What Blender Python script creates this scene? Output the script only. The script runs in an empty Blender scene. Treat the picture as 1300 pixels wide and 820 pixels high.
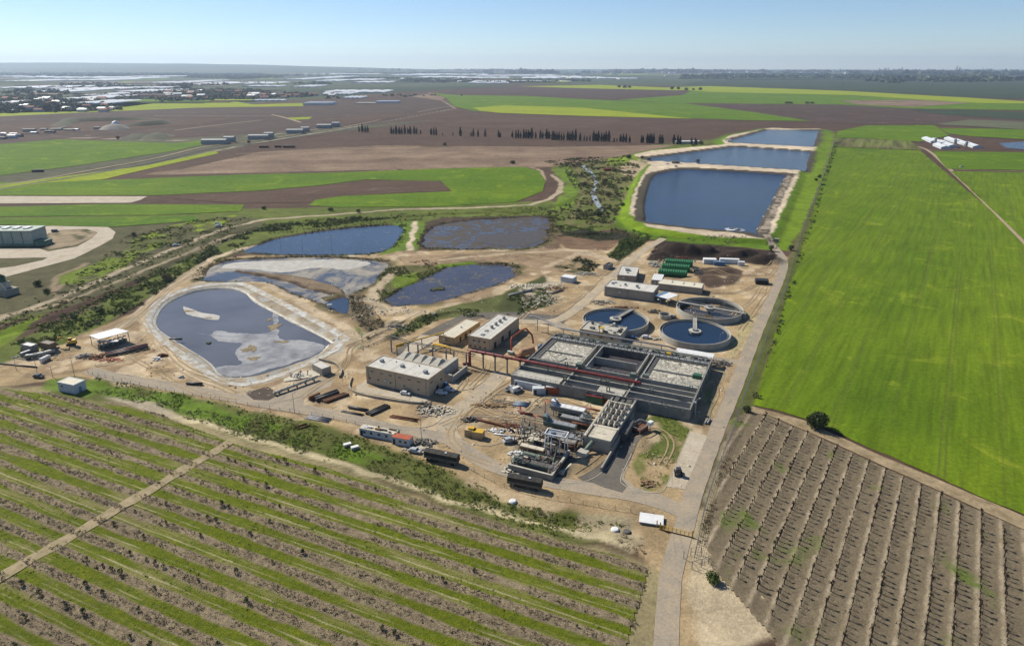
import bpy, math, random
import numpy as np
from math import radians, sin, cos, pi, sqrt, atan2, hypot
random.seed(7); RNG = np.random.default_rng(7)
S = bpy.context.scene
C = S.collection
# ------------------------------------------------------------------ camera model
F = 867.0; CAMH = 120.0; PITCH = math.atan((365 - 85) / F)
def at(px, py, z=0.0):
    """point of the photograph (1300 wide) -> place on the plane at height z"""
    u = (px - 650) / F; v = (365 - py) / F
    dz = v * cos(PITCH) - sin(PITCH); dy = cos(PITCH) + v * sin(PITCH)
    t = (z - CAMH) / dz
    return (u * t, dy * t)
def P(pts, z=0.0): return [at(a, b, z) for a, b in pts]
# ------------------------------------------------------------------ numpy noise
_T = RNG.random((256, 256)).astype(np.float32)
def vnoise(x, y):
    xi = np.floor(x).astype(np.int64); yi = np.floor(y).astype(np.int64)
    fx = (x - xi).astype(np.float32); fy = (y - yi).astype(np.float32)
    fx = fx * fx * (3 - 2 * fx); fy = fy * fy * (3 - 2 * fy)
    a = _T[xi & 255, yi & 255]; b = _T[(xi + 1) & 255, yi & 255]
    c = _T[xi & 255, (yi + 1) & 255]; d = _T[(xi + 1) & 255, (yi + 1) & 255]
    return (a * (1 - fx) + b * fx) * (1 - fy) + (c * (1 - fx) + d * fx) * fy
def fbm(x, y, s, o=3, off=0.0):
    r = 0; a = .5; n = 0
    for k in range(o):
        r = r + a * vnoise(x / s + off + 17.3 * k, y / s - off + 9.1 * k); n += a; a *= .5; s *= .5
    return r / n * 2 - 1
def inpoly(x, y, poly):
    r = np.zeros(x.shape, bool); n = len(poly)
    for i in range(n):
        x0, y0 = poly[i]; x1, y1 = poly[(i + 1) % n]
        if y0 == y1: continue
        r ^= ((y0 > y) != (y1 > y)) & (x < (x1 - x0) * (y - y0) / (y1 - y0) + x0)
    return r
def segdist(x, y, pts, closed):
    d = np.full(x.shape, 1e9, np.float32); n = len(pts)
    for i in range(n if closed else n - 1):
        x0, y0 = pts[i]; x1, y1 = pts[(i + 1) % n]
        dx, dy = x1 - x0, y1 - y0; L = dx * dx + dy * dy + 1e-9
        t = np.clip(((x - x0) * dx + (y - y0) * dy) / L, 0, 1)
        d = np.minimum(d, (x - x0 - t * dx) ** 2 + (y - y0 - t * dy) ** 2)
    return np.sqrt(d)
def sdf(x, y, poly):                      # negative inside
    d = segdist(x, y, poly, True)
    return np.where(inpoly(x, y, poly), -d, d)
def sm(t):
    t = np.clip(t, 0, 1); return t * t * (3 - 2 * t)
def smooth_path(pts, closed=False, step=3.0):
    """Catmull-Rom through the points"""
    n = len(pts); out = []
    rng = range(n if closed else n - 1)
    for i in rng:
        if closed: p0, p1, p2, p3 = (pts[(i + k) % n] for k in (-1, 0, 1, 2))
        else: p0, p1, p2, p3 = pts[max(i - 1, 0)], pts[i], pts[i + 1], pts[min(i + 2, n - 1)]
        L = hypot(p2[0] - p1[0], p2[1] - p1[1]); m = max(1, min(60, int(L / step)))
        for k in range(m):
            t = k / m
            out.append(tuple(.5 * (2 * b + (c - a) * t + (2 * a - 5 * b + 4 * c - d) * t * t + (3 * b - a - 3 * c + d) * t ** 3)
                             for a, b, c, d in zip(p0, p1, p2, p3)))
    if not closed: out.append(tuple(pts[-1]))
    return out
# ------------------------------------------------------------------ mesh builder
class MB:
    def __init__(s): s.v = []; s.f = []
    def add(s, vs, fs):
        n = len(s.v); s.v += vs; s.f += [tuple(i + n for i in f) for f in fs]; return s
    def box(s, x0, y0, z0, x1, y1, z1, top=True, bottom=True):
        fs = [(0, 1, 5, 4), (1, 2, 6, 5), (2, 3, 7, 6), (3, 0, 4, 7)]
        if top: fs.append((4, 5, 6, 7))
        if bottom: fs.append((3, 2, 1, 0))
        return s.add([(x0, y0, z0), (x1, y0, z0), (x1, y1, z0), (x0, y1, z0), (x0, y0, z1), (x1, y0, z1), (x1, y1, z1), (x0, y1, z1)], fs)
    def cbox(s, cx, cy, cz, sx, sy, sz, a=0.0):
        c, n = cos(a), sin(a); vs = []
        for dz in (-.5, .5):
            for dx, dy in ((-.5, -.5), (.5, -.5), (.5, .5), (-.5, .5)):
                X, Y = dx * sx, dy * sy; vs.append((cx + X * c - Y * n, cy + X * n + Y * c, cz + dz * sz))
        return s.add(vs, [(0, 1, 5, 4), (1, 2, 6, 5), (2, 3, 7, 6), (3, 0, 4, 7), (4, 5, 6, 7), (3, 2, 1, 0)])
    def prism(s, poly, z0, z1, bottom=True):
        n = len(poly)
        vs = [(x, y, z0) for x, y in poly] + [(x, y, z1) for x, y in poly]
        fs = [(i, (i + 1) % n, n + (i + 1) % n, n + i) for i in range(n)] + [tuple(range(n, 2 * n))]
        if bottom: fs.append(tuple(range(n - 1, -1, -1)))
        return s.add(vs, fs)
    def tube(s, pts, r, n=8, caps=True, r2=None):
        pts = [np.array(p, float) for p in pts]; m = len(pts); vs = []
        for i, p in enumerate(pts):
            t = pts[min(i + 1, m - 1)] - pts[max(i - 1, 0)]; t = t / (np.linalg.norm(t) + 1e-9)
            up = np.array((0, 0, 1.)) if abs(t[2]) < .95 else np.array((1., 0, 0))
            a = np.cross(t, up); a /= np.linalg.norm(a); b = np.cross(a, t)
            rr = r if r2 is None else r + (r2 - r) * i / max(1, m - 1)
            for k in range(n):
                w = 2 * pi * k / n; q = p + rr * (cos(w) * a + sin(w) * b); vs.append(tuple(q))
        fs = [(i * n + k, i * n + (k + 1) % n, (i + 1) * n + (k + 1) % n, (i + 1) * n + k) for i in range(m - 1) for k in range(n)]
        if caps: fs += [tuple(range(n - 1, -1, -1)), tuple((m - 1) * n + k for k in range(n))]
        return s.add(vs, fs)
    def lathe(s, prof, n=24, cx=0, cy=0, cz=0, close=False):
        m = len(prof)
        vs = [(cx + r * cos(2 * pi * k / n), cy + r * sin(2 * pi * k / n), cz + z) for r, z in prof for k in range(n)]
        fs = [(i * n + k, i * n + (k + 1) % n, (i + 1) * n + (k + 1) % n, (i + 1) * n + k) for i in range(m - 1) for k in range(n)]
        if close: fs += [((m - 1) * n + k, (m - 1) * n + (k + 1) % n, (k + 1) % n, k) for k in range(n)]
        return s.add(vs, fs)
    def cyl(s, cx, cy, z0, z1, r, n=16, r1=None):
        r1 = r if r1 is None else r1
        return s.tube([(cx, cy, z0), (cx, cy, z1)], r, n, True, r1)
    def quad(s, a, b, c, d): return s.add([a, b, c, d], [(0, 1, 2, 3)])
def mesh_obj(name, vs, fs, mat, parent=None, smooth=False):
    me = bpy.data.meshes.new(name)
    me.from_pydata(vs, [], fs); me.update()
    if mat: me.materials.append(mat)
    if smooth: me.shade_smooth()
    o = bpy.data.objects.new(name, me); C.objects.link(o)
    if parent: o.parent = parent
    return o
def obj(name, mb, mat, parent=None, smooth=False): return mesh_obj(name, mb.v, mb.f, mat, parent, smooth)
def np_mesh(name, V, Fc, mat, parent=None, nper=3, smooth=False):
    """V (n,3) float, Fc (m,nper) int"""
    me = bpy.data.meshes.new(name); V = np.asarray(V, np.float32); Fc = np.asarray(Fc, np.int32)
    me.vertices.add(len(V)); me.vertices.foreach_set('co', V.ravel())
    me.loops.add(Fc.size); me.loops.foreach_set('vertex_index', Fc.ravel())
    me.polygons.add(len(Fc)); me.polygons.foreach_set('loop_start', np.arange(0, Fc.size, nper, dtype=np.int32))
    me.polygons.foreach_set('loop_total', np.full(len(Fc), nper, np.int32))
    me.update(calc_edges=True)
    if mat: me.materials.append(mat)
    if smooth: me.shade_smooth()
    o = bpy.data.objects.new(name, me); C.objects.link(o)
    if parent: o.parent = parent
    return o
def tag(o, label=None, cat=None, group=None, kind=None):
    if label: o['label'] = label
    if cat: o['category'] = cat
    if group: o['group'] = group
    if kind: o['kind'] = kind
    return o
def thing(name, label, cat, loc=(0, 0, 0), rz=0.0, group=None):
    o = bpy.data.objects.new(name, None); C.objects.link(o); o.empty_display_size = .5
    o.location = loc; o.rotation_euler = (0, 0, rz)
    return tag(o, label, cat, group)
def dup(root, loc, rz=0.0, label=None, group=None, scale=None):
    r = root.copy(); C.objects.link(r); r.location = loc; r.rotation_euler = (0, 0, rz)
    if label: r['label'] = label
    if group: r['group'] = group
    if scale: r.scale = scale
    for ch in list(root.children):
        c = ch.copy(); C.objects.link(c); c.parent = r
        for g in list(ch.children):
            d = g.copy(); C.objects.link(d); d.parent = c
    return r
def rect(A, B, Cc, h, z0=0.0):
    """roof corners (near-left, near-right, far-right) in the photo at height z0+h -> centre, angle, width, depth"""
    a, b, c = (np.array(at(*p, z0 + h)) for p in (A, B, Cc))
    u = b - a; w = np.linalg.norm(u); u /= w; v = np.array((-u[1], u[0]))
    d = float(np.dot(c - b, v)); ctr = a + u * w / 2 + v * d / 2
    return (float(ctr[0]), float(ctr[1])), atan2(u[1], u[0]), float(w), d
_ORD = ['zeroth','first','second','third','fourth','fifth','sixth','seventh','eighth','ninth','tenth','eleventh','twelfth','thirteenth','fourteenth','fifteenth','sixteenth','seventeenth','eighteenth','nineteenth']
_TEN = {2:'twent',3:'thirt',4:'fort',5:'fift',6:'sixt',7:'sevent',8:'eight',9:'ninet'}
def nth(n):
    if n < 20: return _ORD[n]
    if n % 10 == 0: return _TEN[n // 10] + 'ieth'
    return _TEN[n // 10] + 'y-' + _ORD[n % 10]
# ------------------------------------------------------------------ materials
def newmat(name):
    m = bpy.data.materials.new(name); m.use_nodes = True
    nt = m.node_tree; b = nt.nodes['Principled BSDF']; return m, nt, b
def N(nt, t, **k):
    n = nt.nodes.new(t)
    for a, v in k.items():
        if a.startswith('i_'): n.inputs[a[2:]].default_value = v
        else: setattr(n, a, v)
    return n
def noise_fac(nt, scale, detail=4, rough=.6, vec=None, dist=0.0):
    n = N(nt, 'ShaderNodeTexNoise'); n.inputs['Scale'].default_value = scale; n.inputs['Detail'].default_value = detail
    n.inputs['Roughness'].default_value = rough; n.inputs['Distortion'].default_value = dist
    if vec: nt.links.new(vec, n.inputs['Vector'])
    return n.outputs['Fac']
def mix(nt, fac, a, b, mode='MIX'):
    m = N(nt, 'ShaderNodeMix', data_type='RGBA', blend_type=mode)
    for s, v in ((0, fac), (6, a), (7, b)):
        if isinstance(v, bpy.types.NodeSocket): nt.links.new(v, m.inputs[s])
        elif s: m.inputs[s].default_value = (*v, 1) if len(v) == 3 else v
        else: m.inputs[s].default_value = v
    return m.outputs[2]
def mathn(nt, op, a, b=None, clamp=False):
    m = N(nt, 'ShaderNodeMath', operation=op, use_clamp=clamp)
    for i, v in enumerate((a, b)):
        if v is None: continue
        if isinstance(v, bpy.types.NodeSocket): nt.links.new(v, m.inputs[i])
        else: m.inputs[i].default_value = v
    return m.outputs[0]
def rng_map(nt, s, a, b, c=0.0, d=1.0):
    m = N(nt, 'ShaderNodeMapRange'); nt.links.new(s, m.inputs[0])
    for i, v in enumerate((a, b, c, d)): m.inputs[i + 1].default_value = v
    return m.outputs[0]
def texco(nt): return N(nt, 'ShaderNodeTexCoord').outputs['Object']
def bump(nt, b, h, dist, strength=1.0):
    n = N(nt, 'ShaderNodeBump'); n.inputs['Distance'].default_value = dist; n.inputs['Strength'].default_value = strength
    nt.links.new(h, n.inputs['Height']); nt.links.new(n.outputs[0], b.inputs['Normal'])
def mat(name, c1, c2=None, scale=.6, rough=.8, bmp=0.0, metal=0.0, spec=.3, s2=None, lo=.35, hi=.65):
    """weathered surface: two colours through two octaves of noise"""
    m, nt, b = newmat(name); co = texco(nt)
    c2 = c2 or tuple(c * .7 for c in c1)
    f = rng_map(nt, noise_fac(nt, scale, 6, .65, co), lo, hi)
    col = mix(nt, f, c1, c2)
    f2 = rng_map(nt, noise_fac(nt, s2 or scale * 7, 4, .6, co), .3, .7, .82, 1.12)
    col = mix(nt, 1.0, col, f2, 'MULTIPLY')
    nt.links.new(col, b.inputs['Base Color']); b.inputs['Roughness'].default_value = rough
    b.inputs['Metallic'].default_value = metal; b.inputs['Specular IOR Level'].default_value = spec
    if bmp: bump(nt, b, noise_fac(nt, s2 or scale * 7, 5, .7, co), bmp)
    return m
def field_mat(name, c1, c2, ang=0.0, sp=6.0, stripe=.25, big=60., small=2.0, c3=None, warp=1.5, bmp=.15, tram=0):
    """crop or ploughland: large patches, drill lines along `ang` (radians), small clods"""
    m, nt, b = newmat(name); co = texco(nt)
    mp = N(nt, 'ShaderNodeMapping'); nt.links.new(co, mp.inputs[0]); mp.inputs['Rotation'].default_value = (0, 0, -ang)
    st = N(nt, 'ShaderNodeMapping'); nt.links.new(mp.outputs[0], st.inputs[0]); st.inputs['Scale'].default_value = (.06, 1, 1)
    f1 = rng_map(nt, noise_fac(nt, 1 / big, 5, .6, st.outputs[0], .3), .35, .65)
    f1b = rng_map(nt, noise_fac(nt, 1 / (big * .8), 6, .65, co, .3), .35, .65)
    col = mix(nt, mathn(nt, 'ADD', mathn(nt, 'MULTIPLY', f1, .4), mathn(nt, 'MULTIPLY', f1b, .6)), c1, c2)
    if c3: col = mix(nt, rng_map(nt, noise_fac(nt, 1 / (big * .35), 6, .7, co, .8), .56, .72), col, c3)
    f2 = noise_fac(nt, 1 / sp, 3, .6, st.outputs[0])
    col = mix(nt, 1.0, col, rng_map(nt, f2, .3, .7, 1 - stripe, 1 + stripe), 'MULTIPLY')
    if tram:
        fr, _ = row_shape(nt, co, ang, tram, 3.0, .5, .03); f4 = noise_fac(nt, .05, 4, .7, st.outputs[0])
        ln = mathn(nt, 'MAXIMUM', smoothring(nt, fr, .45, .010, .018), smoothring(nt, fr, .55, .010, .018)); ln = mathn(nt, 'MULTIPLY', ln, rng_map(nt, f4, .38, .62, .1, .6))
        col = mix(nt, ln, col, (.10, .10, .03)); th_ = rng_map(nt, noise_fac(nt, .028, 7, .75, co, 1.2), .62, .74, 0, .5); col = mix(nt, th_, col, (.20, .22, .05))
    f3 = noise_fac(nt, 1 / small, 5, .75, co)
    col = mix(nt, 1.0, col, rng_map(nt, f3, .25, .75, .65, 1.35), 'MULTIPLY')
    nt.links.new(col, b.inputs['Base Color']); b.inputs['Roughness'].default_value = .95; b.inputs['Specular IOR Level'].default_value = .1
    if bmp: bump(nt, b, f3, bmp)
    return m
def row_shape(nt, co, ang, spacing, phase, warp=.5, wscale=.12):
    """0..1 saw across rows running along ang"""
    mp = N(nt, 'ShaderNodeMapping'); nt.links.new(co, mp.inputs[0]); mp.inputs['Rotation'].default_value = (0, 0, -ang)
    sp = N(nt, 'ShaderNodeSeparateXYZ'); nt.links.new(mp.outputs[0], sp.inputs[0])
    w = mathn(nt, 'MULTIPLY', mathn(nt, 'SUBTRACT', noise_fac(nt, wscale, 4, .7, co), .5), warp * 2)
    y = mathn(nt, 'ADD', mathn(nt, 'ADD', sp.outputs[1], w), phase)
    fr = mathn(nt, 'FRACT', mathn(nt, 'DIVIDE', y, spacing))
    return fr, mp.outputs[0]
def smoothring(nt, fr, c, w, soft):
    d = mathn(nt, 'ABSOLUTE', mathn(nt, 'SUBTRACT', fr, c))
    return rng_map(nt, d, w, w + soft, 1, 0)
# ------------------------------------------------------------------ colours (albedo, linear)
SAND = (.41, .305, .175); PALE = (.60, .50, .37); DIRT = (.30, .215, .135); MUD = (.085, .062, .045); GREY = (.30, .27, .22)
GRASS = (.105, .19, .012); LIME = (.22, .30, .015); WEED = (.115, .145, .028); SCRUB = (.055, .062, .022)
BROWN = (.095, .060, .042); TAN = (.25, .175, .115)
# ------------------------------------------------------------------ outlines traced at their own height
CREST = P([(799,272),(803,279),(820,288),(856,296.5),(939,302),(970,303),(980,297),(1013,226),(1014,219),(1036,192),(1047,166),(1041,163.5),(976,162.5),(930,171),(917,178),(921,183),(828,191),(792,199),(800,203),(826,209),(815,224),(801,253)], 2.5)
RES_A = smooth_path(P([(829,225),(819,255),(820,277),(829,284),(956,296.5),(961,291),(995,227),(992,222),(878,215.5),(845,219)], 1.3), True, 8)
RES_B = P([(815,202),(829,205),(878,207.5),(1021,217),(1030,193),(934,186.6)], 1.3)
RES_C = P([(927,178),(976,165),(1040,166),(1033,187),(930,181.5)], 1.3)
POND_A = smooth_path(P([(200,402),(213,386),(247,371),(287,367),(310,372),(331,388),(413,431),(416,439),(397,454),(327,477),(283,478),(262,458),(203,420)], -1.2), True, 3)
RIM_A = smooth_path(P([(184,402),(203,378),(247,362),(300,358),(330,368),(436,424),(440,436),(420,452),(333,488),(283,489),(250,468),(190,423)], .4), True, 4)
CXA = sum(p[0] for p in RIM_A) / len(RIM_A); CYA = sum(p[1] for p in RIM_A) / len(RIM_A)
POND_B = smooth_path(P([(311,319),(335,309),(360,302),(433,291),(506,287),(503,306),(479,321),(400,324),(335,322)], -.5), True, 4)
POND_C = smooth_path(P([(257,353),(283,333),(333,329),(430,328),(490,335),(478,352),(466,363),(450,370),(437,374),(405,378),(420,384),(400,383),(368,370),(333,358),(267,357)], -.6), True, 4)
POND_D = smooth_path(P([(542,303),(556,287),(610,280),(690,277),(694,297),(674,313),(552,315)], -.6), True, 4)
POND_E = smooth_path(P([(485,381),(515,367),(552,350),(566,341),(610,336),(644,337),(650,352),(598,373),(552,385),(503,389)], -.8), True, 4)
def ragged(pl, amp, s_):
    a = np.array(pl); return [(x + amp * u, y + amp * v) for (x, y), u, v in zip(pl, fbm(a[:, 0], a[:, 1], s_, 3, 5.), fbm(a[:, 0], a[:, 1], s_, 3, 15.))]
POND_E = ragged(smooth_path(POND_E, True, 1.5), 5.0, 16); POND_D = ragged(smooth_path(POND_D, True, 2), 4.0, 16); POND_C = ragged(POND_C, 3.0, 18)
POND_F = smooth_path(P([(413,386),(440,378),(440,398),(425,393)], -.6), True, 4)
STREAM = [(694,196.5),(742,213),(755,228),(753,245),(757,262)]
SPIT = P([(300,343),(333,347),(366,349),(400,356),(433,367),(436,374),(400,368),(368,356),(333,349)], 0)
BASIN = ((17.5, 287.9), radians(-24.6))
def bump_at(x, y, px, py, rx, ry, h, ang=0.0, z=0.0):
    cx, cy = at(px, py, z); c, s_ = cos(ang), sin(ang)
    X = (x - cx) * c + (y - cy) * s_; Y = -(x - cx) * s_ + (y - cy) * c
    n = fbm(x, y, 9, 3, 3.3) * .35
    r = np.sqrt((X / rx) ** 2 + (Y / ry) ** 2) + n * .6
    return h * sm(1.15 - r) * (1 + .35 * fbm(x, y, 6, 3, 8.8))
def dig(x, y, z, poly, bottom, width, margin=0.0):
    xs = [p[0] for p in poly]; ys = [p[1] for p in poly]; g = 3 + abs(margin)
    m = (x > min(xs) - g) & (x < max(xs) + g) & (y > min(ys) - g) & (y < max(ys) + g)
    if not m.any(): return z
    sd = sdf(x[m], y[m], poly) + fbm(x[m], y[m], 7, 3, 5.1) * .5
    k = np.clip((-sd + 2.0) / width, 0, 1)
    z = z.copy(); z[m] = z[m] * (1 - k) + bottom * k
    return z
def hgt(x, y, relief=True):
    x = np.atleast_1d(np.asarray(x, np.float64)); y = np.atleast_1d(np.asarray(y, np.float64)); z = np.zeros(x.shape)
    # far land rises very gently; hills on the left horizon
    # reservoir embankment
    m = (x > 60) & (x < 720) & (y > 420) & (y < 1480)
    if m.any():
        sd = sdf(x[m], y[m], CREST); z[m] = np.maximum(z[m], 2.5 * sm(1 - sd / 9.0))
    z = dig(x, y, z, RES_A, -.4, 5.5); z = dig(x, y, z, RES_B, -.4, 6); z = dig(x, y, z, RES_C, -.4, 7)
    # lined sludge basin
    m = (x > -240) & (x < -40) & (y > 200) & (y < 400)
    if m.any():
        sd = sdf(x[m], y[m], RIM_A); z[m] += .45 * sm(1 - np.abs(sd) / 4.0)
    z = dig(x, y, z, POND_A, -2.6, 5.0)
    for pl, b in ((POND_B, -1.6), (POND_C, -1.5), (POND_D, -1.5), (POND_E, -1.9), (POND_F, -1.5)): z = dig(x, y, z, pl, b, 4.5)
    m = (x > -200) & (x < -60) & (y > 290) & (y < 460)
    if m.any():
        sd = sdf(x[m], y[m], SPIT) + fbm(x[m], y[m], 5, 3) * 1.5; z[m] = np.where(sd < 3, np.maximum(z[m], -.9 + 1.3 * sm(1 - (sd + 1) / 4.0)), z[m])
    # mounds
    m = (x > -60) & (x < 240) & (y > 300) & (y < 520)
    if m.any():
        X, Y = x[m], y[m]
        q = bump_at(X, Y, 864, 322, 22, 9, 6.5, radians(-8)); q = np.maximum(q, bump_at(X, Y, 892, 322, 15, 9, 5.2))
        q = np.maximum(q, bump_at(X, Y, 838, 326, 13, 8, 3.2)); q = np.maximum(q, bump_at(X, Y, 940, 325, 18, 8, 4.2)); q = np.maximum(q, bump_at(X, Y, 973, 332, 15, 8, 4.6))
        q = np.maximum(q, bump_at(X, Y, 903, 356, 17, 12, 2.6)); q = np.maximum(q, bump_at(X, Y, 915, 345, 10, 5, 2.2))
        q = np.maximum(q, bump_at(X, Y, 740, 336, 11, 7, 1.8)); q = np.maximum(q, bump_at(X, Y, 795, 312, 15, 8, 3.0, radians(40)))
        q = np.maximum(q, bump_at(X, Y, 745, 298, 22, 4, 2.2)); q = np.maximum(q, bump_at(X, Y, 696, 302, 8, 8, 1.6))
        z[m] += q
    m = (x > -110) & (x < 10) & (y > 240) & (y < 380)
    if m.any():
        X, Y = x[m], y[m]
        q = np.maximum(bump_at(X, Y, 470, 388, 14, 6, 2.2, radians(-50)), bump_at(X, Y, 492, 411, 7, 4, 1.8)); q = np.maximum(q, bump_at(X, Y, 545, 402, 22, 2.6, 1.5, radians(32)))
        q = np.maximum(q, bump_at(X, Y, 500, 428, 14, 2.2, 1.3, radians(40)))
        z[m] += q
    m = (x > -230) & (x < 60) & (y > 120) & (y < 300)
    if m.any():
        X, Y = x[m], y[m]
        q = np.maximum(bump_at(X, Y, 204, 471, 6, 3.4, 1.6), bump_at(X, Y, 84, 443, 9, 5, 1.6)); q = np.maximum(q, bump_at(X, Y, 95, 471, 9, 2, .9, radians(20)))
        z[m] += q
        d = segdist(X, Y, DITCH, False); z[m] -= 1.1 * sm(1 - d / 4.0)
        q = np.maximum(bump_at(X, Y, 808, 562, 6, 8, 1.3), bump_at(X, Y, 740, 588, 9, 5, 1.0, radians(35)))
        z[m] += q
    m = (x > -420) & (x < 130) & (y > 240) & (y < 760)
    if m.any():
        X, Y = x[m], y[m]; d = segdist(X, Y, CANAL, False); z[m] -= 1.3 * sm(1 - d / 6.0) * (1 + .3 * fbm(X, Y, 8, 2))
    if relief:
        near = 1 - sm((y - 500) / 500)
        z = z + near * .14 * fbm(x, y, 5, 4, 2.2)
        m = (np.abs(x) < 420) & (y < 700)
        if m.any():
            r = np.zeros(x.shape); X, Y = x[m], y[m]; q = np.zeros(X.shape)
            for pts, w in FLATS:
                q = np.maximum(q, 1 - sm((segdist(X, Y, pts, False) - w) / 1.5))
            r[m] = q; z = np.where(r > 0, z * (1 - r) + hgt(x, y, False) * r, z) if (r > 0).any() else z
    return z
def hz(x, y): return float(hgt(np.array([x]), np.array([y]))[0])
DITCH = P([(105,484),(200,503),(300,537),(433,575),(520,605),(640,650),(720,662),(800,672)])
CANAL = P([(-60,440),(60,408),(150,370),(215,338),(290,298),(350,284),(440,280),(560,272),(680,268),(720,258),(752,240),(745,212),(700,197)])
# road centre lines, half widths
ROADS = {
 'main':    ([(838,910),(845,820),(852,729),(869,668),(884,615),(914,537),(934,490),(953,440),(968,405),(983,370),(993,345),(994,330),(985,316),(972,302)], 2.7),
 'south':   ([(872,652),(845,640),(800,628),(750,620),(697,611),(655,601),(618,588),(592,572),(570,558),(535,550),(490,543),(442,529),(380,519),(300,506),(208,489),(150,480),(112,470)], 3.1),
 'yard':    ([(575,560),(566,545),(575,526),(597,511),(623,488),(637,472)], 3.4),
 'middle':  ([(655,408),(700,408),(724,398),(747,379),(767,361),(783,345),(803,329),(822,315),(842,303)], 2.8),
 'tanks':   ([(700,408),(728,420),(790,432),(835,443),(885,452),(946,462)], 2.6),
 'loop':    ([(742,612),(762,602),(779,588),(793,570),(806,551)], 3.2),
}
FLATS = [(P(p), w + 1.0) for p, w in ROADS.values()]
# ------------------------------------------------------------------ ground sheet
def axis(lo, hi, step, far, grow):
    a = list(np.arange(lo, hi + .01, step)); d = step
    while a[-1] < far: d *= grow; a.append(a[-1] + d)
    return a
ys = np.array(axis(95, 560, 1.15, 24000, 1.022))
xp = axis(0, 300, 1.15, 20000, 1.03); xs = np.array([-v for v in xp[::-1]][:-1] + xp)
GX, GY = np.meshgrid(xs, ys); shp = GX.shape; gx = GX.ravel(); gy = GY.ravel()
gz = hgt(gx, gy)
# hills along the left horizon
def hills(x, y):
    a = np.arctan2(x, y)
    ridge = sm((-a - .02) / .45)
    h = ridge * sm((y - 11000) / 7000) * (170 + 90 * fbm(x, y, 5200, 4, 1.1)) + sm((y - 12000) / 7000) * 25 * (1 + fbm(x, y, 4000, 3, 6.1))
    return h
gz = gz + np.where(gy > 9000, hills(gx, gy), 0)
col = np.empty((gx.size, 3), np.float32); col[:] = BROWN
wx = gx + 2.2 * fbm(gx, gy, 9, 3, 31.0); wy = gy + 2.2 * fbm(gx, gy, 9, 3, 57.0)
def paint(poly, c, feather=1.5, k=1.0, mottled=None, ms=14., warped=True, z=0.0, width=None, closed=True, thr=.15):
    """paint an albedo into the ground sheet; poly in photo pixels or metres"""
    pts = poly if z is None else P(poly, z)
    g = 8 + feather + (width or 0)
    a = [p[0] for p in pts]; b = [p[1] for p in pts]
    m = np.nonzero((gx > min(a) - g) & (gx < max(a) + g) & (gy > min(b) - g) & (gy < max(b) + g))[0]
    if not len(m): return
    X, Y = (wx[m], wy[m]) if warped else (gx[m], gy[m])
    d = segdist(X, Y, pts, False) - width if width else sdf(X, Y, pts)
    w = 1 - sm((d + feather / 2) / feather)
    if mottled is not None: w = w * sm((fbm(gx[m], gy[m], ms, 4, 77.) - mottled) / .25 + .5)
    w = (w * k)[:, None].astype(np.float32)
    col[m] = col[m] * (1 - w) + np.array(c, np.float32) * w
# far plain: olive orchard land beyond the ploughed fields
paint([(-3000,118),(-3000,86),(4300,86),(4300,112),(1300,125),(1000,112),(870,110),(640,106),(400,126),(200,140),(0,147)], (.075,.095,.048), 30)
paint([(-600,160),(200,146),(560,118),(640,112),(900,135),(1060,150),(1400,178),(1060,186),(1060,166),(976,160),(700,196),(430,262),(0,262),(-600,270)], BROWN, 6)
paint([(180,222),(330,196),(480,185),(700,187),(860,188),(800,200),(690,213),(500,217)], TAN, 8, .8, -.1, 60)
paint([(-700,200),(230,176),(560,152),(360,176),(120,225),(-700,300)], (.10,.10,.06), 5)
# valley: weeds
paint([(-300,470),(0,440),(90,405),(200,345),(300,292),(430,275),(640,270),(700,262),(722,240),(690,200),(760,190),(880,180),(925,175),(800,215),(800,255),(790,290),(700,300),(500,290),(310,318),(250,338),(150,402),(60,450),(-300,520)], WEED, 4)
paint([(-300,300),(0,262),(320,265),(500,262),(700,255),(715,262),(690,272),(440,283),(300,296),(200,335),(100,385),(0,412),(-300,450)], WEED, 4)
paint([(-300,300),(0,285),(150,282),(310,275),(340,283),(260,320),(180,352),(100,385),(0,408),(-300,450)], (.10,.095,.045), 3)
paint([(170,303),(232,282),(300,272),(285,285),(225,303),(190,318),(150,330)], LIME, 3, .9, -.15, 16)
paint([(72,352),(110,338),(150,322),(190,312),(150,345),(100,360),(78,362)], (.15,.21,.015), 2, .9, -.2, 10)
paint([(0,420),(60,397),(20,425),(-20,440)], (.16,.24,.015), 2); paint([(-60,455),(0,428),(50,398),(20,430),(-40,462)], (.15,.22,.015), 2, 1, -.3)
paint([(60,296),(80,292),(112,292),(124,296),(115,303),(95,312),(62,317)], (.34,.27,.18), 2, 1, -.3, 8); paint([(150,290),(300,275),(330,283),(230,318),(180,335),(160,320)], (.085,.085,.035), 3, .8, 0, 12)
# plant yard sand
paint([(-60,480),(0,462),(60,448),(115,420),(150,405),(190,390),(230,350),(258,332),(320,324),(420,325),(500,318),(530,322),(552,318),(690,316),(700,300),(760,298),(800,306),(900,306),(985,318),(1005,330),(975,400),(935,500),(905,570),(872,650),(880,690),(960,735),(900,840),(800,840),(826,720),(800,690),(640,640),(540,595),(380,550),(200,500),(100,478),(-60,500)], SAND, 3)
paint([(-60,480),(0,462),(115,420),(190,395),(250,340),(330,325),(520,318),(700,312),(1000,330),(900,580),(640,600),(380,540),(100,478)], DIRT, 3, .75, .12, 16)
paint([(-60,480),(0,462),(115,420),(190,395),(250,340),(330,325),(520,318),(700,312),(1000,330),(900,580),(640,600),(380,540),(100,478)], (.60,.49,.34), 3, .7, .15, 7)
paint([(510,325),(700,316),(760,325),(700,345),(650,338),(560,340),(515,362)], (.33,.24,.15), 3, .9, -.3, 12)
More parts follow.
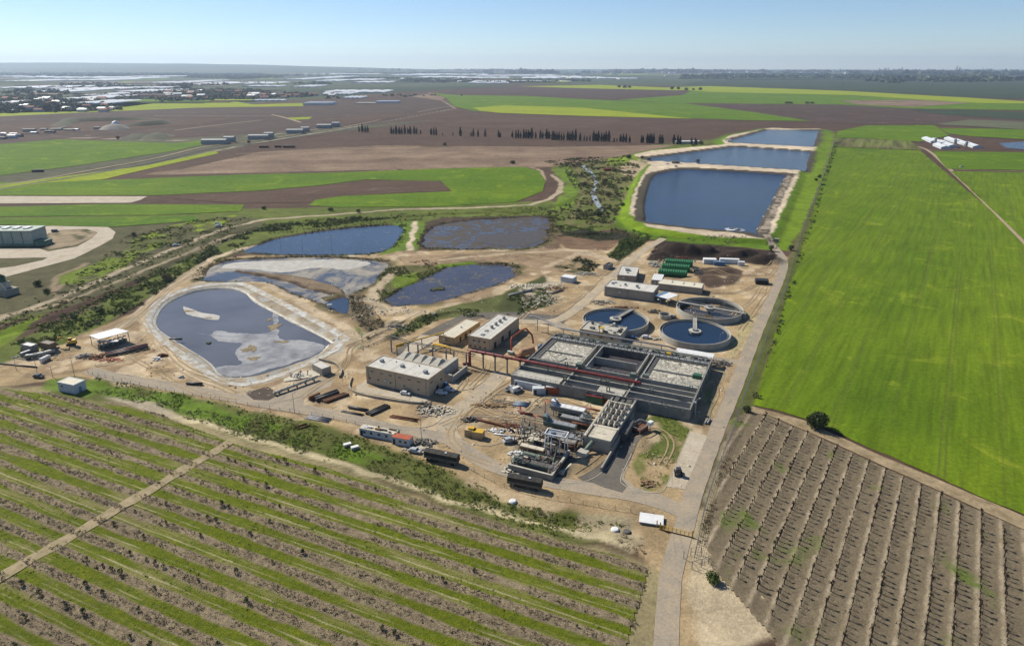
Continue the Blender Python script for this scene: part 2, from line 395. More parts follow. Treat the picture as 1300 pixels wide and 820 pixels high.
paint([(540,325),(620,322),(700,322),(660,336),(560,334)], (.24,.17,.11), 2, .8, 0, 7)
# dark ground round compost and mounds
paint([(822,330),(832,308),(860,300),(900,304),(925,312),(985,318),(992,330),(975,338),(930,332),(880,330),(850,333)], (.045,.033,.026), 2)
paint([(877,352),(890,340),(930,338),(945,345),(935,362),(900,366)], (.10,.07,.05), 2, 1, -.5)
paint([(703,300),(740,296),(790,300),(800,306),(770,318),(720,316)], (.17,.11,.07), 3); paint([(700,296),(740,291),(800,298),(812,303),(760,306)], (.03,.03,.018), 2)
paint([(772,322),(795,303),(828,300),(812,314),(785,330)], (.05,.075,.02), 2); paint([(700,338),(735,328),(760,338),(742,350),(712,345)], (.07,.07,.03), 2, .9, -.2, 6)
paint([(690,290),(715,288),(712,316),(692,316)], (.14,.09,.06), 2, .9)
paint([(800,300),(840,298),(935,308),(990,305),(1002,318),(985,318),(930,312),(880,306),(830,304)], GRASS, 2)
# embankment
paint(CREST, GRASS, 9, z=None, width=16, closed=False); paint(CREST + CREST[:1], GRASS, 4, z=None, width=9, closed=False)
paint(CREST, PALE, 2, z=None); paint([(780,275),(800,225),(815,208),(812,222),(800,255),(800,275),(822,292),(900,304),(860,304),(800,292)], (.17,.27,.012), 3)
paint([(985,300),(1018,222),(1045,170),(1062,170),(1040,235),(1018,290),(1000,318),(990,316)], (.15,.235,.014), 3); paint([(1030,270),(1043,232),(1060,172),(1066,172),(1050,235),(1036,272)], (.06,.065,.03), 2)
for w_ in (RES_A, RES_B, RES_C): paint(list(w_) + [w_[0]], (.085,.075,.055), 2, z=None, width=8.5); paint(w_, MUD, 2, z=None)
paint([(962,297),(968,290),(1000,225),(1004,228),(978,290),(972,299)], (.36,.30,.24), 2, .9, -.2, 5)
paint([(826,208),(845,203),(878,205),(884,212),(850,214),(832,214)], PALE, 2)
paint([(690,200),(745,190),(800,197),(825,207),(812,215),(795,250),(780,285),(742,288),(715,285),(735,250),(735,225),(720,205)], (.16,.15,.06), 3, .9, -.2, 14)
paint([(700,215),(722,212),(735,235),(728,262),(700,268),(712,245),(712,228)], (.14,.22,.02), 3, .95, -.4); paint([(770,198),(800,196),(812,205),(790,212),(770,208)], (.16,.23,.02), 2)
paint([(783,215),(800,205),(822,210),(806,225),(790,222)], (.42,.34,.22), 2)
# lined basin and lagoons
paint(RIM_A, (.38,.38,.36), 1.5, z=None)
paint(RIM_A, (.33,.26,.17), 1.2, .85, .0, 5, z=None)
paint(POND_A + POND_A[:1], (.40,.33,.22), 1.2, z=None, width=2.0); paint(POND_A, (.5,.5,.48), 1.2, z=None, width=.9)
for pl in (POND_B, POND_C, POND_D, POND_E, POND_F): paint(pl + pl[:1], (.12,.115,.05), 4, .75, 0, 14, z=None, width=7.0); paint(pl + pl[:1], (.10,.075,.048), 3, .9, z=None, width=3.2); paint(pl, MUD, 1.5, z=None)
paint(SPIT, (.24,.18,.12), 2, 1, z=None)
paint([(533,285),(560,276),(700,274),(702,284),(610,285),(560,292),(548,312),(532,315)], (.07,.052,.035), 2)
paint([(500,284),(520,280),(540,282),(530,318),(508,318),(480,325),(500,306)], (.12,.19,.02), 2.5); paint([(524,281),(530,281),(524,318),(516,318)], PALE, 1.5)
paint([(484,380),(470,362),(490,338),(530,336),(570,340),(540,352),(505,370)], (.11,.11,.04), 3); paint([(495,352),(530,345),(530,360),(500,366)], (.15,.22,.02), 2, .9, -.3, 8); paint([(555,336),(600,332),(612,336),(570,345)], (.14,.21,.02), 2)
paint([(500,338),(486,352),(466,372),(464,385),(480,396),(520,398),(545,405),(560,398),(500,391),(478,382),(490,362),(506,342)], (.50,.41,.28), 2)
paint([(440,375),(460,368),(460,385),(478,400),(492,420),(470,432),(456,412),(440,395)], (.14,.11,.065), 3); paint([(450,410),(462,425),(462,440),(440,446),(452,430)], (.12,.16,.03), 2)
paint([(560,392),(640,372),(690,380),(640,398),(560,405),(500,432),(490,430),(530,405)], (.11,.125,.04), 2.5); paint([(640,372),(690,350),(705,385),(660,400),(630,396)], (.07,.085,.028), 3)
paint([(660,366),(715,352),(700,372),(665,392)], (.42,.36,.28), 2, .9, -.1, 5)
paint([(-400,488),(60,492),(110,504),(200,519),(300,556),(433,592),(560,640),(700,680),(790,702),(826,722),(860,740),(860,1000),(-400,1000)], (.30,.255,.14), 3); paint([(655,545),(672,520),(700,510),(748,515),(752,560),(725,600),(700,612),(655,600)], (.18,.155,.12), 3, .9)
# tracks on the bare ground
for tr, w_, c_ in (([(0,405),(83,375),(150,345),(217,317),(283,291),(333,279),(433,272),(503,266),(601,264),(674,260),(697,253),(710,244),(712,232),(700,222)], 2.6, (.42,.35,.25)),
                 ([(-60,412),(70,388),(150,357),(235,322),(290,298),(350,287)], 1.6, (.33,.27,.18)),
                 ([(640,250),(680,240),(692,228),(688,217),(672,212),(560,215),(433,222),(190,234)], 2.2, (.36,.28,.19)),
                 ([(118,432),(170,405),(205,372),(245,345),(262,330),(300,318),(335,310)], 3.2, (.55,.45,.32)),
                 ([(190,420),(178,402),(200,372),(245,352),(303,351),(340,362),(445,420),(455,436),(425,458),(340,498),(285,500),(245,476),(196,432)], 2.4, (.52,.42,.29)),
                 ([(262,356),(200,380),(178,402)], 2.5, (.48,.39,.27)),
                 ([(690,340),(735,322),(790,332)], 2.2, (.45,.36,.25)), ([(560,330),(640,322),(720,318),(790,330)], 2.2, (.47,.38,.26)),
                 ([(430,440),(480,420),(540,395)], 2.0, (.5,.41,.28)), ([(78,362),(66,372),(84,382)], 1.4, (.25,.2,.13)), ([(78,362),(66,372),(70,352),(110,335)], 1.6, (.28,.22,.14)),
                 ([(1062,172),(1045,225),(1022,290),(985,360),(940,470),(905,570),(870,680)], 1.2, (.16,.13,.08)),
                 ([(480,190),(495,205),(505,216)], 3.0, (.4,.3,.22)), ([(300,200),(480,188),(620,187),(800,190)], 1.5, (.33,.25,.18)),
                 ([(545,118),(578,138),(470,158),(300,186),(180,213),(0,240)], 2.5, (.36,.31,.24)), ([(200,172),(330,173),(420,162)], 2.5, (.34,.28,.22)),
                 ([(0,188),(90,175),(180,177),(260,180)], 4, (.33,.28,.22)), ([(150,152),(110,172)], 7, (.38,.33,.27))):
    paint(tr, c_, 1.6, width=w_)
# beside the main road, ditch strip, orchard margin
paint([(95,478),(300,515),(433,545),(540,585),(640,635),(740,652),(800,662),(812,690),(720,688),(640,665),(540,628),(433,592),(300,556),(200,520),(60,500)], (.12,.135,.035), 2.5)
paint([(140,487),(230,500),(300,524),(433,560),(520,590),(470,590),(300,545),(200,515),(130,500)], (.12,.20,.02), 2, .9, -.1, 9); paint([(60,482),(115,480),(150,492),(110,503),(50,495)], (.13,.21,.02), 2, .9, -.3)
paint([(740,652),(805,660),(826,700),(800,700),(730,678)], (.42,.35,.23), 2.5, .85, -.2, 7); paint([(600,600),(640,622),(720,640),(700,652),(630,636),(590,612)], (.46,.36,.23), 2, .9)
paint([(200,520),(267,541),(333,561),(433,588),(540,622),(650,652),(733,674),(800,697)], (.55,.47,.30), 1.6, width=1.2); paint([(135,502),(200,512),(230,530),(170,520)], (.42,.36,.27), 2, .9)
paint([(860,650),(884,640),(905,690),(960,730),(1010,800),(890,840),(868,700)], (.52,.43,.29), 3)
paint([(910,520),(935,515),(952,525),(945,570),(905,640),(890,680),(880,680),(900,590)], (.30,.25,.16), 2.5)
paint([(928,540),(950,525),(940,575),(905,620)], (.55,.48,.36), 2, .8, -.1, 5)
paint([(812,515),(838,520),(877,545),(846,612),(838,622),(815,622),(806,590),(815,575),(838,560),(830,538),(815,535)], (.115,.15,.03), 2.0, .95, -.25, 9)
paint([(905,460),(925,470),(905,520),(895,540),(885,525)], (.42,.35,.22), 2, .8); paint([(1066,175),(1050,225),(1027,290),(1004,350),(985,395),(962,455),(946,500),(936,535)], (.11,.125,.035), 2, .95, width=4.5); paint([(895,500),(910,490),(900,520)], (.15,.2,.03), 2, .7)
paint([(940,395),(965,400),(945,440),(925,460)], (.36,.33,.17), 2, .6); paint([(940,520),(930,540),(895,600),(888,640)], (.10,.09,.05), 1.5, .9, width=1.2)
me_v = np.stack([gx, gy, gz], 1)
ny, nx = shp; idx = np.arange(nx * ny).reshape(ny, nx)
fc = np.stack([idx[:-1, :-1].ravel(), idx[:-1, 1:].ravel(), idx[1:, 1:].ravel(), idx[1:, :-1].ravel()], 1)
m, nt, b = newmat('ground_soil'); co = texco(nt)
at_ = N(nt, 'ShaderNodeAttribute', attribute_name='Col')
f1 = noise_fac(nt, .09, 6, .7, co, .4); f2 = noise_fac(nt, .9, 6, .75, co); f3 = noise_fac(nt, .012, 4, .6, co)
c_ = mix(nt, 1, at_.outputs['Color'], rng_map(nt, f1, .3, .7, .66, 1.3), 'MULTIPLY'); c_ = mix(nt, 1, c_, rng_map(nt, f2, .28, .72, .74, 1.26), 'MULTIPLY')
c_ = mix(nt, 1, c_, rng_map(nt, f3, .35, .65, .85, 1.12), 'MULTIPLY')
nt.links.new(c_, b.inputs['Base Color']); b.inputs['Roughness'].default_value = .95; b.inputs['Specular IOR Level'].default_value = .1
bump(nt, b, f2, .35)
M_GROUND = m
ground = np_mesh('ground', me_v, fc, M_GROUND, nper=4, smooth=True); tag(ground, kind='structure')
ca = ground.data.color_attributes.new('Col', 'FLOAT_COLOR', 'POINT')
ca.data.foreach_set('color', np.concatenate([col, np.ones((len(col), 1), np.float32)], 1).ravel().astype(np.float32))
del GX, GY, wx, wy
# ------------------------------------------------------------------ sheets
def jitter(pts, amp, step, closed=True):
    out = []; n = len(pts)
    for i in range(n if closed else n - 1):
        a, b_ = pts[i], pts[(i + 1) % n]; L = hypot(b_[0] - a[0], b_[1] - a[1]); m = max(1, int(L / step)); m = min(m, 160)
        for k in range(m):
            t = k / m; out.append((a[0] + (b_[0] - a[0]) * t, a[1] + (b_[1] - a[1]) * t))
    a = np.array(out); d1 = fbm(a[:, 0], a[:, 1], step * 5, 3, 11.) * amp; d2 = fbm(a[:, 0], a[:, 1], step * 5, 3, 43.) * amp
    return [(p[0] + u, p[1] + v) for p, u, v in zip(out, d1, d2)]
def sheet(name, pts, z, material, kind='structure', amp=.6, step=3.0, px=True):
    pts = P(pts, z) if px else pts
    if amp: pts = jitter(pts, amp, step)
    bm = bmesh.new(); vs = [bm.verts.new((x, y, z)) for x, y in pts]; f = bm.faces.new(vs)
    bmesh.ops.triangulate(bm, faces=[f]); me = bpy.data.meshes.new(name); bm.to_mesh(me); bm.free()
    if me.polygons and me.polygons[0].normal.z < 0: me.flip_normals()
    me.materials.append(material); o = bpy.data.objects.new(name, me); C.objects.link(o); return tag(o, kind=kind)
def ribbon(name, pts, hw, material, off=.06, px=True, kind='structure', cross=5, jit=.25, pts2=None, zmin=None):
    """a strip laid over the ground along a smooth line"""
    p = list(pts2) + [pts2[0]] if pts2 is not None else smooth_path(P(pts) if px else pts, False, 2.0); a = np.array(p); t = np.gradient(a, axis=0); t /= np.linalg.norm(t, axis=1)[:, None] + 1e-9
    nrm = np.stack([-t[:, 1], t[:, 0]], 1); V = []
    for k in range(cross):
        s_ = (k / (cross - 1) * 2 - 1); q = a + nrm * s_ * hw
        if k in (0, cross - 1): q = q + nrm * s_ * (fbm(q[:, 0], q[:, 1], 5, 3, 5.) * jit)[:, None]
        V.append(np.column_stack([q, (hgt(q[:, 0], q[:, 1]) if zmin is None else np.maximum(hgt(q[:, 0], q[:, 1]), zmin)) + off]))
    V = np.stack(V, 1).reshape(-1, 3); n = len(a); F_ = []
    for i in range(n - 1):
        for k in range(cross - 1):
            F_.append((i * cross + k, (i + 1) * cross + k, (i + 1) * cross + k + 1, i * cross + k + 1))
    o = np_mesh(name, V, np.array(F_), material, nper=4)
    if o.data.polygons[0].normal.z < 0: o.data.flip_normals()
    return tag(o, kind=kind)
import bmesh
def road_mat(name, c1, c2, ang=0):
    m, nt, b = newmat(name); co = texco(nt)
    f = rng_map(nt, noise_fac(nt, .12, 6, .7, co, .6), .38, .64); col_ = mix(nt, f, c1, c2)
    g = noise_fac(nt, 1.3, 6, .75, co); col_ = mix(nt, 1, col_, rng_map(nt, g, .3, .7, .8, 1.18), 'MULTIPLY')
    v = N(nt, 'ShaderNodeTexVoronoi', feature='DISTANCE_TO_EDGE'); v.inputs['Scale'].default_value = .11; nt.links.new(co, v.inputs['Vector'])
    col_ = mix(nt, rng_map(nt, v.outputs['Distance'], .0, .012, .35, 0), col_, (.08, .07, .06))
    nt.links.new(col_, b.inputs['Base Color']); b.inputs['Roughness'].default_value = .9; b.inputs['Specular IOR Level'].default_value = .15
    bump(nt, b, g, .03); return m
M_ROAD = road_mat('dusty_asphalt', (.30, .265, .215), (.40, .33, .24))
M_ROAD2 = road_mat('dusty_asphalt_light', (.36, .315, .25), (.50, .41, .28))
M_ASPH = road_mat('dark_asphalt', (.115, .106, .095), (.165, .15, .125))
M_CONC = road_mat('pale_concrete', (.52, .46, .37), (.42, .36, .27))
M_TRACK = mat('track_dust', (.42, .34, .23), (.30, .235, .155), .25, .95, .05, spec=.1)
for k, (pts, w) in ROADS.items():
    ribbon('road', pts, w, {'main': M_ROAD, 'south': M_ROAD, 'yard': M_ROAD2, 'middle': M_ROAD2, 'tanks': M_ROAD, 'loop': M_ASPH}[k],
           {'main': .10, 'south': .092, 'yard': .084, 'middle': .10, 'tanks': .092, 'loop': .084}[k])
# paved areas
sheet('pavement', [(497,449),(520,432),(560,411),(592,397),(655,396),(700,400),(722,400),(712,416),(670,408),(640,409),(612,404),(600,406),(560,425),(545,440),(520,452)], .07, M_ASPH, amp=.3)
sheet('pavement', [(338,508),(360,497),(405,478),(424,482),(420,490),(388,503),(384,515),(390,522),(365,520)], .07, M_ROAD, amp=.3)
sheet('concrete_pad', [(876,546.5),(898,553),(869,621),(846,617)], .11, M_CONC, amp=.1)
sheet('concrete_pad', [(451,492),(465,482),(468,491),(546,505),(538,512.5),(490,503),(456,498)], .11, M_CONC, amp=.1)
sheet('concrete_pad', [(517,440),(534,425),(560,427),(545,436),(528,447),(512,447)], .11, M_CONC, amp=.1)
sheet('pavement', [(738,612),(764,603),(781,590),(797,567),(812,553),(792,606),(806,618),(840,628),(868,640),(845,645),(790,630),(745,622)], .075, M_ROAD, amp=.2)
sheet('pavement', [(752,612),(768,603),(781,592),(797,567),(812,553),(801,582),(788,606),(797,617),(790,625),(765,618)], .105, M_ASPH, amp=.15)
M_SPOIL = mat('sandy_fill', (.46,.37,.24), (.32,.25,.16), .3, .95, .1, spec=.1)
# kerbs of the yard islands
M_KERB = mat('kerb_concrete', (.5, .46, .38), (.36, .32, .25), .5, .85)
def kerb(pts, closed=False, w=.22, h=.16):
    p = smooth_path(P(pts), closed, 2.0)
    if closed: p.append(p[0])
    a = np.array(p); t = np.gradient(a, axis=0); t /= np.linalg.norm(t, axis=1)[:, None] + 1e-9; n_ = np.stack([-t[:, 1], t[:, 0]], 1)
    l, r = a + n_ * w / 2, a - n_ * w / 2; mb = MB(); m_ = len(a)
    vs = [(x, y, 0) for x, y in l] + [(x, y, h) for x, y in l] + [(x, y, h) for x, y in r] + [(x, y, 0) for x, y in r]
    fs = []
    for i in range(m_ - 1):
        for k in range(3): fs.append((k * m_ + i, k * m_ + i + 1, (k + 1) * m_ + i + 1, (k + 1) * m_ + i))
    mb.add(vs, fs); return tag(obj('kerb', mb, M_KERB), kind='structure')
kerb([(388,501),(394,515),(421,524),(467,534),(504,541),(542,542),(562,530),(558,518),(545,512)])
kerb([(584,534),(580,547),(592,559),(612,566),(630,564),(650,556),(656,545),(650,536),(630,530),(604,528)], True)
kerb([(611,512),(628,519),(655,526),(690,532)]); kerb([(611,512),(620,503),(640,500)])
kerb([(613,585),(644,598),(680,608),(712,613),(744,611),(765,599),(776,589),(785,573)])
kerb([(812,554),(800,580),(788,606),(792,616),(815,625),(838,625),(846,617),(862,580),(877,545)])
kerb([(578,496),(600,493),(622,478),(640,465)]); kerb([(385,503),(340,512),(312,503),(330,492),(370,476),(405,462)])
kerb([(640,408),(680,406),(712,398),(738,378),(760,357),(780,338),(800,322),(822,306)]); kerb([(115,468),(160,476),(240,490),(290,498)])
kerb([(447,480),(444,492),(453,500),(480,506),(520,512),(537,513)], w=.3, h=.9)
kerb([(405,458),(425,463),(434,472),(431,480)], w=.3, h=1.2)
# ------------------------------------------------------------------ near orchard, vine plot, big field
ROWA = radians(-24.5); ROWS = 6.22; ROWP = 111.25
def orchard_mat():
    m, nt, b = newmat('orchard_rows'); co = texco(nt)
    fr, mp = row_shape(nt, co, ROWA, ROWS, -ROWP + ROWS * .5, .45, .10)   # row ridge sits at .5
    st = N(nt, 'ShaderNodeMapping'); nt.links.new(mp, st.inputs[0]); st.inputs['Scale'].default_value = (.12, 1, 1)
    lng = noise_fac(nt, .22, 5, .7, st.outputs[0]); big = noise_fac(nt, .035, 4, .6, co); mid = noise_fac(nt, .5, 6, .75, co); fine = noise_fac(nt, 2.2, 5, .8, co)
    grass = mix(nt, rng_map(nt, mid, .35, .65), (.10, .138, .009), (.185, .215, .014))
    grass = mix(nt, rng_map(nt, lng, .50, .64), grass, (.28, .26, .10))
    soil = mix(nt, rng_map(nt, mid, .36, .62), (.20, .155, .10), (.37, .30, .195))
    soil = mix(nt, rng_map(nt, fine, .52, .68), soil, (.47, .39, .27))
    d = mathn(nt, 'ABSOLUTE', mathn(nt, 'SUBTRACT', fr, .5))
    wob = mathn(nt, 'MULTIPLY', mathn(nt, 'SUBTRACT', fine, .5), .22); wob2 = mathn(nt, 'MULTIPLY', mathn(nt, 'SUBTRACT', big, .5), .62)
    k = rng_map(nt, mathn(nt, 'ADD', mathn(nt, 'ADD', d, wob), wob2), .17, .27)
    c_ = mix(nt, k, soil, grass)
    # pale wheel lines between the rows
    wl = smoothring(nt, fr, .93, .02, .03); wl = mathn(nt, 'MULTIPLY', wl, rng_map(nt, lng, .44, .56)); c_ = mix(nt, mathn(nt, 'MULTIPLY', wl, .8), c_, (.46, .42, .24))
    c_ = mix(nt, 1, c_, rng_map(nt, fine, .3, .7, .7, 1.3), 'MULTIPLY')
    c_ = mix(nt, 1, c_, rng_map(nt, big, .35, .65, .88, 1.12), 'MULTIPLY')
    nt.links.new(c_, b.inputs['Base Color']); b.inputs['Roughness'].default_value = .95; b.inputs['Specular IOR Level'].default_value = .1
    bump(nt, b, mathn(nt, 'ADD', fine, mathn(nt, 'MULTIPLY', mid, .8)), .55); return m
def heightsheet(name, pts, z, material, hfun, step=.7, amp=1.0, px=True):
    """gridded sheet clipped to an outline so the rows carry real relief"""
    poly = jitter(P(pts, z) if px else pts, amp, 2.5); xs_ = [p[0] for p in poly]; ys_ = [p[1] for p in poly]
    X, Y = np.meshgrid(np.arange(min(xs_), max(xs_), step), np.arange(min(ys_), max(ys_), step)); sh = X.shape
    sd = sdf(X.ravel(), Y.ravel(), poly); ins = (sd < 0).reshape(sh)
    Z = z + hfun(X.ravel(), Y.ravel()) * sm(-sd / 2.0) - .12 * sm(1 + sd / 1.0)
    idx = np.arange(X.size).reshape(sh); q = ins[:-1, :-1] & ins[:-1, 1:] & ins[1:, 1:] & ins[1:, :-1]
    Fq = np.stack([idx[:-1, :-1][q], idx[:-1, 1:][q], idx[1:, 1:][q], idx[1:, :-1][q]], 1)
    V = np.stack([X.ravel(), Y.ravel(), Z], 1); used = np.unique(Fq); mp = np.full(X.size, -1); mp[used] = np.arange(len(used))
    return tag(np_mesh(name, V[used], mp[Fq], material, nper=4, smooth=True), kind='structure')
OTRACK = smooth_path(P([(-150,830),(7,730),(110,670),(200,617),(262,580),(292,562)]), False, 4)
def orow(x, y):
    f = -x * sin(ROWA) + y * cos(ROWA); fr = np.mod((f - ROWP) / ROWS + .5, 1) - .5
    return .38 * np.exp(-(fr / .13) ** 2) * (1 + .9 * fbm(x, y, 2.2, 3, 4.)) * sm((segdist(x, y, OTRACK, False) - 2.4) / 1.2) + .06 * fbm(x, y, 1.6, 3, 9.)
ORCH = [(-260,478),(0,493),(60,498),(110,508),(150,508),(205,525),(300,563),(433,597),(560,640),(700,682),(790,704),(826,722),(800,800),(770,960),(-420,960),(-420,600)]
orchard = heightsheet('orchard_field', ORCH, .2, orchard_mat(), orow, .8)
ribbon('dirt_track', [(-150,830),(7,730),(110,670),(200,617),(262,580),(292,562)], 1.9, mat('orchard_track', (.42, .34, .22), (.27, .23, .13), .35, .95, .08, spec=.1), .33, cross=5, jit=1.0)
VROW = radians(56.5)
def vine_mat():
    m, nt, b = newmat('vine_plot_soil'); co = texco(nt)
    fr, mp = row_shape(nt, co, VROW, 4.98, -39.8 + 2.49, .35, .2)
    mid = noise_fac(nt, .4, 6, .75, co); fine = noise_fac(nt, 2.4, 5, .8, co); big = noise_fac(nt, .05, 4, .6, co, .5)
    soil = mix(nt, rng_map(nt, mid, .35, .65), (.155, .125, .083), (.24, .195, .13))
    d = mathn(nt, 'ADD', mathn(nt, 'ABSOLUTE', mathn(nt, 'SUBTRACT', fr, .60)), mathn(nt, 'MULTIPLY', mathn(nt, 'SUBTRACT', mid, .5), .5))
    c_ = mix(nt, mathn(nt, 'MULTIPLY', rng_map(nt, d, .0, .17, .85, 0), rng_map(nt, noise_fac(nt, .12, 4, .7, co), .36, .6, .15, 1)), soil, (.46, .385, .28))
    c_ = mix(nt, rng_map(nt, mathn(nt, 'ADD', big, mathn(nt, 'MULTIPLY', fine, .2)), .68, .78), c_, (.13, .17, .04))
    c_ = mix(nt, 1, c_, rng_map(nt, fine, .3, .7, .7, 1.3), 'MULTIPLY')
    nt.links.new(c_, b.inputs['Base Color']); b.inputs['Roughness'].default_value = .95; b.inputs['Specular IOR Level'].default_value = .1
    bump(nt, b, fine, .3); return m
def vrow(x, y):
    f = -x * sin(VROW) + y * cos(VROW); fr = np.mod((f - 39.8) / 4.98 + .5, 1) - .5
    return .22 * np.exp(-(fr / .16) ** 2) * (1 + .8 * fbm(x, y, 2.0, 3, 4.)) + .06 * fbm(x, y, 1.5, 3, 2.)
VPLOT = [(924,534),(945,523),(975,527),(1035,551),(1115,588),(1300,672),(1480,756),(1600,1000),(1010,1000),(985,812),(945,765),(905,722),(892,690),(905,640)]
vplot = heightsheet('vineyard_soil', VPLOT, .2, vine_mat(), vrow, .6)
MARG = mat('field_margin', (.42,.33,.21), (.22,.17,.10), .25, .95, .1, spec=.1)
sheet('field_margin', [(955,516),(1020,533),(1110,574),(1300,655),(1480,735),(1480,757),(1300,672),(1115,588),(1035,551),(975,527),(945,523)], .12, MARG, amp=.5)
M_WHEAT = field_mat('wheat_green', (.078,.142,.005), (.145,.215,.009), radians(57), 2.6, .22, 80, 1.6, (.22,.275,.018), bmp=.3, tram=17.)
sheet('green_field', [(1057,186.5),(1168,191.5),(1262,270),(1318,330),(1470,480),(1480,734),(1300,653),(1112,571),(1022,531),(957,514),(1000,372),(1026,290),(1042,235)], .16, M_WHEAT, amp=1.3, step=1.6)
M_FG = field_mat('crop_green', (.065,.14,.004), (.125,.20,.005), radians(-6), 12, .12, 90, 5, (.21,.29,.014))
M_FL = field_mat('crop_lime', (.20,.27,.010), (.30,.34,.012), radians(-6), 14, .10, 120, 6)
M_FO = field_mat('olive_orchard', (.035,.055,.030), (.055,.075,.04), radians(4), 30, .3, 120, 12)
M_BR = field_mat('plough_brown', (.078,.048,.034), (.115,.074,.050), radians(20), 12, .14, 100, 5, (.16,.115,.085))
M_BR2 = field_mat('plough_dark', (.062,.042,.034), (.10,.068,.052), radians(10), 12, .14, 100, 5, (.16,.12,.09))
M_TAN = field_mat('plough_tan', (.13,.085,.06), (.30,.22,.15), radians(8), 10, .14, 80, 5, (.12,.085,.062))
M_ST = field_mat('striped_crop', (.12,.17,.02), (.13,.10,.06), radians(62), 9, .55, 70, 4)
fl = [
 # name, outline, height, material
 ('ploughed_field', [(200,222),(330,193),(430,187),(640,188),(860,184),(820,192),(780,200),(700,212),(640,212),(430,217)], .10, M_TAN),
 ('ploughed_field', [(-900,180),(-900,150),(0,148),(130,141),(300,135),(540,124),(576,138),(470,158),(330,170),(220,174),(110,172),(0,186)], .15, M_BR2),
 ('green_field', [(-900,147),(0,148),(130,142),(250,137),(320,136),(385,135),(385,131),(320,133),(290,127),(200,131),(150,137),(130,141),(0,144),(-900,142)], .25, M_FL),
 ('green_field', [(-900,210),(0,183),(77,177),(220,182),(263,178),(258,184),(220,192),(100,210),(0,223),(-900,300)], .30, M_FG),
 ('green_field', [(-300,285),(43,229),(150,215),(187,210),(273,192),(277,195),(200,212),(130,228),(60,232),(-300,290)], .30, M_FL),
 ('green_field', [(-900,245),(0,232),(153,228),(300,222),(433,219),(560,214),(663,212),(684,217),(693,230),(689,243),(655,256),(560,262),(433,263),(392,261),(400,254),(433,249),(573,243),(560,230),(466,228),(400,236),(330,242),(200,248),(0,248),(-900,250)], .22, M_FG),
 ('ploughed_field', [(205,251),(330,243),(400,237),(466,229),(552,229),(572,242),(433,249),(392,257),(300,258)], .16, M_BR),
 ('green_field', [(-900,266),(0,263),(133,259),(310,260),(305,268),(200,273),(0,275),(-900,280)], .22, M_FG),
 ('green_field', [(-900,290),(0,278),(247,274),(253,280),(200,284),(143,288),(0,285),(-900,300)], .22, M_FG),
 ('green_field', [(547,118),(580,121),(666,122),(760,127),(866,131),(960,143),(1030,154),(950,153),(866,150),(740,147),(633,143),(600,141),(576,135),(566,124)], .35, M_FG),
 ('green_field', [(610,141),(600,137),(640,134),(740,137),(830,146),(880,151),(740,147.5),(633,143.5)], .50, M_FL),
 ('ploughed_field', [(560,118),(640,111),(760,113),(900,114),(866,120),(783,127),(666,122)], .30, M_BR2),
 ('green_field', [(783,127),(866,121),(886,112),(910,110),(980,113),(1080,117),(1233,125),(1350,133),(1350,141),(1153,138),(1066,133),(960,132),(866,131)], .40, M_FG),
 ('green_field', [(658,110),(760,108),(860,112),(950,112),(860,115),(740,112.5)], .45, M_FL),
 ('green_field', [(830,112),(900,109.5),(1080,116),(1233,124.5),(1350,132),(1240,131),(1080,121),(900,117)], .55, M_FL),
 ('ploughed_field', [(866,131),(980,132),(1066,133),(1153,138),(1300,148),(1500,160),(1500,180),(1300,161),(1186,158),(1100,158),(1030,157),(1030,154),(960,143)], .28, M_BR2),
 ('ploughed_field', [(1066,128),(1160,127),(1233,131),(1160,136),(1090,133)], .60, M_TAN),
 ('green_field', [(1063,167),(1100,159.5),(1186,159),(1205,172),(1168,180),(1110,176),(1062,175)], .32, M_FG),
 ('striped_field', [(1062,175.5),(1100,176),(1155,179),(1172,191),(1057,186)], .32, M_ST),
 ('green_field', [(1193,163),(1260,163.5),(1420,168),(1420,185),(1300,177),(1230,173),(1205,170)], .34, M_FG),
 ('green_field', [(1183,192),(1300,193.5),(1420,196),(1420,217),(1300,216),(1203,214.5)], .24, M_FG),
 ('green_field', [(1207,217.5),(1300,219),(1420,221),(1480,480),(1322,326),(1262,268)], .24, M_WHEAT),
 ('olive_orchard', [(866,108),(900,100),(1100,97),(1500,99),(1500,130),(1233,124),(1080,115.5),(980,112)], .40, M_FO),
 ('olive_orchard', [(1153,139),(1233,140),(1420,148),(1420,158),(1300,152),(1200,146)], .50, M_FO),
 ('olive_orchard', [(1186,158),(1230,152),(1420,160),(1420,168),(1290,164)], .42, field_mat('grey_scrub', (.10,.115,.065), (.14,.14,.085), 0, 20, .25, 60, 8)),
 ('olive_orchard', [(420,122),(560,114),(640,110.5),(660,108),(440,112),(200,118),(180,124)], .36, M_FO),
]
for i, (nm, pts, z, mt) in enumerate(fl): sheet(nm, pts, z + i * .013, mt, amp=2.0 if min(p[1] for p in pts) < 200 else 1.0, step=8)
# narrow fields of the far plain, seen almost edge-on
rr = random.Random(5)
for k in range(150):
    y = 91 + 38 * rr.random() ** 1.3; x = rr.uniform(-250, 700) if y > 100 else rr.uniform(-300, 1500)
    if y > 104 and x > 300: continue
    w = rr.uniform(60, 220) * (1 - (y - 92) / 90); hh = rr.uniform(.4, 1.1) * (1 + (y - 92) / 14)
    mt = rr.choice([M_FG, M_FL, M_BR, M_FO, M_TAN, M_BR2, M_FO])
    if y + hh > 140: continue
    sheet('distant_field', [(x, y), (x + w, y - rr.uniform(-.6, .6)), (x + w * .93, y + hh), (x - w * .05, y + hh)], .9 + k * .03, mt, amp=0)
ribbon('road', [(1150,183.5),(1176,190.5),(1204,214),(1262,268.5),(1330,338),(1420,430)], 2.4, M_TRACK, .45, jit=.3)
ribbon('road', [(1204,215.5),(1224,216.2),(1300,218),(1420,222)], 1.2, M_TRACK, .40)
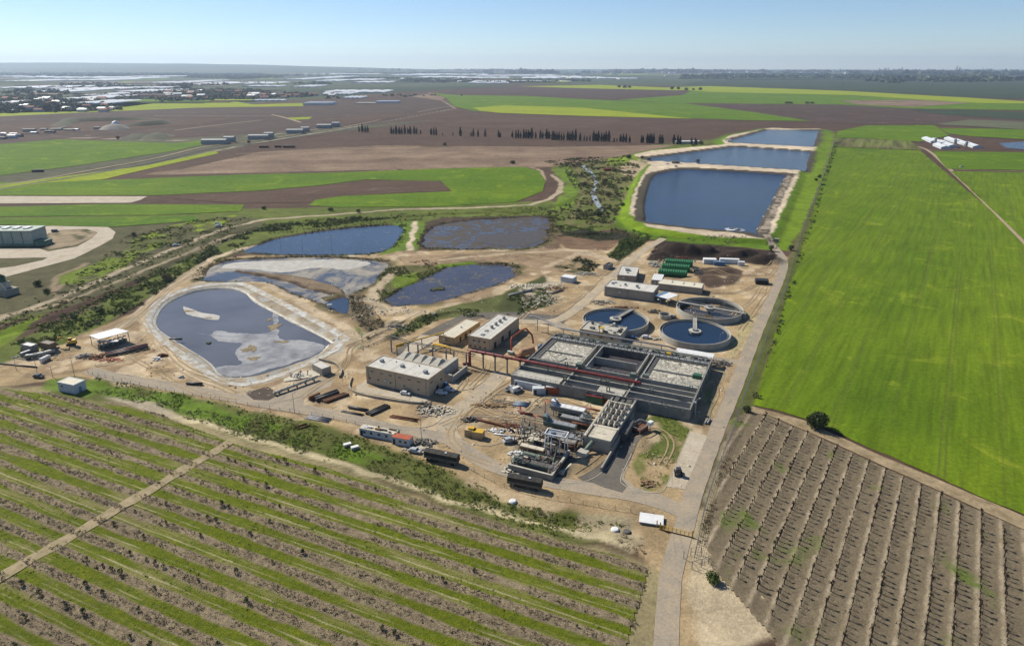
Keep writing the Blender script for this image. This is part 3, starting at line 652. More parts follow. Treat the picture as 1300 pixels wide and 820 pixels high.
ribbon('road', [(222,166),(262,161),(300,156.5),(332,153)], 3, M_TRACK, .50, jit=1); ribbon('road', [(345,146),(362,150),(382,156)], 4, M_TRACK, .52, jit=1); ribbon('road', [(-50,166),(60,160),(110,158)], 3, M_TRACK, .54, jit=1); ribbon('road', [(195,147.5),(290,148),(350,147)], 3, M_TRACK, .56, jit=1)
ribbon('road', [(480,189),(495,204),(507,216)], 3.5, M_TAN, .58, jit=2); ribbon('road', [(300,196),(480,189),(640,187),(830,189)], 1.6, M_TRACK, .50, jit=1)
sheet('green_field', [(366,149.5),(397,148.5),(392,151.5),(372,152.5)], .6, M_FL, amp=1); sheet('ploughed_field', [(430,151),(520,143),(560,141),(500,150),(440,158)], .62, M_BR, amp=1); sheet('ploughed_field', [(560,128),(520,123),(545,119.5),(566,124)], .9, M_TAN, amp=1); sheet('ploughed_field', [(600,150),(760,149),(820,158),(680,165),(560,160)], .14, M_BR, amp=2); sheet('ploughed_field', [(-200,168),(130,152),(300,150),(240,160),(60,170)], .62, M_BR, amp=2)
sheet('pavement', [(-300,252),(0,249),(187,249.5),(178,254),(166,257.5),(0,258.5),(-300,262)], .34, M_CONC, amp=.5)
# concrete apron of the plant on the left
sheet('concrete_pad', [(-60,290),(55,287),(115,286),(137,288),(147,295),(143,303),(125,313),(95,328),(50,340),(10,351),(-60,362),(-60,348),(20,338),(55,330),(60,327),(0,328),(-60,330),(-60,316),(0,315),(48,315),(62,319),(98,313),(118,302),(124,295),(110,291),(80,292),(62,296),(55,300)], .12, M_CONC, amp=.5)
M_RAIL = mat('rail_ballast', (.10,.095,.085), (.065,.06,.055), .3, .9)
ribbon('railway', [(-60,254),(0,241),(65,230),(130,219),(200,205),(262,190),(330,182),(380,174),(433,166),(500,152),(560,139)], 2.6, M_RAIL, .55, jit=.2)
ribbon('road', [(-60,246),(0,236),(65,226),(130,214),(200,201),(262,186.5),(330,178.5),(380,170.5),(433,162.5),(500,149),(560,137),(578,136)], 2.2, M_TRACK, .50, jit=.3)
# ------------------------------------------------------------------ water
def water_mat(name, base, rough=.08, bump_d=.05, scale=.35, foam=None, foam_lo=.56, foam_hi=.6, fs=.06, rot=0.4, second=None, spec=.5, trans=.0):
    m, nt, b = newmat(name); co = texco(nt)
    mp = N(nt, 'ShaderNodeMapping'); nt.links.new(co, mp.inputs[0]); mp.inputs['Rotation'].default_value = (0, 0, rot); mp.inputs['Scale'].default_value = (1, 2.2, 1)
    n1 = noise_fac(nt, scale, 5, .7, mp.outputs[0], .3)
    c_ = mix(nt, rng_map(nt, noise_fac(nt, .02, 4, .6, co), .35, .65), base, tuple(v * 1.5 for v in base))
    b.inputs['Roughness'].default_value = rough
    if foam:
        ff = noise_fac(nt, fs, 8, .72, co, 1.2); k = rng_map(nt, ff, foam_lo, foam_hi)
        fcol = mix(nt, rng_map(nt, noise_fac(nt, fs * 9, 6, .75, co, .8), .35, .65), foam, tuple(v * .62 for v in foam))
        c_ = mix(nt, k, c_, fcol); nt.links.new(rng_map(nt, k, 0, 1, rough, .75), b.inputs['Roughness'])
    nt.links.new(c_, b.inputs['Base Color']); b.inputs['IOR'].default_value = 1.33; b.inputs['Specular IOR Level'].default_value = spec
    bump(nt, b, n1, bump_d); return m
def water(name, poly, z, material, grow=2.5):
    cx = sum(p[0] for p in poly) / len(poly); cy = sum(p[1] for p in poly) / len(poly)
    q = [(x + (x - cx) / max(1, hypot(x - cx, y - cy)) * grow, y + (y - cy) / max(1, hypot(x - cx, y - cy)) * grow) for x, y in poly]
    return sheet(name, q, z, material, amp=0, px=False)
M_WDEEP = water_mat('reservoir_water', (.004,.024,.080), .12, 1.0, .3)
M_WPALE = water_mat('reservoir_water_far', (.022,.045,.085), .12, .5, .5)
M_WLAG = water_mat('lagoon_water', (.022,.034,.060), .10, .10, .5, (.22,.21,.17), .60, .68, .09)
M_WMARSH = water_mat('marsh_water', (.045,.043,.058), .14, .06, .5, (.17,.15,.10), .55, .62, .12)
M_WSLU = water_mat('sludge_water', (.095,.098,.112), .16, .04, .6, (.32,.32,.31), .70, .76, .03, spec=.5)
M_WSCUM = water_mat('scum_water', (.055,.06,.075), .12, .05, .5, (.36,.33,.28), .43, .56, .028)
M_WSPARK = water_mat('rippled_lagoon', (.045,.045,.06), .12, .10, .6, (.085,.068,.05), .44, .52, .07)
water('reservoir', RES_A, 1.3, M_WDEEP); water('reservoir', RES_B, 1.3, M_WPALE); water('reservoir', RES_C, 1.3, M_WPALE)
water('sludge_pond', POND_A, -1.2, M_WSLU, 1.2); water('lagoon', POND_B, -.5, M_WLAG, .6); water('lagoon', POND_C, -.55, M_WSCUM, .6)
water('lagoon', POND_D, -.5, M_WSPARK, .4); water('lagoon', POND_E, -.7, M_WMARSH, .4); water('lagoon', POND_F, -.5, M_WLAG, .4)
ribbon('stream', [(740,210),(752,222),(757,232),(753,243),(757,256),(765,268)], 2.2, water_mat('stream_water', (.25,.27,.28), .2, .02), .22, jit=1.0)
sheet('river', [(1268,182),(1300,180),(1400,182),(1400,195),(1300,190),(1278,188)], .45, M_WDEEP, amp=0)
# floating scum mats and mud islands
def mat_patch(px, py, rx, ry, z, c, name='scum', seed=0, th=.05, a=0.):
    cx, cy = at(px, py, z); r = random.Random(seed + int(px)); pts = []
    ph = [r.uniform(0, 6.28) for _ in range(5)]
    for k in range(64):
        w = 2 * pi * k / 64; q = 1 + .22 * sin(3 * w + ph[0]) + .14 * sin(5 * w + ph[1]) + .12 * sin(9 * w + ph[2]) + .08 * sin(17 * w + ph[3]) + .05 * sin(27 * w + ph[4])
        X, Y = rx * q * cos(w), ry * q * sin(w); pts.append((cx + X * cos(a) - Y * sin(a), cy + X * sin(a) + Y * cos(a)))
    mb = MB(); mb.prism(pts, z - .2, z + th, False); o = obj(name, mb, c); tag(o, kind='stuff'); return o
M_SC1 = mat('pale_scum', (.50,.49,.45), (.36,.35,.32), .22, .7, .02, s2=1.2); M_SC2 = mat('ochre_scum', (.33,.26,.15), (.16,.12,.07), .5, .9, .1); M_SC3 = mat('grey_scum', (.36,.36,.36), (.15,.155,.17), .07, .4, .01, s2=.5, lo=.42, hi=.64)
def poly_patch(pts, z, c, name='scum', amp=.6, th=.0):
    q = P(pts, z); a_ = np.array(smooth_path(q, True, .8)); q = [(x + amp * .9 * u + .45 * u2, y + amp * .9 * v + .45 * v2) for (x, y), u, v, u2, v2 in zip(a_.tolist(), fbm(a_[:,0], a_[:,1], 6, 3, 3.), fbm(a_[:,0], a_[:,1], 6, 3, 8.), fbm(a_[:,0], a_[:,1], 1.6, 2, 3.), fbm(a_[:,0], a_[:,1], 1.6, 2, 8.))]
    return sheet(name, q, z, c, 'stuff', amp=0, px=False)
poly_patch([(252,422),(262,426),(275,420),(300,423),(343,421),(345,400),(352,398),(356,430),(385,432),(412,440),(397,452),(370,460),(330,473),(308,477),(283,476),(276,466),(305,462),(300,448),(306,436),(285,434)], -1.18, M_SC3, amp=1.6)
poly_patch([(233,389),(245,393),(262,398),(278,401),(276,406),(262,405),(245,401),(236,397)], -1.14, M_SC1, amp=.5)
for px, py, rx, ry, c in ((239,395,2.6,1.6,M_SC2),(264,404,2.2,.9,M_SC2),(348,415,2.6,4.2,M_SC2),(358,434,3.4,1.2,M_SC2),(317,443,3.0,3.6,M_SC2),(322,455,2.4,1.8,M_SC2),(342,406,1.2,1.8,M_SC2)):
    mat_patch(px, py, rx, ry, -1.19, c, 'floating_sludge', th=.1)
ribbon('pond_liner', [], 1.9, mat('liner', (.50,.51,.50), (.34,.28,.19), .22, .7, .05, s2=1.5, lo=.42, hi=.58), .10, pts2=[(x * .955 + -115 * 0 + (1 - .955) * CXA, y * .955 + (1 - .955) * CYA) for x, y in RIM_A])
ribbon('pond_edge', [], .55, mat('edge_scum', (.66,.65,.60), (.45,.42,.35), .4, .8, .03, s2=2), .16, pts2=[(x * 1.012 - .012 * CXA, y * 1.012 - .012 * CYA) for x, y in POND_A], zmin=-1.15)
mat_patch(265, 436, .9, .8, -1.19, mat('weed_dark', (.03,.06,.015)), 'weed_clump', th=.5)
poly_patch([(283,340),(300,333),(360,331),(430,330),(470,334),(440,342),(400,340),(360,346),(320,342)], -.5, M_SC1, amp=1.2)
poly_patch([(610,298),(650,296),(690,292),(692,300),(672,311),(640,312),(605,306)], -.42, mat('wet_mud', (.10,.085,.07), (.05,.042,.035), .3, .5, .05), 'mud_bank', amp=1.0)
mat_patch(556, 367, 4.0, 2.4, -.66, mat('reed_island', (.08,.10,.03), (.03,.03,.015), .8, .9, .2), 'mud_bank', th=.4, a=.5)
for k, (px, py, r_) in enumerate([(932,291.5,4.5),(926,290.5,2.5),(938,292,2.5),(930,290,2),(941,293,1.5)]):
    mat_patch(px, py, r_ * 1.4, r_ * .9, 1.28, mat('white_foam', (.8,.82,.85), (.5,.6,.7), .8, .6, .2), 'foam', th=.12, seed=k)
# ------------------------------------------------------------------ object materials
CA = radians(-24.6)
M_WALL = mat('tan_render', (.56,.45,.32), (.49,.39,.27), .4, .9, .01, s2=4)
M_WALL2 = mat('ochre_render', (.60,.45,.26), (.44,.31,.17), .4, .9, .01, s2=4)
M_GWALL = mat('grey_render', (.40,.37,.32), (.32,.295,.25), .3, .9, .01, s2=3)
M_ROOF = mat('roof_felt', (.64,.63,.59), (.50,.49,.45), .25, .85, .02, s2=2)
M_ROOFC = mat('cream_roof', (.70,.66,.54), (.60,.56,.45), .3, .8)
M_WHITE = mat('white_sheet', (.80,.81,.82), (.68,.70,.72), .5, .55, spec=.4)
M_WALLW = mat('white_render', (.62,.66,.70), (.50,.54,.58), .6, .8)
M_CON = mat('concrete', (.33,.32,.29), (.22,.215,.195), .35, .9, .03, s2=3)
M_CONL = mat('concrete_light', (.52,.50,.44), (.38,.365,.32), .35, .9, .03, s2=3)
M_CONC2 = mat('cream_concrete', (.66,.61,.50), (.50,.46,.37), .4, .85, .02, s2=3)
M_COND = mat('wet_concrete', (.16,.155,.155), (.085,.082,.088), .3, .6, .02, s2=2)
M_DARK = mat('dark_opening', (.018,.018,.02), (.03,.03,.03), 1, .5)
M_GLASS = mat('window_glass', (.02,.026,.034), (.03,.04,.05), 1, .12, spec=.6)
M_RED = mat('red_pipe', (.26,.035,.03), (.17,.03,.028), 1.2, .5, spec=.4)
M_ORANGE = mat('orange_pipe', (.50,.12,.045), (.34,.08,.035), 1.2, .55)
M_RUST = mat('rust', (.22,.085,.04), (.10,.045,.028), 1.4, .9, .03)
M_YEL = mat('yellow_paint', (.72,.46,.03), (.55,.33,.03), 1, .5, spec=.4)
M_STEEL = mat('galvanised', (.42,.43,.44), (.30,.31,.32), 1.5, .45, metal=.3)
M_STEELD = mat('dark_steel', (.15,.145,.135), (.075,.072,.068), 1.5, .6)
M_GREENM = mat('green_paint', (.045,.16,.085), (.03,.10,.06), 1.0, .5)
M_GGREY = mat('grey_green_steel', (.20,.245,.20), (.12,.15,.125), .8, .55)
M_MEMB = mat('green_membrane', (.012,.23,.075), (.008,.15,.05), .6, .45, .05, spec=.4)
M_BLUE = mat('blue_sheet', (.10,.19,.32), (.16,.26,.40), .4, .5, spec=.4)
M_TARP = mat('black_tarp', (.022,.022,.020), (.045,.042,.036), .8, .75, .06)
M_TAN2 = mat('timber', (.33,.22,.12), (.22,.14,.075), 1.5, .85)
M_TYRE = mat('tyre_rubber', (.018,.018,.018), (.03,.028,.026), 3, .9)
M_PIPEG = mat('grey_pipe', (.33,.33,.34), (.22,.22,.23), 1, .5)
M_PIPED = mat('black_pipe', (.035,.033,.032), (.075,.068,.06), 1, .5)
M_BARE = mat('bark', (.10,.075,.055), (.06,.045,.033), 2, .95)
def paintm(name, c, rough=.3): return mat(name, c, tuple(v * .85 for v in c), 1.5, rough, spec=.5)
M_CARW = paintm('car_white', (.78,.79,.80)); M_CARS = paintm('car_silver', (.50,.52,.54)); M_CARD = paintm('car_dark', (.05,.055,.07)); M_CARB = paintm('car_blue', (.07,.12,.24))
def B(name, par, m, *bx):
    mb = MB()
    for b_ in bx: mb.box(*b_)
    return obj(name, mb, m, par)
def T(name, par, m, pts, r, n=8, **k): return obj(name, MB().tube(pts, r, n, **k), m, par, True)
def cthing(name, label, cat, px, py, group=None, rz=CA, z=0.0):
    x, y = at(px, py, z); return thing(name, label, cat, (x, y, z), rz, group)
def building(name, label, cat, A, Bc, Cc, h, wm, rm, parapet=.45, group=None, openings=(), vents=(), pm=None, pt=.28, recess=.35):
    (cx, cy), a, w, d = rect(A, Bc, Cc, h); t = thing(name, label, cat, (cx, cy, 0), a, group)
    x0, x1, y0, y1 = -w / 2, w / 2, -d / 2, d / 2
    B('wall', t, wm, (x0, y0, -.2, x1, y1, h - recess))
    rf = B('roof', t, rm, (x0 + .02, y0 + .02, h - recess, x1 - .02, y1 - .02, h - recess + .12))
    if parapet:
        B('parapet', t, pm or wm, (x0 - .04, y0 - .04, h - recess - .02, x1 + .04, y0 + pt, h), (x0 - .04, y1 - pt, h - recess - .02, x1 + .04, y1 + .04, h), (x0 - .04, y0 + pt, h - recess - .02, x0 + pt, y1 - pt, h), (x1 - pt, y0 + pt, h - recess - .02, x1 + .04, y1 - pt, h))
    for kind, side, pos, z0, ww, hh in openings:      # pos 0..1 along the side
        if side in 'ns':
            px_ = x0 + w * pos; yy = y0 if side == 's' else y1; s_ = -1 if side == 's' else 1
            ys0, ys1 = sorted((yy, yy + s_ * .05)); fr = B(kind, t, M_CONL if kind == 'window' else M_DARK, (px_ - ww / 2, ys0, z0, px_ + ww / 2, ys1, z0 + hh))
            if kind == 'window': ys2 = sorted((yy + s_ * .05, yy + s_ * .08)); B('pane', fr, M_GLASS, (px_ - ww / 2 + .1, ys2[0], z0 + .1, px_ + ww / 2 - .1, ys2[1], z0 + hh - .1))
        else:
            py_ = y0 + d * pos; xx = x1 if side == 'e' else x0; s_ = 1 if side == 'e' else -1
            xs0, xs1 = sorted((xx, xx + s_ * .05)); fr = B(kind, t, M_CONL if kind == 'window' else M_DARK, (xs0, py_ - ww / 2, z0, xs1, py_ + ww / 2, z0 + hh))
            if kind == 'window': xs2 = sorted((xx + s_ * .05, xx + s_ * .08)); B('pane', fr, M_GLASS, (xs2[0], py_ - ww / 2 + .1, z0 + .1, xs2[1], py_ + ww / 2 - .1, z0 + hh - .1))
    for u, v, sx, sy, sz in vents:
        X, Y = x0 + w * u, y0 + d * v; zz = h - recess + .12
        q = B('roof_vent', t, M_STEEL, (X - sx / 2, Y - sy / 2, zz, X + sx / 2, Y + sy / 2, zz + sz * .7), (X - sx * .62, Y - sy * .62, zz + sz * .7, X + sx * .3, Y + sy * .62, zz + sz))
    if h > 3.9 and d > 6:
        B('plinth', t, M_CON, (x0 - .05, y0 - .05, -.1, x1 + .05, y0, .5), (x1, y0 - .05, -.1, x1 + .05, y1, .5))
        for q_ in (.04, .48, .96): B('downpipe', t, M_PIPEG, (x0 + w * q_ - .07, y0 - .16, .1, x0 + w * q_ + .07, y0 - .02, h - .5))
        B('air_conditioner', t, M_WHITE, (x0 + w * .3, y0 - .45, 2.9 if h > 5 else 2.2, x0 + w * .3 + .9, y0 - .02, 3.5 if h > 5 else 2.8)); B('roof_seam', t, M_CON, *[(x0 + w * k_ / 5 - .05, y0 + .3, h - recess + .12, x0 + w * k_ / 5 + .05, y1 - .3, h - recess + .14) for k_ in (1, 2, 3, 4)])
    t['_w'] = w; t['_d'] = d
    return t, w, d, a
# ------------------------------------------------------------------ buildings of the plant
t, w, d, a = building('control_building', 'largest tan flat-roofed block, with a white car parked at its long front wall', 'building', (464,464), (543.6,481.6), (562.7,467), 7.7, M_WALL, M_ROOF,
   openings=[('window','s',.06,2.2,.9,.9),('window','s',.20,2.2,.9,.9),('window','s',.40,2.2,.9,.9),('window','s',.62,2.2,.9,.9),('window','s',.84,2.0,.9,.9)] +
            [('vent_slot','s',p,5.6,1.4,.35) for p in (.1,.26,.4,.55,.7,.85)] + [('door','e',.55,.1,1.6,2.6),('window','e',.2,5.2,1.8,.9),('window','e',.8,3.4,1.2,1.0)],
   vents=[(.12,.55,1.5,1.1,1.0),(.47,.5,1.5,1.1,1.0),(.86,.42,1.6,1.2,1.1),(.3,.75,.4,.4,.4),(.66,.8,.4,.4,.5)])
# hopper annex behind it
fx, fy = at(540, 462, 5); t = thing('filter_annex', 'lower grey annex with a row of open pyramid hoppers behind the tan control block', 'building', (*at(541.5, 456.5, 4.6), 0), radians(-25.7))
B('wall', t, M_CON, (-13.2, -4.6, -.2, 9.6, 4.6, 4.2)); B('side_wall', t, M_CONL, (9.6, -6.0, -.2, 11.6, 6.2, 5.2), (11.6, -6.0, -.2, 15.5, -5.2, 3.2), (15.4, -6.0, -.2, 15.9, 6.2, 2.6))
for k in range(5):
    x = -11 + k * 4.1; mb = MB()
    mb.add([(x-1.9,-3.6,4.2),(x+1.9,-3.6,4.2),(x+1.9,3.2,4.2),(x-1.9,3.2,4.2),(x-1.2,.9,5.3),(x+.9,.9,5.3),(x+.9,2.4,5.3),(x-1.2,2.4,5.3)], [(0,1,5,4),(1,2,6,5),(2,3,7,6),(3,0,4,7),(4,5,6,7)])
    obj('hopper', mb, M_CONL, t)
building('pump_house', 'small low tan building with two doors between the asphalt yard and the tall block', 'building', (557,425), (576.7,429), (607,407.5), 4, M_WALL2, M_ROOFC, pm=M_WALL2,
   openings=[('door','e',.22,.1,1.5,2.6),('door','e',.42,.1,2.0,2.6),('door','e',.6,.1,1.4,2.6)], vents=[(.5,.55,.5,.5,.6)])
building('blower_building', 'tall tan block with five turbine vents on its roof and a blank shaded side', 'building', (594,425.5), (622.7,430.6), (659.6,402.7), 6.1, M_WALL, M_ROOF,
   openings=[('window','s',p,3.7,1.1,.9) for p in (.26,.5,.74)] + [('window','s',p,.9,1.1,.9) for p in (.12,.32,.54,.76)] + [('door','e',p,.1,2.4,3) for p in (.15,.4,.65)],
   vents=[(.5,p,.9,1.3,1.3) for p in (.42,.56,.70,.84)] + [(.45,.28,1.5,1.5,.35),(.5,.12,1.5,1.5,.35)])
t, w, d, a = building('press_house', 'long grey flat-roofed shed with small roof fans beside the sandy road', 'building', (767.6,363.4), (829.5,371.3), (837.4,362.2), 5.5, M_GWALL, M_ROOF,
   openings=[('door','e',.5,.1,3.0,3.6)], vents=[(.1,.5,1.3,1.1,.8),(.14,.65,1.2,.8,.6),(.37,.5,1.1,.9,1.1),(.28,.35,.6,.6,.5),(.62,.45,1.3,1.3,1.2),(.66,.3,.7,.7,.8)])
t, w, d, a = building('canopy', 'blue and white sheet canopy on posts at the end of the long grey shed', 'canopy', (830,375), (848.4,379.9), (853.3,372), 4.0, M_DARK, M_BLUE, parapet=0, recess=.16)
for o in list(t.children):
    if o.name.startswith('wall'): bpy.data.objects.remove(o)
B('roof_sheet', t, M_WHITE, (-1.5, -d/2 + .1, 3.97, w/2 - .1, d/2 - .1, 4.02))
for x in (-w/2+.3, 0, w/2-.3):
    for y in (-d/2+.3, d/2-.3): B('post', t, M_STEELD, (x-.1, y-.1, -.1, x+.1, y+.1, 3.82))
building('switch_house', 'smaller square grey building with a silver fan unit on its sunken roof', 'building', (783.8,348.8), (807.6,350.6), (819.8,339.6), 4, M_GWALL, M_ROOF, vents=[(.45,.55,2.6,1.8,1.3),(.5,.3,1.0,1.0,.5)], openings=[('door','e',.6,.1,2,2.6)])
building('canopy_hut', 'small square white-topped hut beside the green tubes', 'hut', (827,354.9), (839.9,356.1), (846,348.8), 4.0, M_GWALL, M_WHITE, parapet=0, recess=.14)
building('sludge_shed', 'long grey shed with a cream roof in three panels below the green tubes', 'shed', (835,359.7), (891,365.9), (894,359.7), 3.9, M_GWALL, M_ROOFC, parapet=.3, recess=.2,
   openings=[('window','s',.3,2,.8,.6)], vents=[(.3,.6,.3,3.5,.25),(.56,.6,.3,3.5,.25),(.8,.6,.3,3.5,.25)])
building('transformer_hut', 'small grey hut with a pale roof at the end of the white inlet pipe', 'hut', (396,462), (408.5,468.5), (419,464), 3.2, M_GWALL, M_ROOF, parapet=.2, recess=.15, openings=[('door','w',.5,.1,1.6,2.2),('window','s',.5,1.4,1.0,.7)])
building('pump_hut', 'lone white block hut with a flat roof and blue door beside the orchard', 'hut', (72.3,484.6), (93,488.8), (105.4,481.5), 4.0, M_WALLW, M_ROOFC, parapet=.25, recess=.2, pm=M_WALLW)
t = bpy.data.objects['pump_hut']; w, d = t['_w'], t['_d']; B('door', t, M_BLUE, (w/2, -.7, .0, w/2+.06, .5, 2.3)); B('window', t, M_DARK, (-w/4-.5, -d/2-.04, 2.2, -w/4+.5, -d/2, 2.8))
t, w, d, a = building('site_hut', 'tiny hut with an overhanging white roof among rubble left of the middle road', 'hut', (712,351), (727,353.5), (732,350.3), 3.2, M_WALLW, M_WHITE, parapet=0, recess=.12)
building('stone_hut', 'low dark shelter standing at the road bend beside the wooded bank', 'hut', (766,336), (772,337), (774,333), 3.0, M_GWALL, M_DARK, parapet=.1)
# green membrane tubes
ang = radians(-16)
for k, (px, py, lb) in enumerate([(862,333,'farthest of the three green ribbed horizontal tanks'),(858,339,'middle one of the three green ribbed horizontal tanks'),(854,346,'nearest of the three green ribbed horizontal tanks, beside the cream-roofed shed')]):
    x, y = at(px, py, 2.4); t = thing('green_tank', lb, 'tank', (x, y, 0), ang, 'green horizontal tanks'); L = 17.0
    mb = MB(); pts = []; 
    prof = [(-L/2, 0), (-L/2 + .05, 1.9)]
    for i in range(12):
        xa = -L/2 + .1 + i * L / 12; prof += [(xa + .05, 1.95), (xa + L/24, 2.15), (xa + L/12 - .05, 1.95)]
    prof += [(L/2, 0)]
    n = 20
    for i, (xx, r) in enumerate(prof):
        for q in range(n): w_ = 2 * pi * q / n; mb.v.append((xx, r * cos(w_), 2.3 + r * sin(w_)))
    for i in range(len(prof) - 1):
        for q in range(n): mb.f.append((i*n+q, i*n+(q+1)%n, (i+1)*n+(q+1)%n, (i+1)*n+q))
    obj('shell', mb, M_MEMB, t)
    for xx in (-6, -2, 2, 6): B('saddle', t, M_CON, (xx-.2, -1.6, -.1, xx+.2, 1.6, .9))
    B('walkway', t, M_GREENM, (-L/2, -.25, 4.42, L/2, .25, 4.5)); T('inlet_pipe', t, M_STEEL, [(-L/2, 0, 3.2), (-L/2-1.6, 0, 3.2), (-L/2-1.6, 0, .1)], .22)
# ------------------------------------------------------------------ clarifiers
def clarifier(label, px, py, rimz, R, arm, wz=None, full=False, floor=-.5):
    x, y = at(px, py, rimz); t = thing('clarifier', label, 'tank', (x, y, 0), 0)
    obj('wall', MB().lathe([(R, -.2), (R, rimz), (R - .32, rimz), (R - .32, floor)], 72), M_CONL, t, False)
    obj('launder', MB().lathe([(R - .45, rimz - .75), (R - 1.3, rimz - .75), (R - 1.3, rimz - .45), (R - 1.42, rimz - .45), (R - 1.42, rimz - 1.3), (R - .45, rimz - 1.3)], 72), M_CON, t)
    if wz is not None:
        obj('water', MB().lathe([(.01, wz), (R * .5, wz), (R - .46, wz)], 72), M_WCLA, t)
    else:
        obj('floor', MB().lathe([(.01, floor + .1), (R * .5, floor + .3), (R - .46, floor + .5)], 72), M_COND, t)
        obj('water', MB().lathe([(.01, floor + .55), (R * .93, floor + .56)], 72), mat('drained_water', (.10,.085,.06), (.07,.06,.05), .2, .15), t)
    fw = obj('feed_well', MB().lathe([(2.3, rimz - 1.4), (2.3, rimz + .1), (2.15, rimz + .1), (2.15, rimz - 1.4)], 28), M_CONL, t)
    obj('centre_column', MB().cyl(0, 0, floor, rimz + .7, .55, 14).cyl(0, 0, rimz + .6, rimz + 1.0, 1.2, 16), M_STEEL, t)
    obj('well_plate', MB().lathe([(2.9, rimz + .25), (1.1, rimz + .25), (1.1, rimz + .34), (2.9, rimz + .34)], 24), M_CONL, t)
    ux, uy = cos(arm), sin(arm); b_ = MB(); lo = -R + .3 if full else -1.0; hi = R + .6
    nx_, ny_ = -uy, ux
    def plank(l0, l1, o0, o1, z0, z1):
        b_.add([(ux*l+nx_*o, uy*l+ny_*o, z) for z in (z0, z1) for l, o in ((l0,o0),(l1,o0),(l1,o1),(l0,o1))], [(0,1,5,4),(1,2,6,5),(2,3,7,6),(3,0,4,7),(4,5,6,7),(3,2,1,0)])
    plank(lo, hi, -.85, .85, rimz + .15, rimz + .32)
    obj('bridge', b_, M_CONL, t); b_ = MB()
    for o in (-.85, .85):
        plank(lo, hi, o - .05, o + .05, rimz + 1.25, rimz + 1.33); plank(lo, hi, o - .04, o + .04, rimz + .78, rimz + .84); plank(lo, hi, o - .06, o + .06, rimz - .25, rimz + .15)
        l = lo
        while l < hi: plank(l, l + .08, o - .04, o + .04, rimz + .3, rimz + 1.3); l += 1.4
    obj('handrail', b_, M_STEEL, t); b_ = MB(); plank(hi - .2, hi + 1.0, -.9, .9, -.1, rimz + .3); obj('bridge_carriage', b_, M_CON, t)
    mb = MB(); s2 = arm + pi * .85; mb.tube([(0, 0, rimz + .1), (cos(s2) * 4.2, sin(s2) * 4.2, rimz - .2)], .12, 6); obj('scraper_arm', mb, M_STEEL, t)
    return t
M_WCLA = water_mat('clarifier_water', (.008,.020,.045), .08, .03, .5)
clarifier('round water-filled tank half hidden by the pale equipment block, left of the other two', 781.4, 404.8, 3.0, 16.0, radians(52), 2.2)
clarifier('round water-filled tank nearest the camera, its bridge reaching to the far rim', 882.2, 420.3, 3.0, 16.2, radians(76), 2.2)
clarifier('drained round tank with a brown floor and a bridge across its whole width', 901, 390.3, 3.0, 16.6, radians(-32), None, True)
x, y = at(844.5, 399, 2); t = thing('splitter_chamber', 'small round concrete chamber between the three large round tanks', 'tank', (x, y, 0), 0)
obj('wall', MB().lathe([(3.1, -.1), (3.1, 2.2), (2.8, 2.2), (2.8, .6), (.01, .6)], 28), M_CONL, t); B('pipe_box', t, M_CON, (3, -1, -.1, 5.5, 1, 1.6))
# ------------------------------------------------------------------ aeration basin block
BO = (-2.0, 244.6); BZ = 4.5
def loc(x, y): c, s_ = cos(CA), sin(CA); return (BO[0] + x * c - y * s_, BO[1] + x * s_ + y * c)
t = thing('aeration_basin', 'big rectangular concrete basin block with two frothy cells and a dark empty one', 'basin', (*BO, 0), CA); basin = t
X0, X1, YA, YB, YC, YD = 1.0, 70.8, 1.6, 20.2, 44.6, 50.0
W = .42
B('outer_wall', t, M_CON, (X0, YA, -.3, X1, YA + W, BZ), (X0, YD - W, -.3, X1, YD, BZ), (X0, YA + W, -.3, X0 + W, YD - W, BZ), (X1 - W, YA + W, -.3, X1, YD - W, BZ))
B('inner_wall', t, M_CONL, (X0 + W, YB, -.3, X1 - W, YB + .5, BZ - .02), (X0 + W, YC, -.3, X1 - W, YC + .5, BZ - .02))
for xx in (23.9, 46.8):
    B('division_wall', t, M_CONL, (xx - 1.5, YB + .5, -.3, xx - 1.1, YC, BZ - .03), (xx + 1.1, YB + .5, -.3, xx + 1.5, YC, BZ - .03))
    B('channel_floor', t, M_COND, (xx - 1.1, YB + .5, -.3, xx + 1.1, YC, 2.6))
M_FROTH = None
m, nt, b = newmat('froth'); co = texco(nt)
n1 = noise_fac(nt, .38, 6, .66, co, 3.2); n2 = noise_fac(nt, .09, 3, .6, co)
c_ = mix(nt, rng_map(nt, n1, .42, .58), (.12, .11, .085), (.66, .63, .53)); c_ = mix(nt, rng_map(nt, n2, .4, .7, 0, .35), c_, (.40, .40, .36))
nt.links.new(c_, b.inputs['Base Color']); b.inputs['Roughness'].default_value = .75; bump(nt, b, n1, .25); M_FROTH = m
def grid_plane(x0, y0, x1, y1, z, m, par, name):
    return obj(name, MB().quad((x0,y0,z),(x1,y0,z),(x1,y1,z),(x0,y1,z)), m, par)
grid_plane(X0 + W, YB + .5, 22.4, YC, 3.7, M_FROTH, t, 'froth_surface'); grid_plane(48.3, YB + .5, X1 - W, YC, 3.7, M_FROTH, t, 'froth_surface')
B('cell_floor', t, M_COND, (25.4, YB + .5, -.3, 45.3, YC, .3)); grid_plane(25.4, YB + .5, 45.3, YC, 1.2, mat('dark_liquor', (.06,.06,.075), (.09,.08,.085), .15, .25), t, 'liquor_surface')
B('baffle_wall', t, M_CONL, (3.8, 31.2, -.3, 20.6, 31.5, BZ - .1)); B('baffle_wall', t, M_CONL, (25.4, 32.4, -.3, 43.5, 32.75, BZ - .1)); B('baffle_wall', t, M_CONL, (50.4, 31.0, -.3, 69.4, 31.3, BZ - .1))
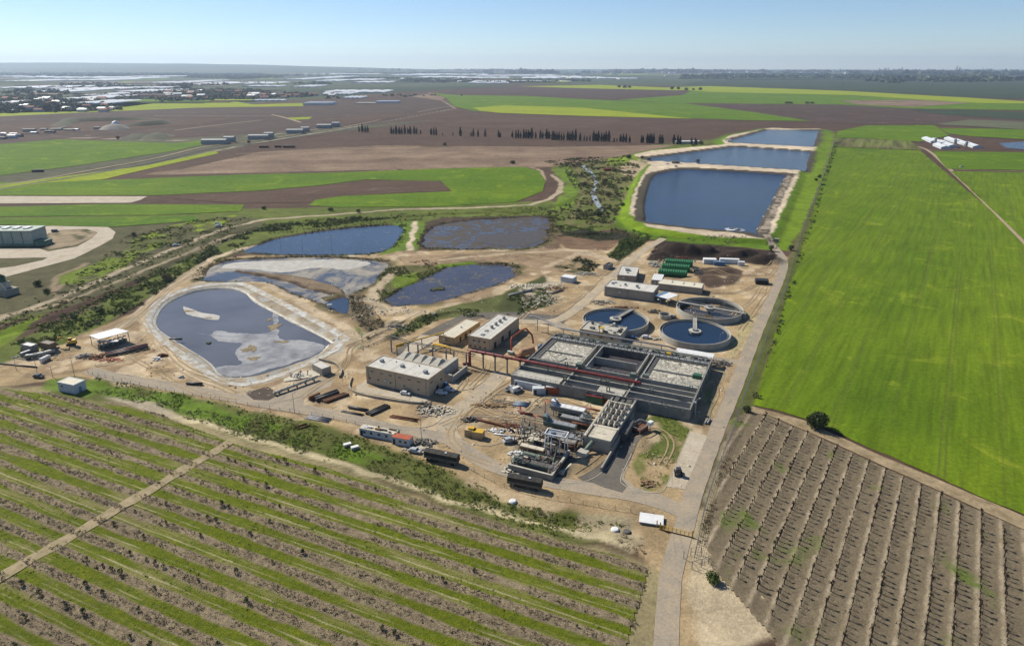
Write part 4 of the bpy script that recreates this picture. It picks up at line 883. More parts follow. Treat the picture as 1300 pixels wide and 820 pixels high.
B('wall_shade', t, M_COND, (25.4, YC - .06, .3, 45.3, YC - .02, BZ - .3)); B('launder', t, M_STEELD, (X0 + W, YB + 1, 3.6, X0 + 3.2, YC - .5, 4.0)); B('launder', t, M_STEELD, (48.4, YB + 1, 3.6, 50.2, YC - .5, 3.95)); B('launder', t, M_STEELD, (X0 + 3, YC - 1.4, 3.6, 22.3, YC - .4, 4.0)); B('launder', t, M_STEELD, (50.3, YC - 1.4, 3.6, 70, YC - .4, 4.0))  # thin dark sheet paints the shade on the empty cell's far inner wall
for y0, y1, z, mm in ((YA + W, 7.2, 2.6, M_COND), (7.6, 11.8, 1.4, M_COND), (12.2, 15.8, 2.4, M_CON), (16.2, YB, 1.2, M_COND)):
    B('channel_floor', t, mm, (X0 + W, y0, -.3, X1 - W, y1, z))
for yy in (7.2, 11.8, 15.8): B('channel_wall', t, M_CONL, (X0 + W, yy, -.3, X1 - W, yy + .4, BZ - .04))
B('cover_slab', t, M_CONL, (X0 + W, 2.2, BZ - .35, 21, 7.1, BZ - .12), (36, 2.2, BZ - .35, 46, 7.1, BZ - .12)); B('cross_wall', t, M_CON, (22.2, YA + W, -.3, 22.8, YB, BZ - .05), (46.6, YA + W, -.3, 47.2, YB, BZ - .05))
# walkways with railings
def rail(mb, x0, y0, x1, y1, z, h=1.1, n=None):
    L = hypot(x1 - x0, y1 - y0); n = n or max(2, int(L / 2.0))
    for zz in (z + h, z + h * .5): mb.tube([(x0, y0, zz), (x1, y1, zz)], .045, 4)
    for i in range(n + 1):
        a_ = i / n; X, Y = x0 + (x1 - x0) * a_, y0 + (y1 - y0) * a_; mb.box(X - .04, Y - .04, z, X + .04, Y + .04, z + h)
mb = MB()
for a_ in ((X0 + .3, YA + .3, X1 - .3, YA + .3), (X1 - .3, YA + .3, X1 - .3, YD - .3), (X0 + .3, YD - .3, X1 - .3, YD - .3), (X0 + .3, YA + .3, X0 + .3, YD - .3), (X0 + .6, YC + .25, X1 - .6, YC + .25), (X0 + .6, YB + .2, X1 - .6, YB + .2),
           (22.6, YB, 22.6, YC), (25.2, YB, 25.2, YC), (45.5, YB, 45.5, YC), (48.1, YB, 48.1, YC)): rail(mb, *a_, BZ)
obj('railing', mb, M_STEEL, t)
B('walkway', t, M_STEEL, (X0 + .6, YC + .5, BZ - .2, X1 - .6, YC + 2.0, BZ - .08)); B('gallery_floor', t, M_CON, (X0 + W, YC + .5, -.3, X1 - W, YD - W, 3.0))
r_ = random.Random(3)
for k in range(26):
    x = 3 + k * 2.6; w_ = r_.uniform(.8, 2.0); B('gallery_unit', t, r_.choice([M_STEEL, M_GGREY, M_CONL, M_PIPEG, M_GGREY]), (x, 46.9, 3.0, x + w_, 48.9, 3.0 + r_.uniform(1.0, 2.4)))
mb = MB(); 
for k in range(24): x = 4 + k * 2.8; mb.tube([(x, 48, 3.6), (x, 46.8, 5.2), (x + .3, 44.2, 5.2), (x + .3, 44.0, 3.6)], .14, 5)
mb.tube([(3, 48.3, 5.6), (69, 48.3, 5.6)], .28, 7); obj('air_header', mb, M_GGREY, t)
B('valve_box', t, M_YEL, (52.3, 46.6, 3.1, 54.2, 48.0, 5.4)); B('mixer_frame', t, M_GREENM, (66.4, 30.0, 3.6, 69.6, 32.4, 5.2)); B('mixer_frame', t, M_GGREY, (48.6, 21.2, 3.6, 51.0, 22.8, 5.6), (44.0, 19.6, 4.4, 46.2, 21.6, 5.8), (21.6, 19.4, 4.4, 24, 21.6, 5.9))
mb = MB(); mb.tube([(6, 29.8, 3.9), (13.2, 22.6, 3.9), (3.4, 22.0, 3.9)], .14, 5); mb.tube([(13.2, 22.6, 3.9), (15.0, 27.6, 3.9)], .14, 5); obj('float_boom', mb, M_STEELD, t)
for x, y in ((18, 18.5), (22, 6), (38, 9.5), (55, 9.6), (68, 18), (66, 8), (61, 3.4), (40, 4)):
    B('sluice_gate', t, M_GGREY, (x - .6, y - .5, 3.4, x - .45, y + .5, 6.1), (x + .45, y - .5, 3.4, x + .6, y + .5, 6.1), (x - .7, y - .2, 6.0, x + .7, y + .2, 6.3))
B('stair', t, M_STEEL, (X1 + .02, 8, -.1, X1 + .9, 9.4, BZ)); B('pier', t, M_CON, *[(X1, y, -.3, X1 + .35, y + .6, BZ - .5) for y in range(4, 48, 6)], *[(x, YA - .35, -.3, x + .6, YA, BZ - .5) for x in range(26, 70, 6)])
# white awning, equipment block
t = thing('awning', 'long low white sheet roof on the gallery at the far right corner of the basin', 'canopy', (*loc(63, 53), 0), CA)
mb = MB(); mb.add([(-7.8,-1.9,4.5),(7.8,-1.9,4.5),(7.8,2.2,4.9),(-7.8,2.2,4.9),(-7.8,-1.9,4.62),(7.8,-1.9,4.62),(7.8,2.2,5.02),(-7.8,2.2,5.02)], [(0,1,5,4),(1,2,6,5),(2,3,7,6),(3,0,4,7),(4,5,6,7),(3,2,1,0)]); obj('roof', mb, M_WHITE, t)
for x in (-7.5, -3.8, 0, 3.8, 7.5):
    B('post', t, M_STEEL, (x-.08, 1.9, -.1, x+.08, 2.06, 4.8)); B('cabinet', t, M_CON, (x-.9 if x > 0 else x, -.6, -.1, x+.9, 1.2, 2.4)) if abs(x) < 7 else None
t, w, d, a = building('equipment_block', 'pale concrete block crowded with small machines on its roof, hiding part of a round tank', 'building', (736,417), (787.5,425.5), (797.5,415.5), 4.4, M_CONC2, M_CONL, parapet=.5, recess=.5,
   openings=[('window','s',p,1.6,1.2,1.1) for p in (.22,.55,.8)])
B('gantry', t, M_YEL, (-.2, -d/2 - .5, -.1, .1, -d/2 - .3, 6.2), (1.4, -d/2 - .5, -.1, 1.7, -d/2 - .3, 6.2), (-.2, -d/2 - .6, 6.2, 1.7, -d/2 + 1.5, 6.5))
for k in range(16):
    u, v = r_.uniform(-w/2 + 1, w/2 - 1.5), r_.uniform(-d/2 + .8, d/2 - .8); B('roof_unit', t, r_.choice([M_STEEL, M_STEELD, M_CONC2, M_GGREY]), (u, v, 4.0, u + r_.uniform(.6, 2), v + r_.uniform(.5, 1.2), 4.1 + r_.uniform(.4, 1.5)))
# ------------------------------------------------------------------ the long red pipe and other overhead pipes
t = thing('overhead_pipe', 'long dark red pipe carried on posts across the front of the basin', 'pipe', (*loc(14, 11), 0), CA)
T('pipe', t, M_RED, [(-36.5, .2, 0), (-36.5, .2, 6.4), (-36.2, .2, 6.9), (-35.6, .2, 7.1), (36.2, -.6, 7.1), (36.8, -.6, 6.9)], .62, 12)
T('side_pipe', t, M_ORANGE, [(-35.2, 1.2, 6.9), (10, .7, 6.9), (35, .2, 6.9)], .22, 8)
mb = MB()
for k in range(18): x = -33 + k * 4; mb.lathe([(.72, -.12), (.72, .12)], 10, 0, 0, 0) if 0 else mb.tube([(x, .2 - (x + 36) * .011, 7.1), (x + .22, .2 - (x + 36) * .011, 7.1)], .72, 12)
obj('flange', mb, M_RUST, t)
for x in (-30, -24.5, -19, -13.2, -1, 10, 21, 32): B('post', t, M_CON, (x - .22, -.3, -.1 if x < -13 else 2.5, x + .22, .3, 6.5), (x - .7, -.6, 6.35, x + .7, 1.5, 6.52))
T('elbow', t, M_RED, [(-36.5, .2, .6), (-38.6, .2, .9), (-39.6, .2, .3)], .6, 10)
t = thing('pipe_bridge', 'dark steel pipe rack on grey posts running behind the hopper annex', 'pipe rack', (*at(545, 458, 0), 0), radians(-26)); 
mb = MB()
for y in (0, 1.5): mb.tube([(-24, y + 2.2, 6.2), (-9, y, 6.4), (22, y, 6.4)], .13, 6)
for k in range(24): x = -22 + k * 1.9; mb.box(x - .05, 0, 6.35, x + .05, 1.6, 6.45)
obj('beam', mb, M_STEELD, t)
for x in (-20, -11, -6, 1.5, 8.2, 12, 18): B('post', t, M_PIPEG, (x - .22, .4, -.1, x + .22, .9, 6.35))
T('pipe', t, M_STEELD, [(-23, 3.2, 6.7), (-9, .8, 6.8), (22, .8, 6.8)], .2, 6)
t = thing('crane_beam', 'long yellow hoist beam reaching from the pipe rack toward the small tan building', 'beam', (*at(535, 432, 4), 0), radians(38))
B('beam', t, M_YEL, (-13, -.22, 4.6, 12, .22, 5.1)); B('post', t, M_STEELD, (-12.6, -.15, -.1, -12.3, .15, 4.6), (11.4, -.15, -.1, 11.7, .15, 4.6), (0, -.15, -.1, .3, .15, 4.6)); B('trolley', t, M_YEL, (-12.6, -.6, 3.9, -9, .6, 4.6))
t = thing('hoist_frame', 'short yellow gantry standing in front of the small tan building', 'beam', (*at(561, 441, 2), 0), radians(-24))
B('beam', t, M_YEL, (-4.6, -.4, 2.4, 4.6, .4, 2.9), (-4.6, .8, 2.4, 1.6, 1.5, 2.8)); B('leg', t, M_YEL, (-4.4, -.2, -.1, -4.1, .1, 2.4)); B('leg', t, M_YEL, (4.1, -.2, -.1, 4.4, .1, 2.4)); B('skid', t, M_CONL, (-6, -1.2, -.05, -3, .6, .5))
t = thing('grey_pipeline', 'grey pipe on thin posts along the far side of the basin from the tall block', 'pipe', (*loc(0, 52.4), 0), CA)
T('pipe', t, M_PIPEG, [(-16.5, 8.0, 6.6), (-14.5, 8.8, 6.6), (-1, 3.6, 6.6), (0.5, 1.2, 6.4), (3, .4, 6.2), (52, .2, 6.0), (55, .2, 5.2)], .36, 9)
for x, y in ((-12, 7.8), (-5.5, 5.2), (4, .4), (13, .3), (22, .3), (31, .3), (40, .3), (49, .2)): B('post', t, M_PIPEG, (x - .12, y - .12, -.1, x + .12, y + .12, 5.9))
t = thing('orange_pipe', 'bent orange pipe rising like a gallows beside the shaded wall of the tall block', 'pipe', (*loc(-11.8, 29.8), 0), CA)
x, y = 0, 0; T('pipe', t, M_ORANGE, [(0, 0, 0), (0, 0, 7.0), (.2, .5, 7.8), (1.6, 8.4, 8.6), (2.4, 10.6, 8.6), (5.6, 10.0, 6.2), (6.4, 9.4, 3.5), (6.4, 9.4, 2.6)], .42, 10); B('base', t, M_CONL, (-1.2, -1, -.1, 1.2, 1, 1.1)); B('valve', t, M_WHITE, (-1.3, -1.4, 1.1, 1.2, -.5, 1.7))
t = thing('aeration_tank', 'rusty tan cylindrical vessel lying between the orange pipe and the basin', 'tank', (*loc(-4.6, 30.5), 0), CA + radians(60))
T('shell', t, mat('rust_tan', (.45,.27,.17), (.33,.18,.11), .8, .8), [(-3.4, 0, 2.2), (-3.0, 0, 2.2), (3.0, 0, 2.2), (3.4, 0, 2.2)], 1.7, 16); B('saddle', t, M_CON, (-2.2, -1.2, -.1, -1.8, 1.2, 1)); B('saddle', t, M_CON, (1.8, -1.2, -.1, 2.2, 1.2, 1)); B('machine', t, M_RUST, (-5.8, -1, -.1, -3.6, 1, 1.6))
t = thing('mixer_truck_drum', 'dark blue round vessel standing beside the corner of the basin', 'tank', (*loc(-1.6, 38.5), 0), CA); obj('shell', MB().cyl(0, 0, -.1, 2.6, 1.3, 18).cyl(0, 0, 2.6, 3.1, 1.3, 18, .4), M_CARB, t); T('pipe', t, M_STEEL, [(0, 0, 3), (0, 2, 3.4), (0, 2, 0)], .15)
# ------------------------------------------------------------------ inlet works with nine ducts
t = thing('inlet_works', 'cream concrete inlet works with a flat deck and rows of curved pale ducts', 'building', (*loc(0, 0), 0), CA)
H5 = 4.7
B('wall', t, M_GWALL, (42.4, -31, -.2, 51.6, -3.6, H5 - .7)); B('deck', t, M_CONC2, (43.8, -30.8, H5 - .7, 51.4, -23.4, H5)); B('kerb_wall', t, M_CONC2, (42.3, -31.1, H5 - .7, 43.1, -3.5, H5 + .25), (51.2, -23.4, H5 - .7, 51.7, -3.5, H5 + .3), (43.1, -4.2, H5 - .7, 51.2, -3.5, H5 + .1), (43.1, -23.4, H5 - .7, 51.2, -22.2, H5 + .15))
B('deck_floor', t, M_COND, (43.1, -22.2, H5 - .8, 51.2, -4.2, H5 - .6)); B('hatch', t, M_CON, (45.4, -27.4, H5, 46.9, -27.1, H5 + .05), (47.6, -27.4, H5, 49.1, -27.1, H5 + .05))
for row in range(4):
    for k in range(4):
        x = 44.2 + k * 1.9; y = -21.4 + row * 4.3; zz = H5 - .6; rr_ = .36 if row else .42
        T('duct', t, M_CONC2, [(x, y, zz), (x, y, zz + 1.5), (x + .15, y + .5, zz + 2.1), (x + .5, y + 1.8, zz + 1.9), (x + .6, y + 2.4, zz + .9), (x + .6, y + 2.4, zz)], rr_, 7)
B('duct_header', t, M_CONC2, (43.3, -17.8, H5 - .6, 51, -17.2, H5 + .1)); B('duct_header', t, M_CONC2, (43.3, -9.4, H5 - .6, 51, -8.8, H5 + .1)); mb = MB(); rail(mb, 43.2, -30.7, 43.2, -4, H5 + .2); rail(mb, 51.3, -22, 51.3, -4, H5 + .2); obj('railing', mb, M_STEEL, t)
B('screen_channel', t, M_CON, (42.6, -3.4, -.2, 43.1, 1.4, 4.2), (50.9, -3.4, -.2, 51.6, 1.4, 4.4), (43.1, -3.4, -.2, 50.9, 1.4, 2.8)); B('screen', t, M_STEELD, (44, -2.6, 2.8, 45.6, .6, 4.6), (46.4, -2.8, 2.8, 47.6, .4, 4.2), (48.4, -2.2, 2.8, 50.2, .8, 4.4))
B('retaining_wall', t, M_GWALL, (51.7, -42, -.2, 52.2, -31, 1.6), (51.7, -31, -.2, 52.2, -4, 2.6)); B('east_gallery', t, M_STEELD, (52.2, -22, -.2, 54.4, -12, 3.4))
t = thing('grit_skip', 'open steel skip frame with a white chute beside the shaded wall of the inlet works', 'skip', (*loc(56.5, -12.4), 0), CA - radians(20))
B('frame', t, M_STEEL, (-2.2, -3.2, 2.6, -2.0, 3.2, 2.85), (2.0, -3.2, 2.6, 2.2, 3.2, 2.85), (-2.2, -3.2, 2.6, 2.2, -3.0, 2.85), (-2.2, 3.0, 2.6, 2.2, 3.2, 2.85), *[(x, y, -.1, x + .2, y + .2, 2.6) for x in (-2.2, 2) for y in (-3.2, 3)])
B('bin', t, M_RUST, (-1.7, -2.6, 0, 1.7, 2.6, 1.7)); B('chute', t, M_WHITE, (1.2, 2.4, 1.8, 2.6, 4.4, 3.2)); B('foot_plate', t, M_CONL, (-1.4, -4.6, 0, .8, -3.3, .5))
# ------------------------------------------------------------------ machines of the yard
def vessel(name, label, px, py, z, L, W_, Hh, m, rz=CA, hop=True, legs=True, cover=M_STEEL, zt=0):
    """long skid machine: trough body with a bevelled lower half, covers, hopper and legs"""
    x, y = at(px, py, z + Hh / 2); t = thing(name, label, 'machine', (x, y, 0), rz, None); mb = MB(); z0 = z
    pr = [(-W_/2, z0 + Hh*.45), (-W_*.28, z0), (W_*.28, z0), (W_/2, z0 + Hh*.45), (W_/2, z0 + Hh), (-W_/2, z0 + Hh)]
    n = len(pr); mb.v += [(-L/2, a_, b_) for a_, b_ in pr] + [(L/2, a_, b_) for a_, b_ in pr]
    mb.f += [(i, (i+1) % n, n + (i+1) % n, n + i) for i in range(n)] + [tuple(range(n-1, -1, -1)), tuple(range(n, 2*n))]
    obj('trough', mb, m, t); k = max(3, int(L / 2.2))
    for i in range(k): x0 = -L/2 + .15 + i * (L - .3) / k; B('cover', t, cover, (x0, -W_*.42, z0 + Hh, x0 + (L - .3)/k - .12, W_*.42, z0 + Hh + .12))
    B('rib', t, m, *[(-L/2 + j * L / 5 - .08, -W_/2 - .07, z0 + Hh*.42, -L/2 + j * L / 5 + .08, W_/2 + .07, z0 + Hh + .03) for j in range(1, 5)])
    if legs:
        for i in (-.42, -.14, .14, .42): B('leg', t, M_STEELD, (L*i-.12, -W_*.4, -.1, L*i+.12, -W_*.4+.2, z0 + Hh*.5), (L*i-.12, W_*.4-.2, -.1, L*i+.12, W_*.4, z0 + Hh*.5))
    if hop: B('hopper', t, M_GGREY if cover is M_STEEL else cover, (-L/2 - .2, -W_*.35, z0 + Hh + .1, -L/2 + 1.6, W_*.35, z0 + Hh + 1.7)); T('screw_conveyor', t, M_BLUE, [(-L/2 + .4, 0, z0 + Hh + 2.6), (-L/2 + 2.6, 0, z0 + Hh + .3)], .35, 8)
    return t
vessel('grit_classifier', 'long grey steel trough machine with white covers, farthest of the yard machines', 722, 520, 2.0, 12.5, 3.2, 2.2, M_CON, cover=M_WHITE)
vessel('screen_unit', 'green-grey trough machine with pipes on top beside the white tower frame', 711, 540, 1.8, 11.5, 2.6, 2.0, M_GGREY, cover=M_STEEL)
vessel('tank_trough', 'bare grey trough standing behind the rusty red pipe in the middle of the yard', 733, 534, 1.0, 12, 2.4, 1.8, M_CON, hop=False, legs=False)
vessel('filter_press', 'dark green machine lying along the near wall of the sunken pit', 678, 590, .6, 12.5, 2.2, 1.8, M_GGREY, hop=False, cover=M_STEELD)
vessel('conveyor_unit', 'tan and brown machine with rusty parts on the left edge of the pit', 676, 570, .8, 8.5, 2.2, 1.5, M_TAN2, hop=False, cover=M_CONC2)
vessel('rusty_screen', 'small rusty brown machine right of the white tower frame', 721, 562, 1.0, 6.0, 2.4, 1.8, M_RUST, hop=False, cover=M_CON)
x, y = at(706, 577, 0); t = thing('steel_tower', 'tall white steel frame with a tray top standing on slanting legs in the pit', 'tower', (x, y, 0), CA + radians(4))
B('tray', t, M_WHITE, (-3.6, -1.9, 7.6, 3.6, -1.6, 8.1), (-3.6, 1.6, 7.6, 3.6, 1.9, 8.1), (-3.6, -1.6, 7.6, -3.3, 1.6, 8.1), (3.3, -1.6, 7.6, 3.6, 1.6, 8.1)); B('tray_floor', t, M_STEEL, (-3.3, -1.6, 7.55, 3.3, 1.6, 7.7)); B('unit', t, M_BLUE, (-1.6, -.8, 7.7, -.6, .4, 8.3)); B('unit', t, M_STEEL, (2.2, -1, 7.7, 2.9, 1, 8.2))
for x_, y_ in ((-3.2, -1.6), (-1.2, -1.6), (1.6, -1.6), (3.2, 1.6), (-3.2, 1.6), (3.2, -1.6)): T('leg', t, M_WHITE, [(x_ * 1.0, y_ * 1.0, 7.6), (x_ * 1.06, y_ * 1.2, -.1)], .17, 6)
t = thing('pit_wall', 'grey concrete retaining wall round the near end of the machine pit', 'wall', (*loc(0, 0), 0), CA)
B('near_wall', t, M_CON, (25.2, -53.2, -.2, 39.9, -52.7, 2.1)); B('side_wall', t, M_CON, (39.4, -52.7, -.2, 39.95, -37.5, 2.1)); B('left_wall', t, M_CONL, (24.6, -53.2, -.2, 25.2, -44, 1.0)); B('floor_slab', t, M_COND, (25.2, -52.7, -.1, 39.4, -36, .16)); B('coping', t, M_CONL, (25.2, -53.3, 2.1, 40.05, -52.6, 2.18), (39.3, -52.6, 2.1, 40.05, -37.4, 2.18))
t = thing('low_wall', 'thin pale wall slab lying on the sand right of the machine pit', 'wall', (*at(726, 590, 0), 0), radians(54)); B('slab', t, M_CONC2, (-6.5, -.3, -.1, 6.5, .3, .7)); B('buttress', t, M_CONC2, (-6.8, -.7, -.1, -5.6, .7, .9))
t = thing('sampler_cabin', 'small cream cabin on a skid at the end of a green chute on the sand', 'cabin', (*at(740, 577, 1), 0), radians(-35)); B('body', t, M_CONC2, (-1.5, -1.3, .5, 1.5, 1.3, 2.2)); B('roof', t, M_CONL, (-1.6, -1.4, 2.2, 1.6, 1.4, 2.3)); B('skid', t, M_STEELD, (-1.7, -1.2, 0, 1.7, 1.2, .5)); T('chute', t, M_GGREY, [(0, 1.2, 1.6), (.6, 5.2, 3.4)], .8, 6)
for lb, pts, z, m_, r in (('red pipe with a raised elbow between the machines and the inlet works', [(748,560,1.5),(757,563,1.5),(762,557,2.2)], 0, M_RED, .45),
        ('rusty red pipe running from the farthest trough machine to the inlet works', [(741,527,3.2),(762,532,3.2)], 0, M_RED, .35), ('red pipe behind the green-grey machine reaching the inlet works', [(726,543,2.2),(752,549,2.2)], 0, M_RUST, .38),
        ('upright red pipe loop left of the green-grey machine', [(679,541,0),(679,541,4.2),(684,541.5,4.2),(690,542,3.6)], 0, M_ORANGE, .28), ('tall red pipe loop left of the farthest trough machine', [(692,524,0),(692,524,4.6),(700,524,4.6),(704,525,3.8)], 0, M_ORANGE, .28),
        ('red pipe lying at the foot of the white tower frame', [(700,580,.5),(712,582,.5)], 0, M_RED, .4), ('dark red flanged pipe with upturned end lying on the yard', [(660,521.5,1.6),(661,525,.5),(676,528,.5)], 0, M_RED, .5), ('long rusty pipe lying on the oval island', [(600,532,.5),(620,537,.5),(640,542,.5),(652,549,.5)], 0, M_RUST, .42)):
    P3 = [np.array((*at(a_, b_, 0), c_)) for a_, b_, c_ in pts]; o0 = P3[0].copy(); o0[2] = 0
    o = T('red_pipe', None, m_, [p - o0 for p in P3], r, 9); o.location = o0; tag(o, lb, 'pipe', 'loose red pipes')
# containers, cabins, skips
def container(name, label, px, py, L, W_, Hh, m, rz=CA, top=None, cat='container', doors=True, group=None):
    x, y = at(px, py, Hh / 2); t = thing(name, label, cat, (x, y, 0), rz, group); mb = MB(); mb.box(-L/2, -W_/2, 0, L/2, W_/2, Hh)
    for i in range(int(L / .6)): xx = -L/2 + .3 + i * .6; mb.box(xx - .12, -W_/2 - .05, .15, xx + .12, -W_/2, Hh - .15); mb.box(xx - .12, W_/2, .15, xx + .12, W_/2 + .05, Hh - .15)
    obj('body', mb, m, t); B('roof', t, top or m, (-L/2 - .04, -W_/2 - .04, Hh, L/2 + .04, W_/2 + .04, Hh + .1))
    if doors: B('door', t, M_DARK if m is not M_GREENM else m, (-L/2 + .5, -W_/2 - .09, .2, -L/2 + 1.4, -W_/2 - .055, 2.1))
    return t
t = container('cabin', 'long white site cabin with peeling paint against the near wall of the basin', 671.5, 488.3, 11.5, 2.8, 2.9, M_WHITE, cat='cabin')
t = container('cabin', 'short pale blue-grey cabin set endwise beside the rusty orange skip', 684.5, 495.5, 5.0, 2.4, 2.6, M_WALLW, rz=CA + radians(28), cat='cabin')
t = container('container', 'rusty orange container with a white and red top in the shade of the basin', 700.5, 495, 5.5, 2.8, 2.8, M_ORANGE, top=M_RUST, rz=CA + radians(18)); B('cover', t, M_WHITE, (-2.2, -.9, 2.9, 1.6, .6, 3.1))
t = container('container', 'green container with a red rusty open top beside the inlet works', 755.5, 506, 6.4, 2.9, 2.9, M_GREENM, top=M_RED, doors=False); B('load', t, M_WHITE, (-1, -.4, 3.0, -.2, .4, 3.3)); B('end_panel', t, M_RUST, (3.22, -1.4, .1, 3.3, 1.4, 2.8))
container('container', 'small brown open container at the left corner of the inlet works', 770, 508.5, 2.5, 2.4, 2.2, M_RUST, doors=False)
t = container('cabin', 'long white tumbledown cabin with debris on its roof beside the track', 481, 549.5, 13.5, 2.8, 2.7, M_WALLW, top=M_CONC2, rz=radians(-19), cat='cabin')
for k in range(14): u = r_.uniform(-6, 6); v = r_.uniform(-1.2, 1.0); B('debris', t, r_.choice([M_WHITE, M_RUST, M_STEELD, M_TAN2, M_CONC2]), (u, v, 2.8, u + r_.uniform(.3, 2), v + r_.uniform(.2, .8), 2.9 + r_.uniform(.1, .5)))
for u in (-5.2, -2.6, .4, 3.2): B('window', t, M_GLASS, (u, -1.52, 1.2, u + .9, -1.46, 2.0))
t = container('cabin', 'white cabin with a rusty orange roof at the end of the long tumbledown cabin', 511, 558.5, 6.6, 2.8, 2.7, M_WALLW, top=M_ORANGE, rz=radians(-19), cat='cabin'); B('window', t, M_GLASS, (-.6, -1.52, 1.2, .3, -1.46, 2.0)); B('window', t, M_GLASS, (1.4, -1.52, 1.2, 2.3, -1.46, 2.0))
container('store_box', 'dark blue box with a green tarp between the two white cabins', 502, 551, 2.2, 2.2, 2.3, M_GREENM, rz=radians(-19), cat='box', doors=False)
t = container('block_store', 'ochre block store with a yellow tank on top at the left of the oval island', 597.5, 548.5, 3.6, 2.6, 2.6, M_WALL2, rz=radians(-16), doors=False, cat='store'); B('tank', t, M_YEL, (-.6, -.9, 2.72, 1.4, .9, 3.3))
t = container('block_store', 'second ochre block store with a yellow lid, right of the first on the oval island', 607.5, 551, 3.6, 2.6, 2.6, M_WALL2, rz=radians(-16), top=M_YEL, doors=False, cat='store')
def trailer(label, px, py, rz, L=12.5):
    x, y = at(px, py, 1.6); t = thing('semi_trailer', label, 'trailer', (x, y, 0), rz, 'covered trailers by the track'); mb = MB()
    n = 12; V = []
    for i in range(n + 1):
        xx = -L/2 + i * L / n; s_ = .05 * sin(i * 2.3)
        V += [(xx, -1.27, 1.25), (xx, -1.3 - s_*.5, 3.3 + s_), (xx, 0, 3.75 + s_), (xx, 1.3, 3.3 - s_), (xx, 1.27, 1.25)]
    mb.v = V; mb.f = [(i*5+k, (i+1)*5+k, (i+1)*5+k+1, i*5+k+1) for i in range(n) for k in range(4)] + [(4,3,2,1,0), tuple(n*5+k for k in range(5))]
    obj('tarp_cover', mb, M_TARP, t); B('chassis', t, M_STEELD, (-L/2, -.5, .85, L/2, .5, 1.25)); B('side_board', t, mat('trailer_side', (.17,.155,.13), (.10,.09,.08), .8, .7), (-L/2, -1.35, 1.15, L/2, -1.29, 2.0), (-L/2, 1.29, 1.15, L/2, 1.35, 2.0))
    for xx in (-L/2 + 1.2, -L/2 + 2.5, -L/2 + 3.8, L/2 - 1.5):
        for yy in (-1.2, 1.2): o = T('wheel', t, M_TYRE, [(xx, yy - .17, .5), (xx, yy + .17, .5)], .5, 14)
    B('support_leg', t, M_STEELD, (L/2 - 3.2, -.8, 0, L/2 - 3, -.6, 1), (L/2 - 3.2, .6, 0, L/2 - 3, .8, 1)); B('lid', t, M_WHITE, (1.2, -.5, 3.72, 1.9, .0, 3.82))
trailer('black tarp-covered trailer parked by the track beside the white cabins', 561, 580.5, radians(-20), 11.5); trailer('black tarp-covered trailer parked below the machine pit near the road edge', 666.5, 612.5, radians(-18), 10.5)
# ------------------------------------------------------------------ vehicles
def car_proto(L=4.3, W_=1.75, Hh=1.5, pickup=False, van=False):
    hw = W_ / 2
    if van: side = [(-L/2,.35),(-L/2,1.55),(-L/2+.25,Hh),(L/2-1.5,Hh),(L/2-.9,1.15),(L/2-.05,.95),(L/2,.35)]
    elif pickup: side = [(-L/2,.4),(-L/2,1.0),(-.4,1.0),(-.35,Hh),(.75,Hh),(1.3,1.05),(L/2-.05,.95),(L/2,.4)]
    else: side = [(-L/2,.35),(-L/2+.05,1.0),(-L/2+.45,1.05),(-L/2+.8,Hh),(.5,Hh),(1.15,1.02),(L/2-.1,.88),(L/2,.35)]
    mb = MB(); n = len(side)
    for s_, sc in ((-1, 1), (1, 1)):
        for x, z in side: mb.v.append((x, s_ * hw * (1 if z < 1.1 else .84), z))
    mb.f = [(i, (i+1) % n, n + (i+1) % n, n + i) for i in range(n)] + [tuple(range(n-1,-1,-1)), tuple(range(n, 2*n))]
    gl = MB(); k = [i for i, (x, z) in enumerate(side) if z >= Hh - .01]; i0, i1 = k[0], k[-1]
    zb = 1.06; xa = side[i0 - 1][0] + .12; xb = side[i1 + 1][0] - .1; zt = Hh - .12; xa2 = side[i0][0] + .06; xb2 = side[i1][0] - .02
    for s_ in (-1, 1): gl.quad((xa if not van else -.2, s_ * (hw + .0 - .06), zb), (xb, s_ * (hw - .06), zb), (xb2, s_ * (hw * .86 + .02), zt), (xa2 if not van else -.1, s_ * (hw * .86 + .02), zt))
    x0, z0 = side[i1]; x1, z1 = side[i1 + 1]; e = .03
    gl.quad((x0+.1, -hw*.78, z0-.08+e), (x1-.05, -hw*.86, z1+.06+e), (x1-.05, hw*.86, z1+.06+e), (x0+.1, hw*.78, z0-.08+e))
    x0, z0 = side[i0]; x1, z1 = side[i0 - 1]; gl.quad((x0-.08, -hw*.78, z0-.1+e), (x1+.06, -hw*.84, z1+.08+e), (x1+.06, hw*.84, z1+.08+e), (x0-.08, hw*.78, z0-.1+e))
    return mb, gl, (L, W_)
_cars = {}
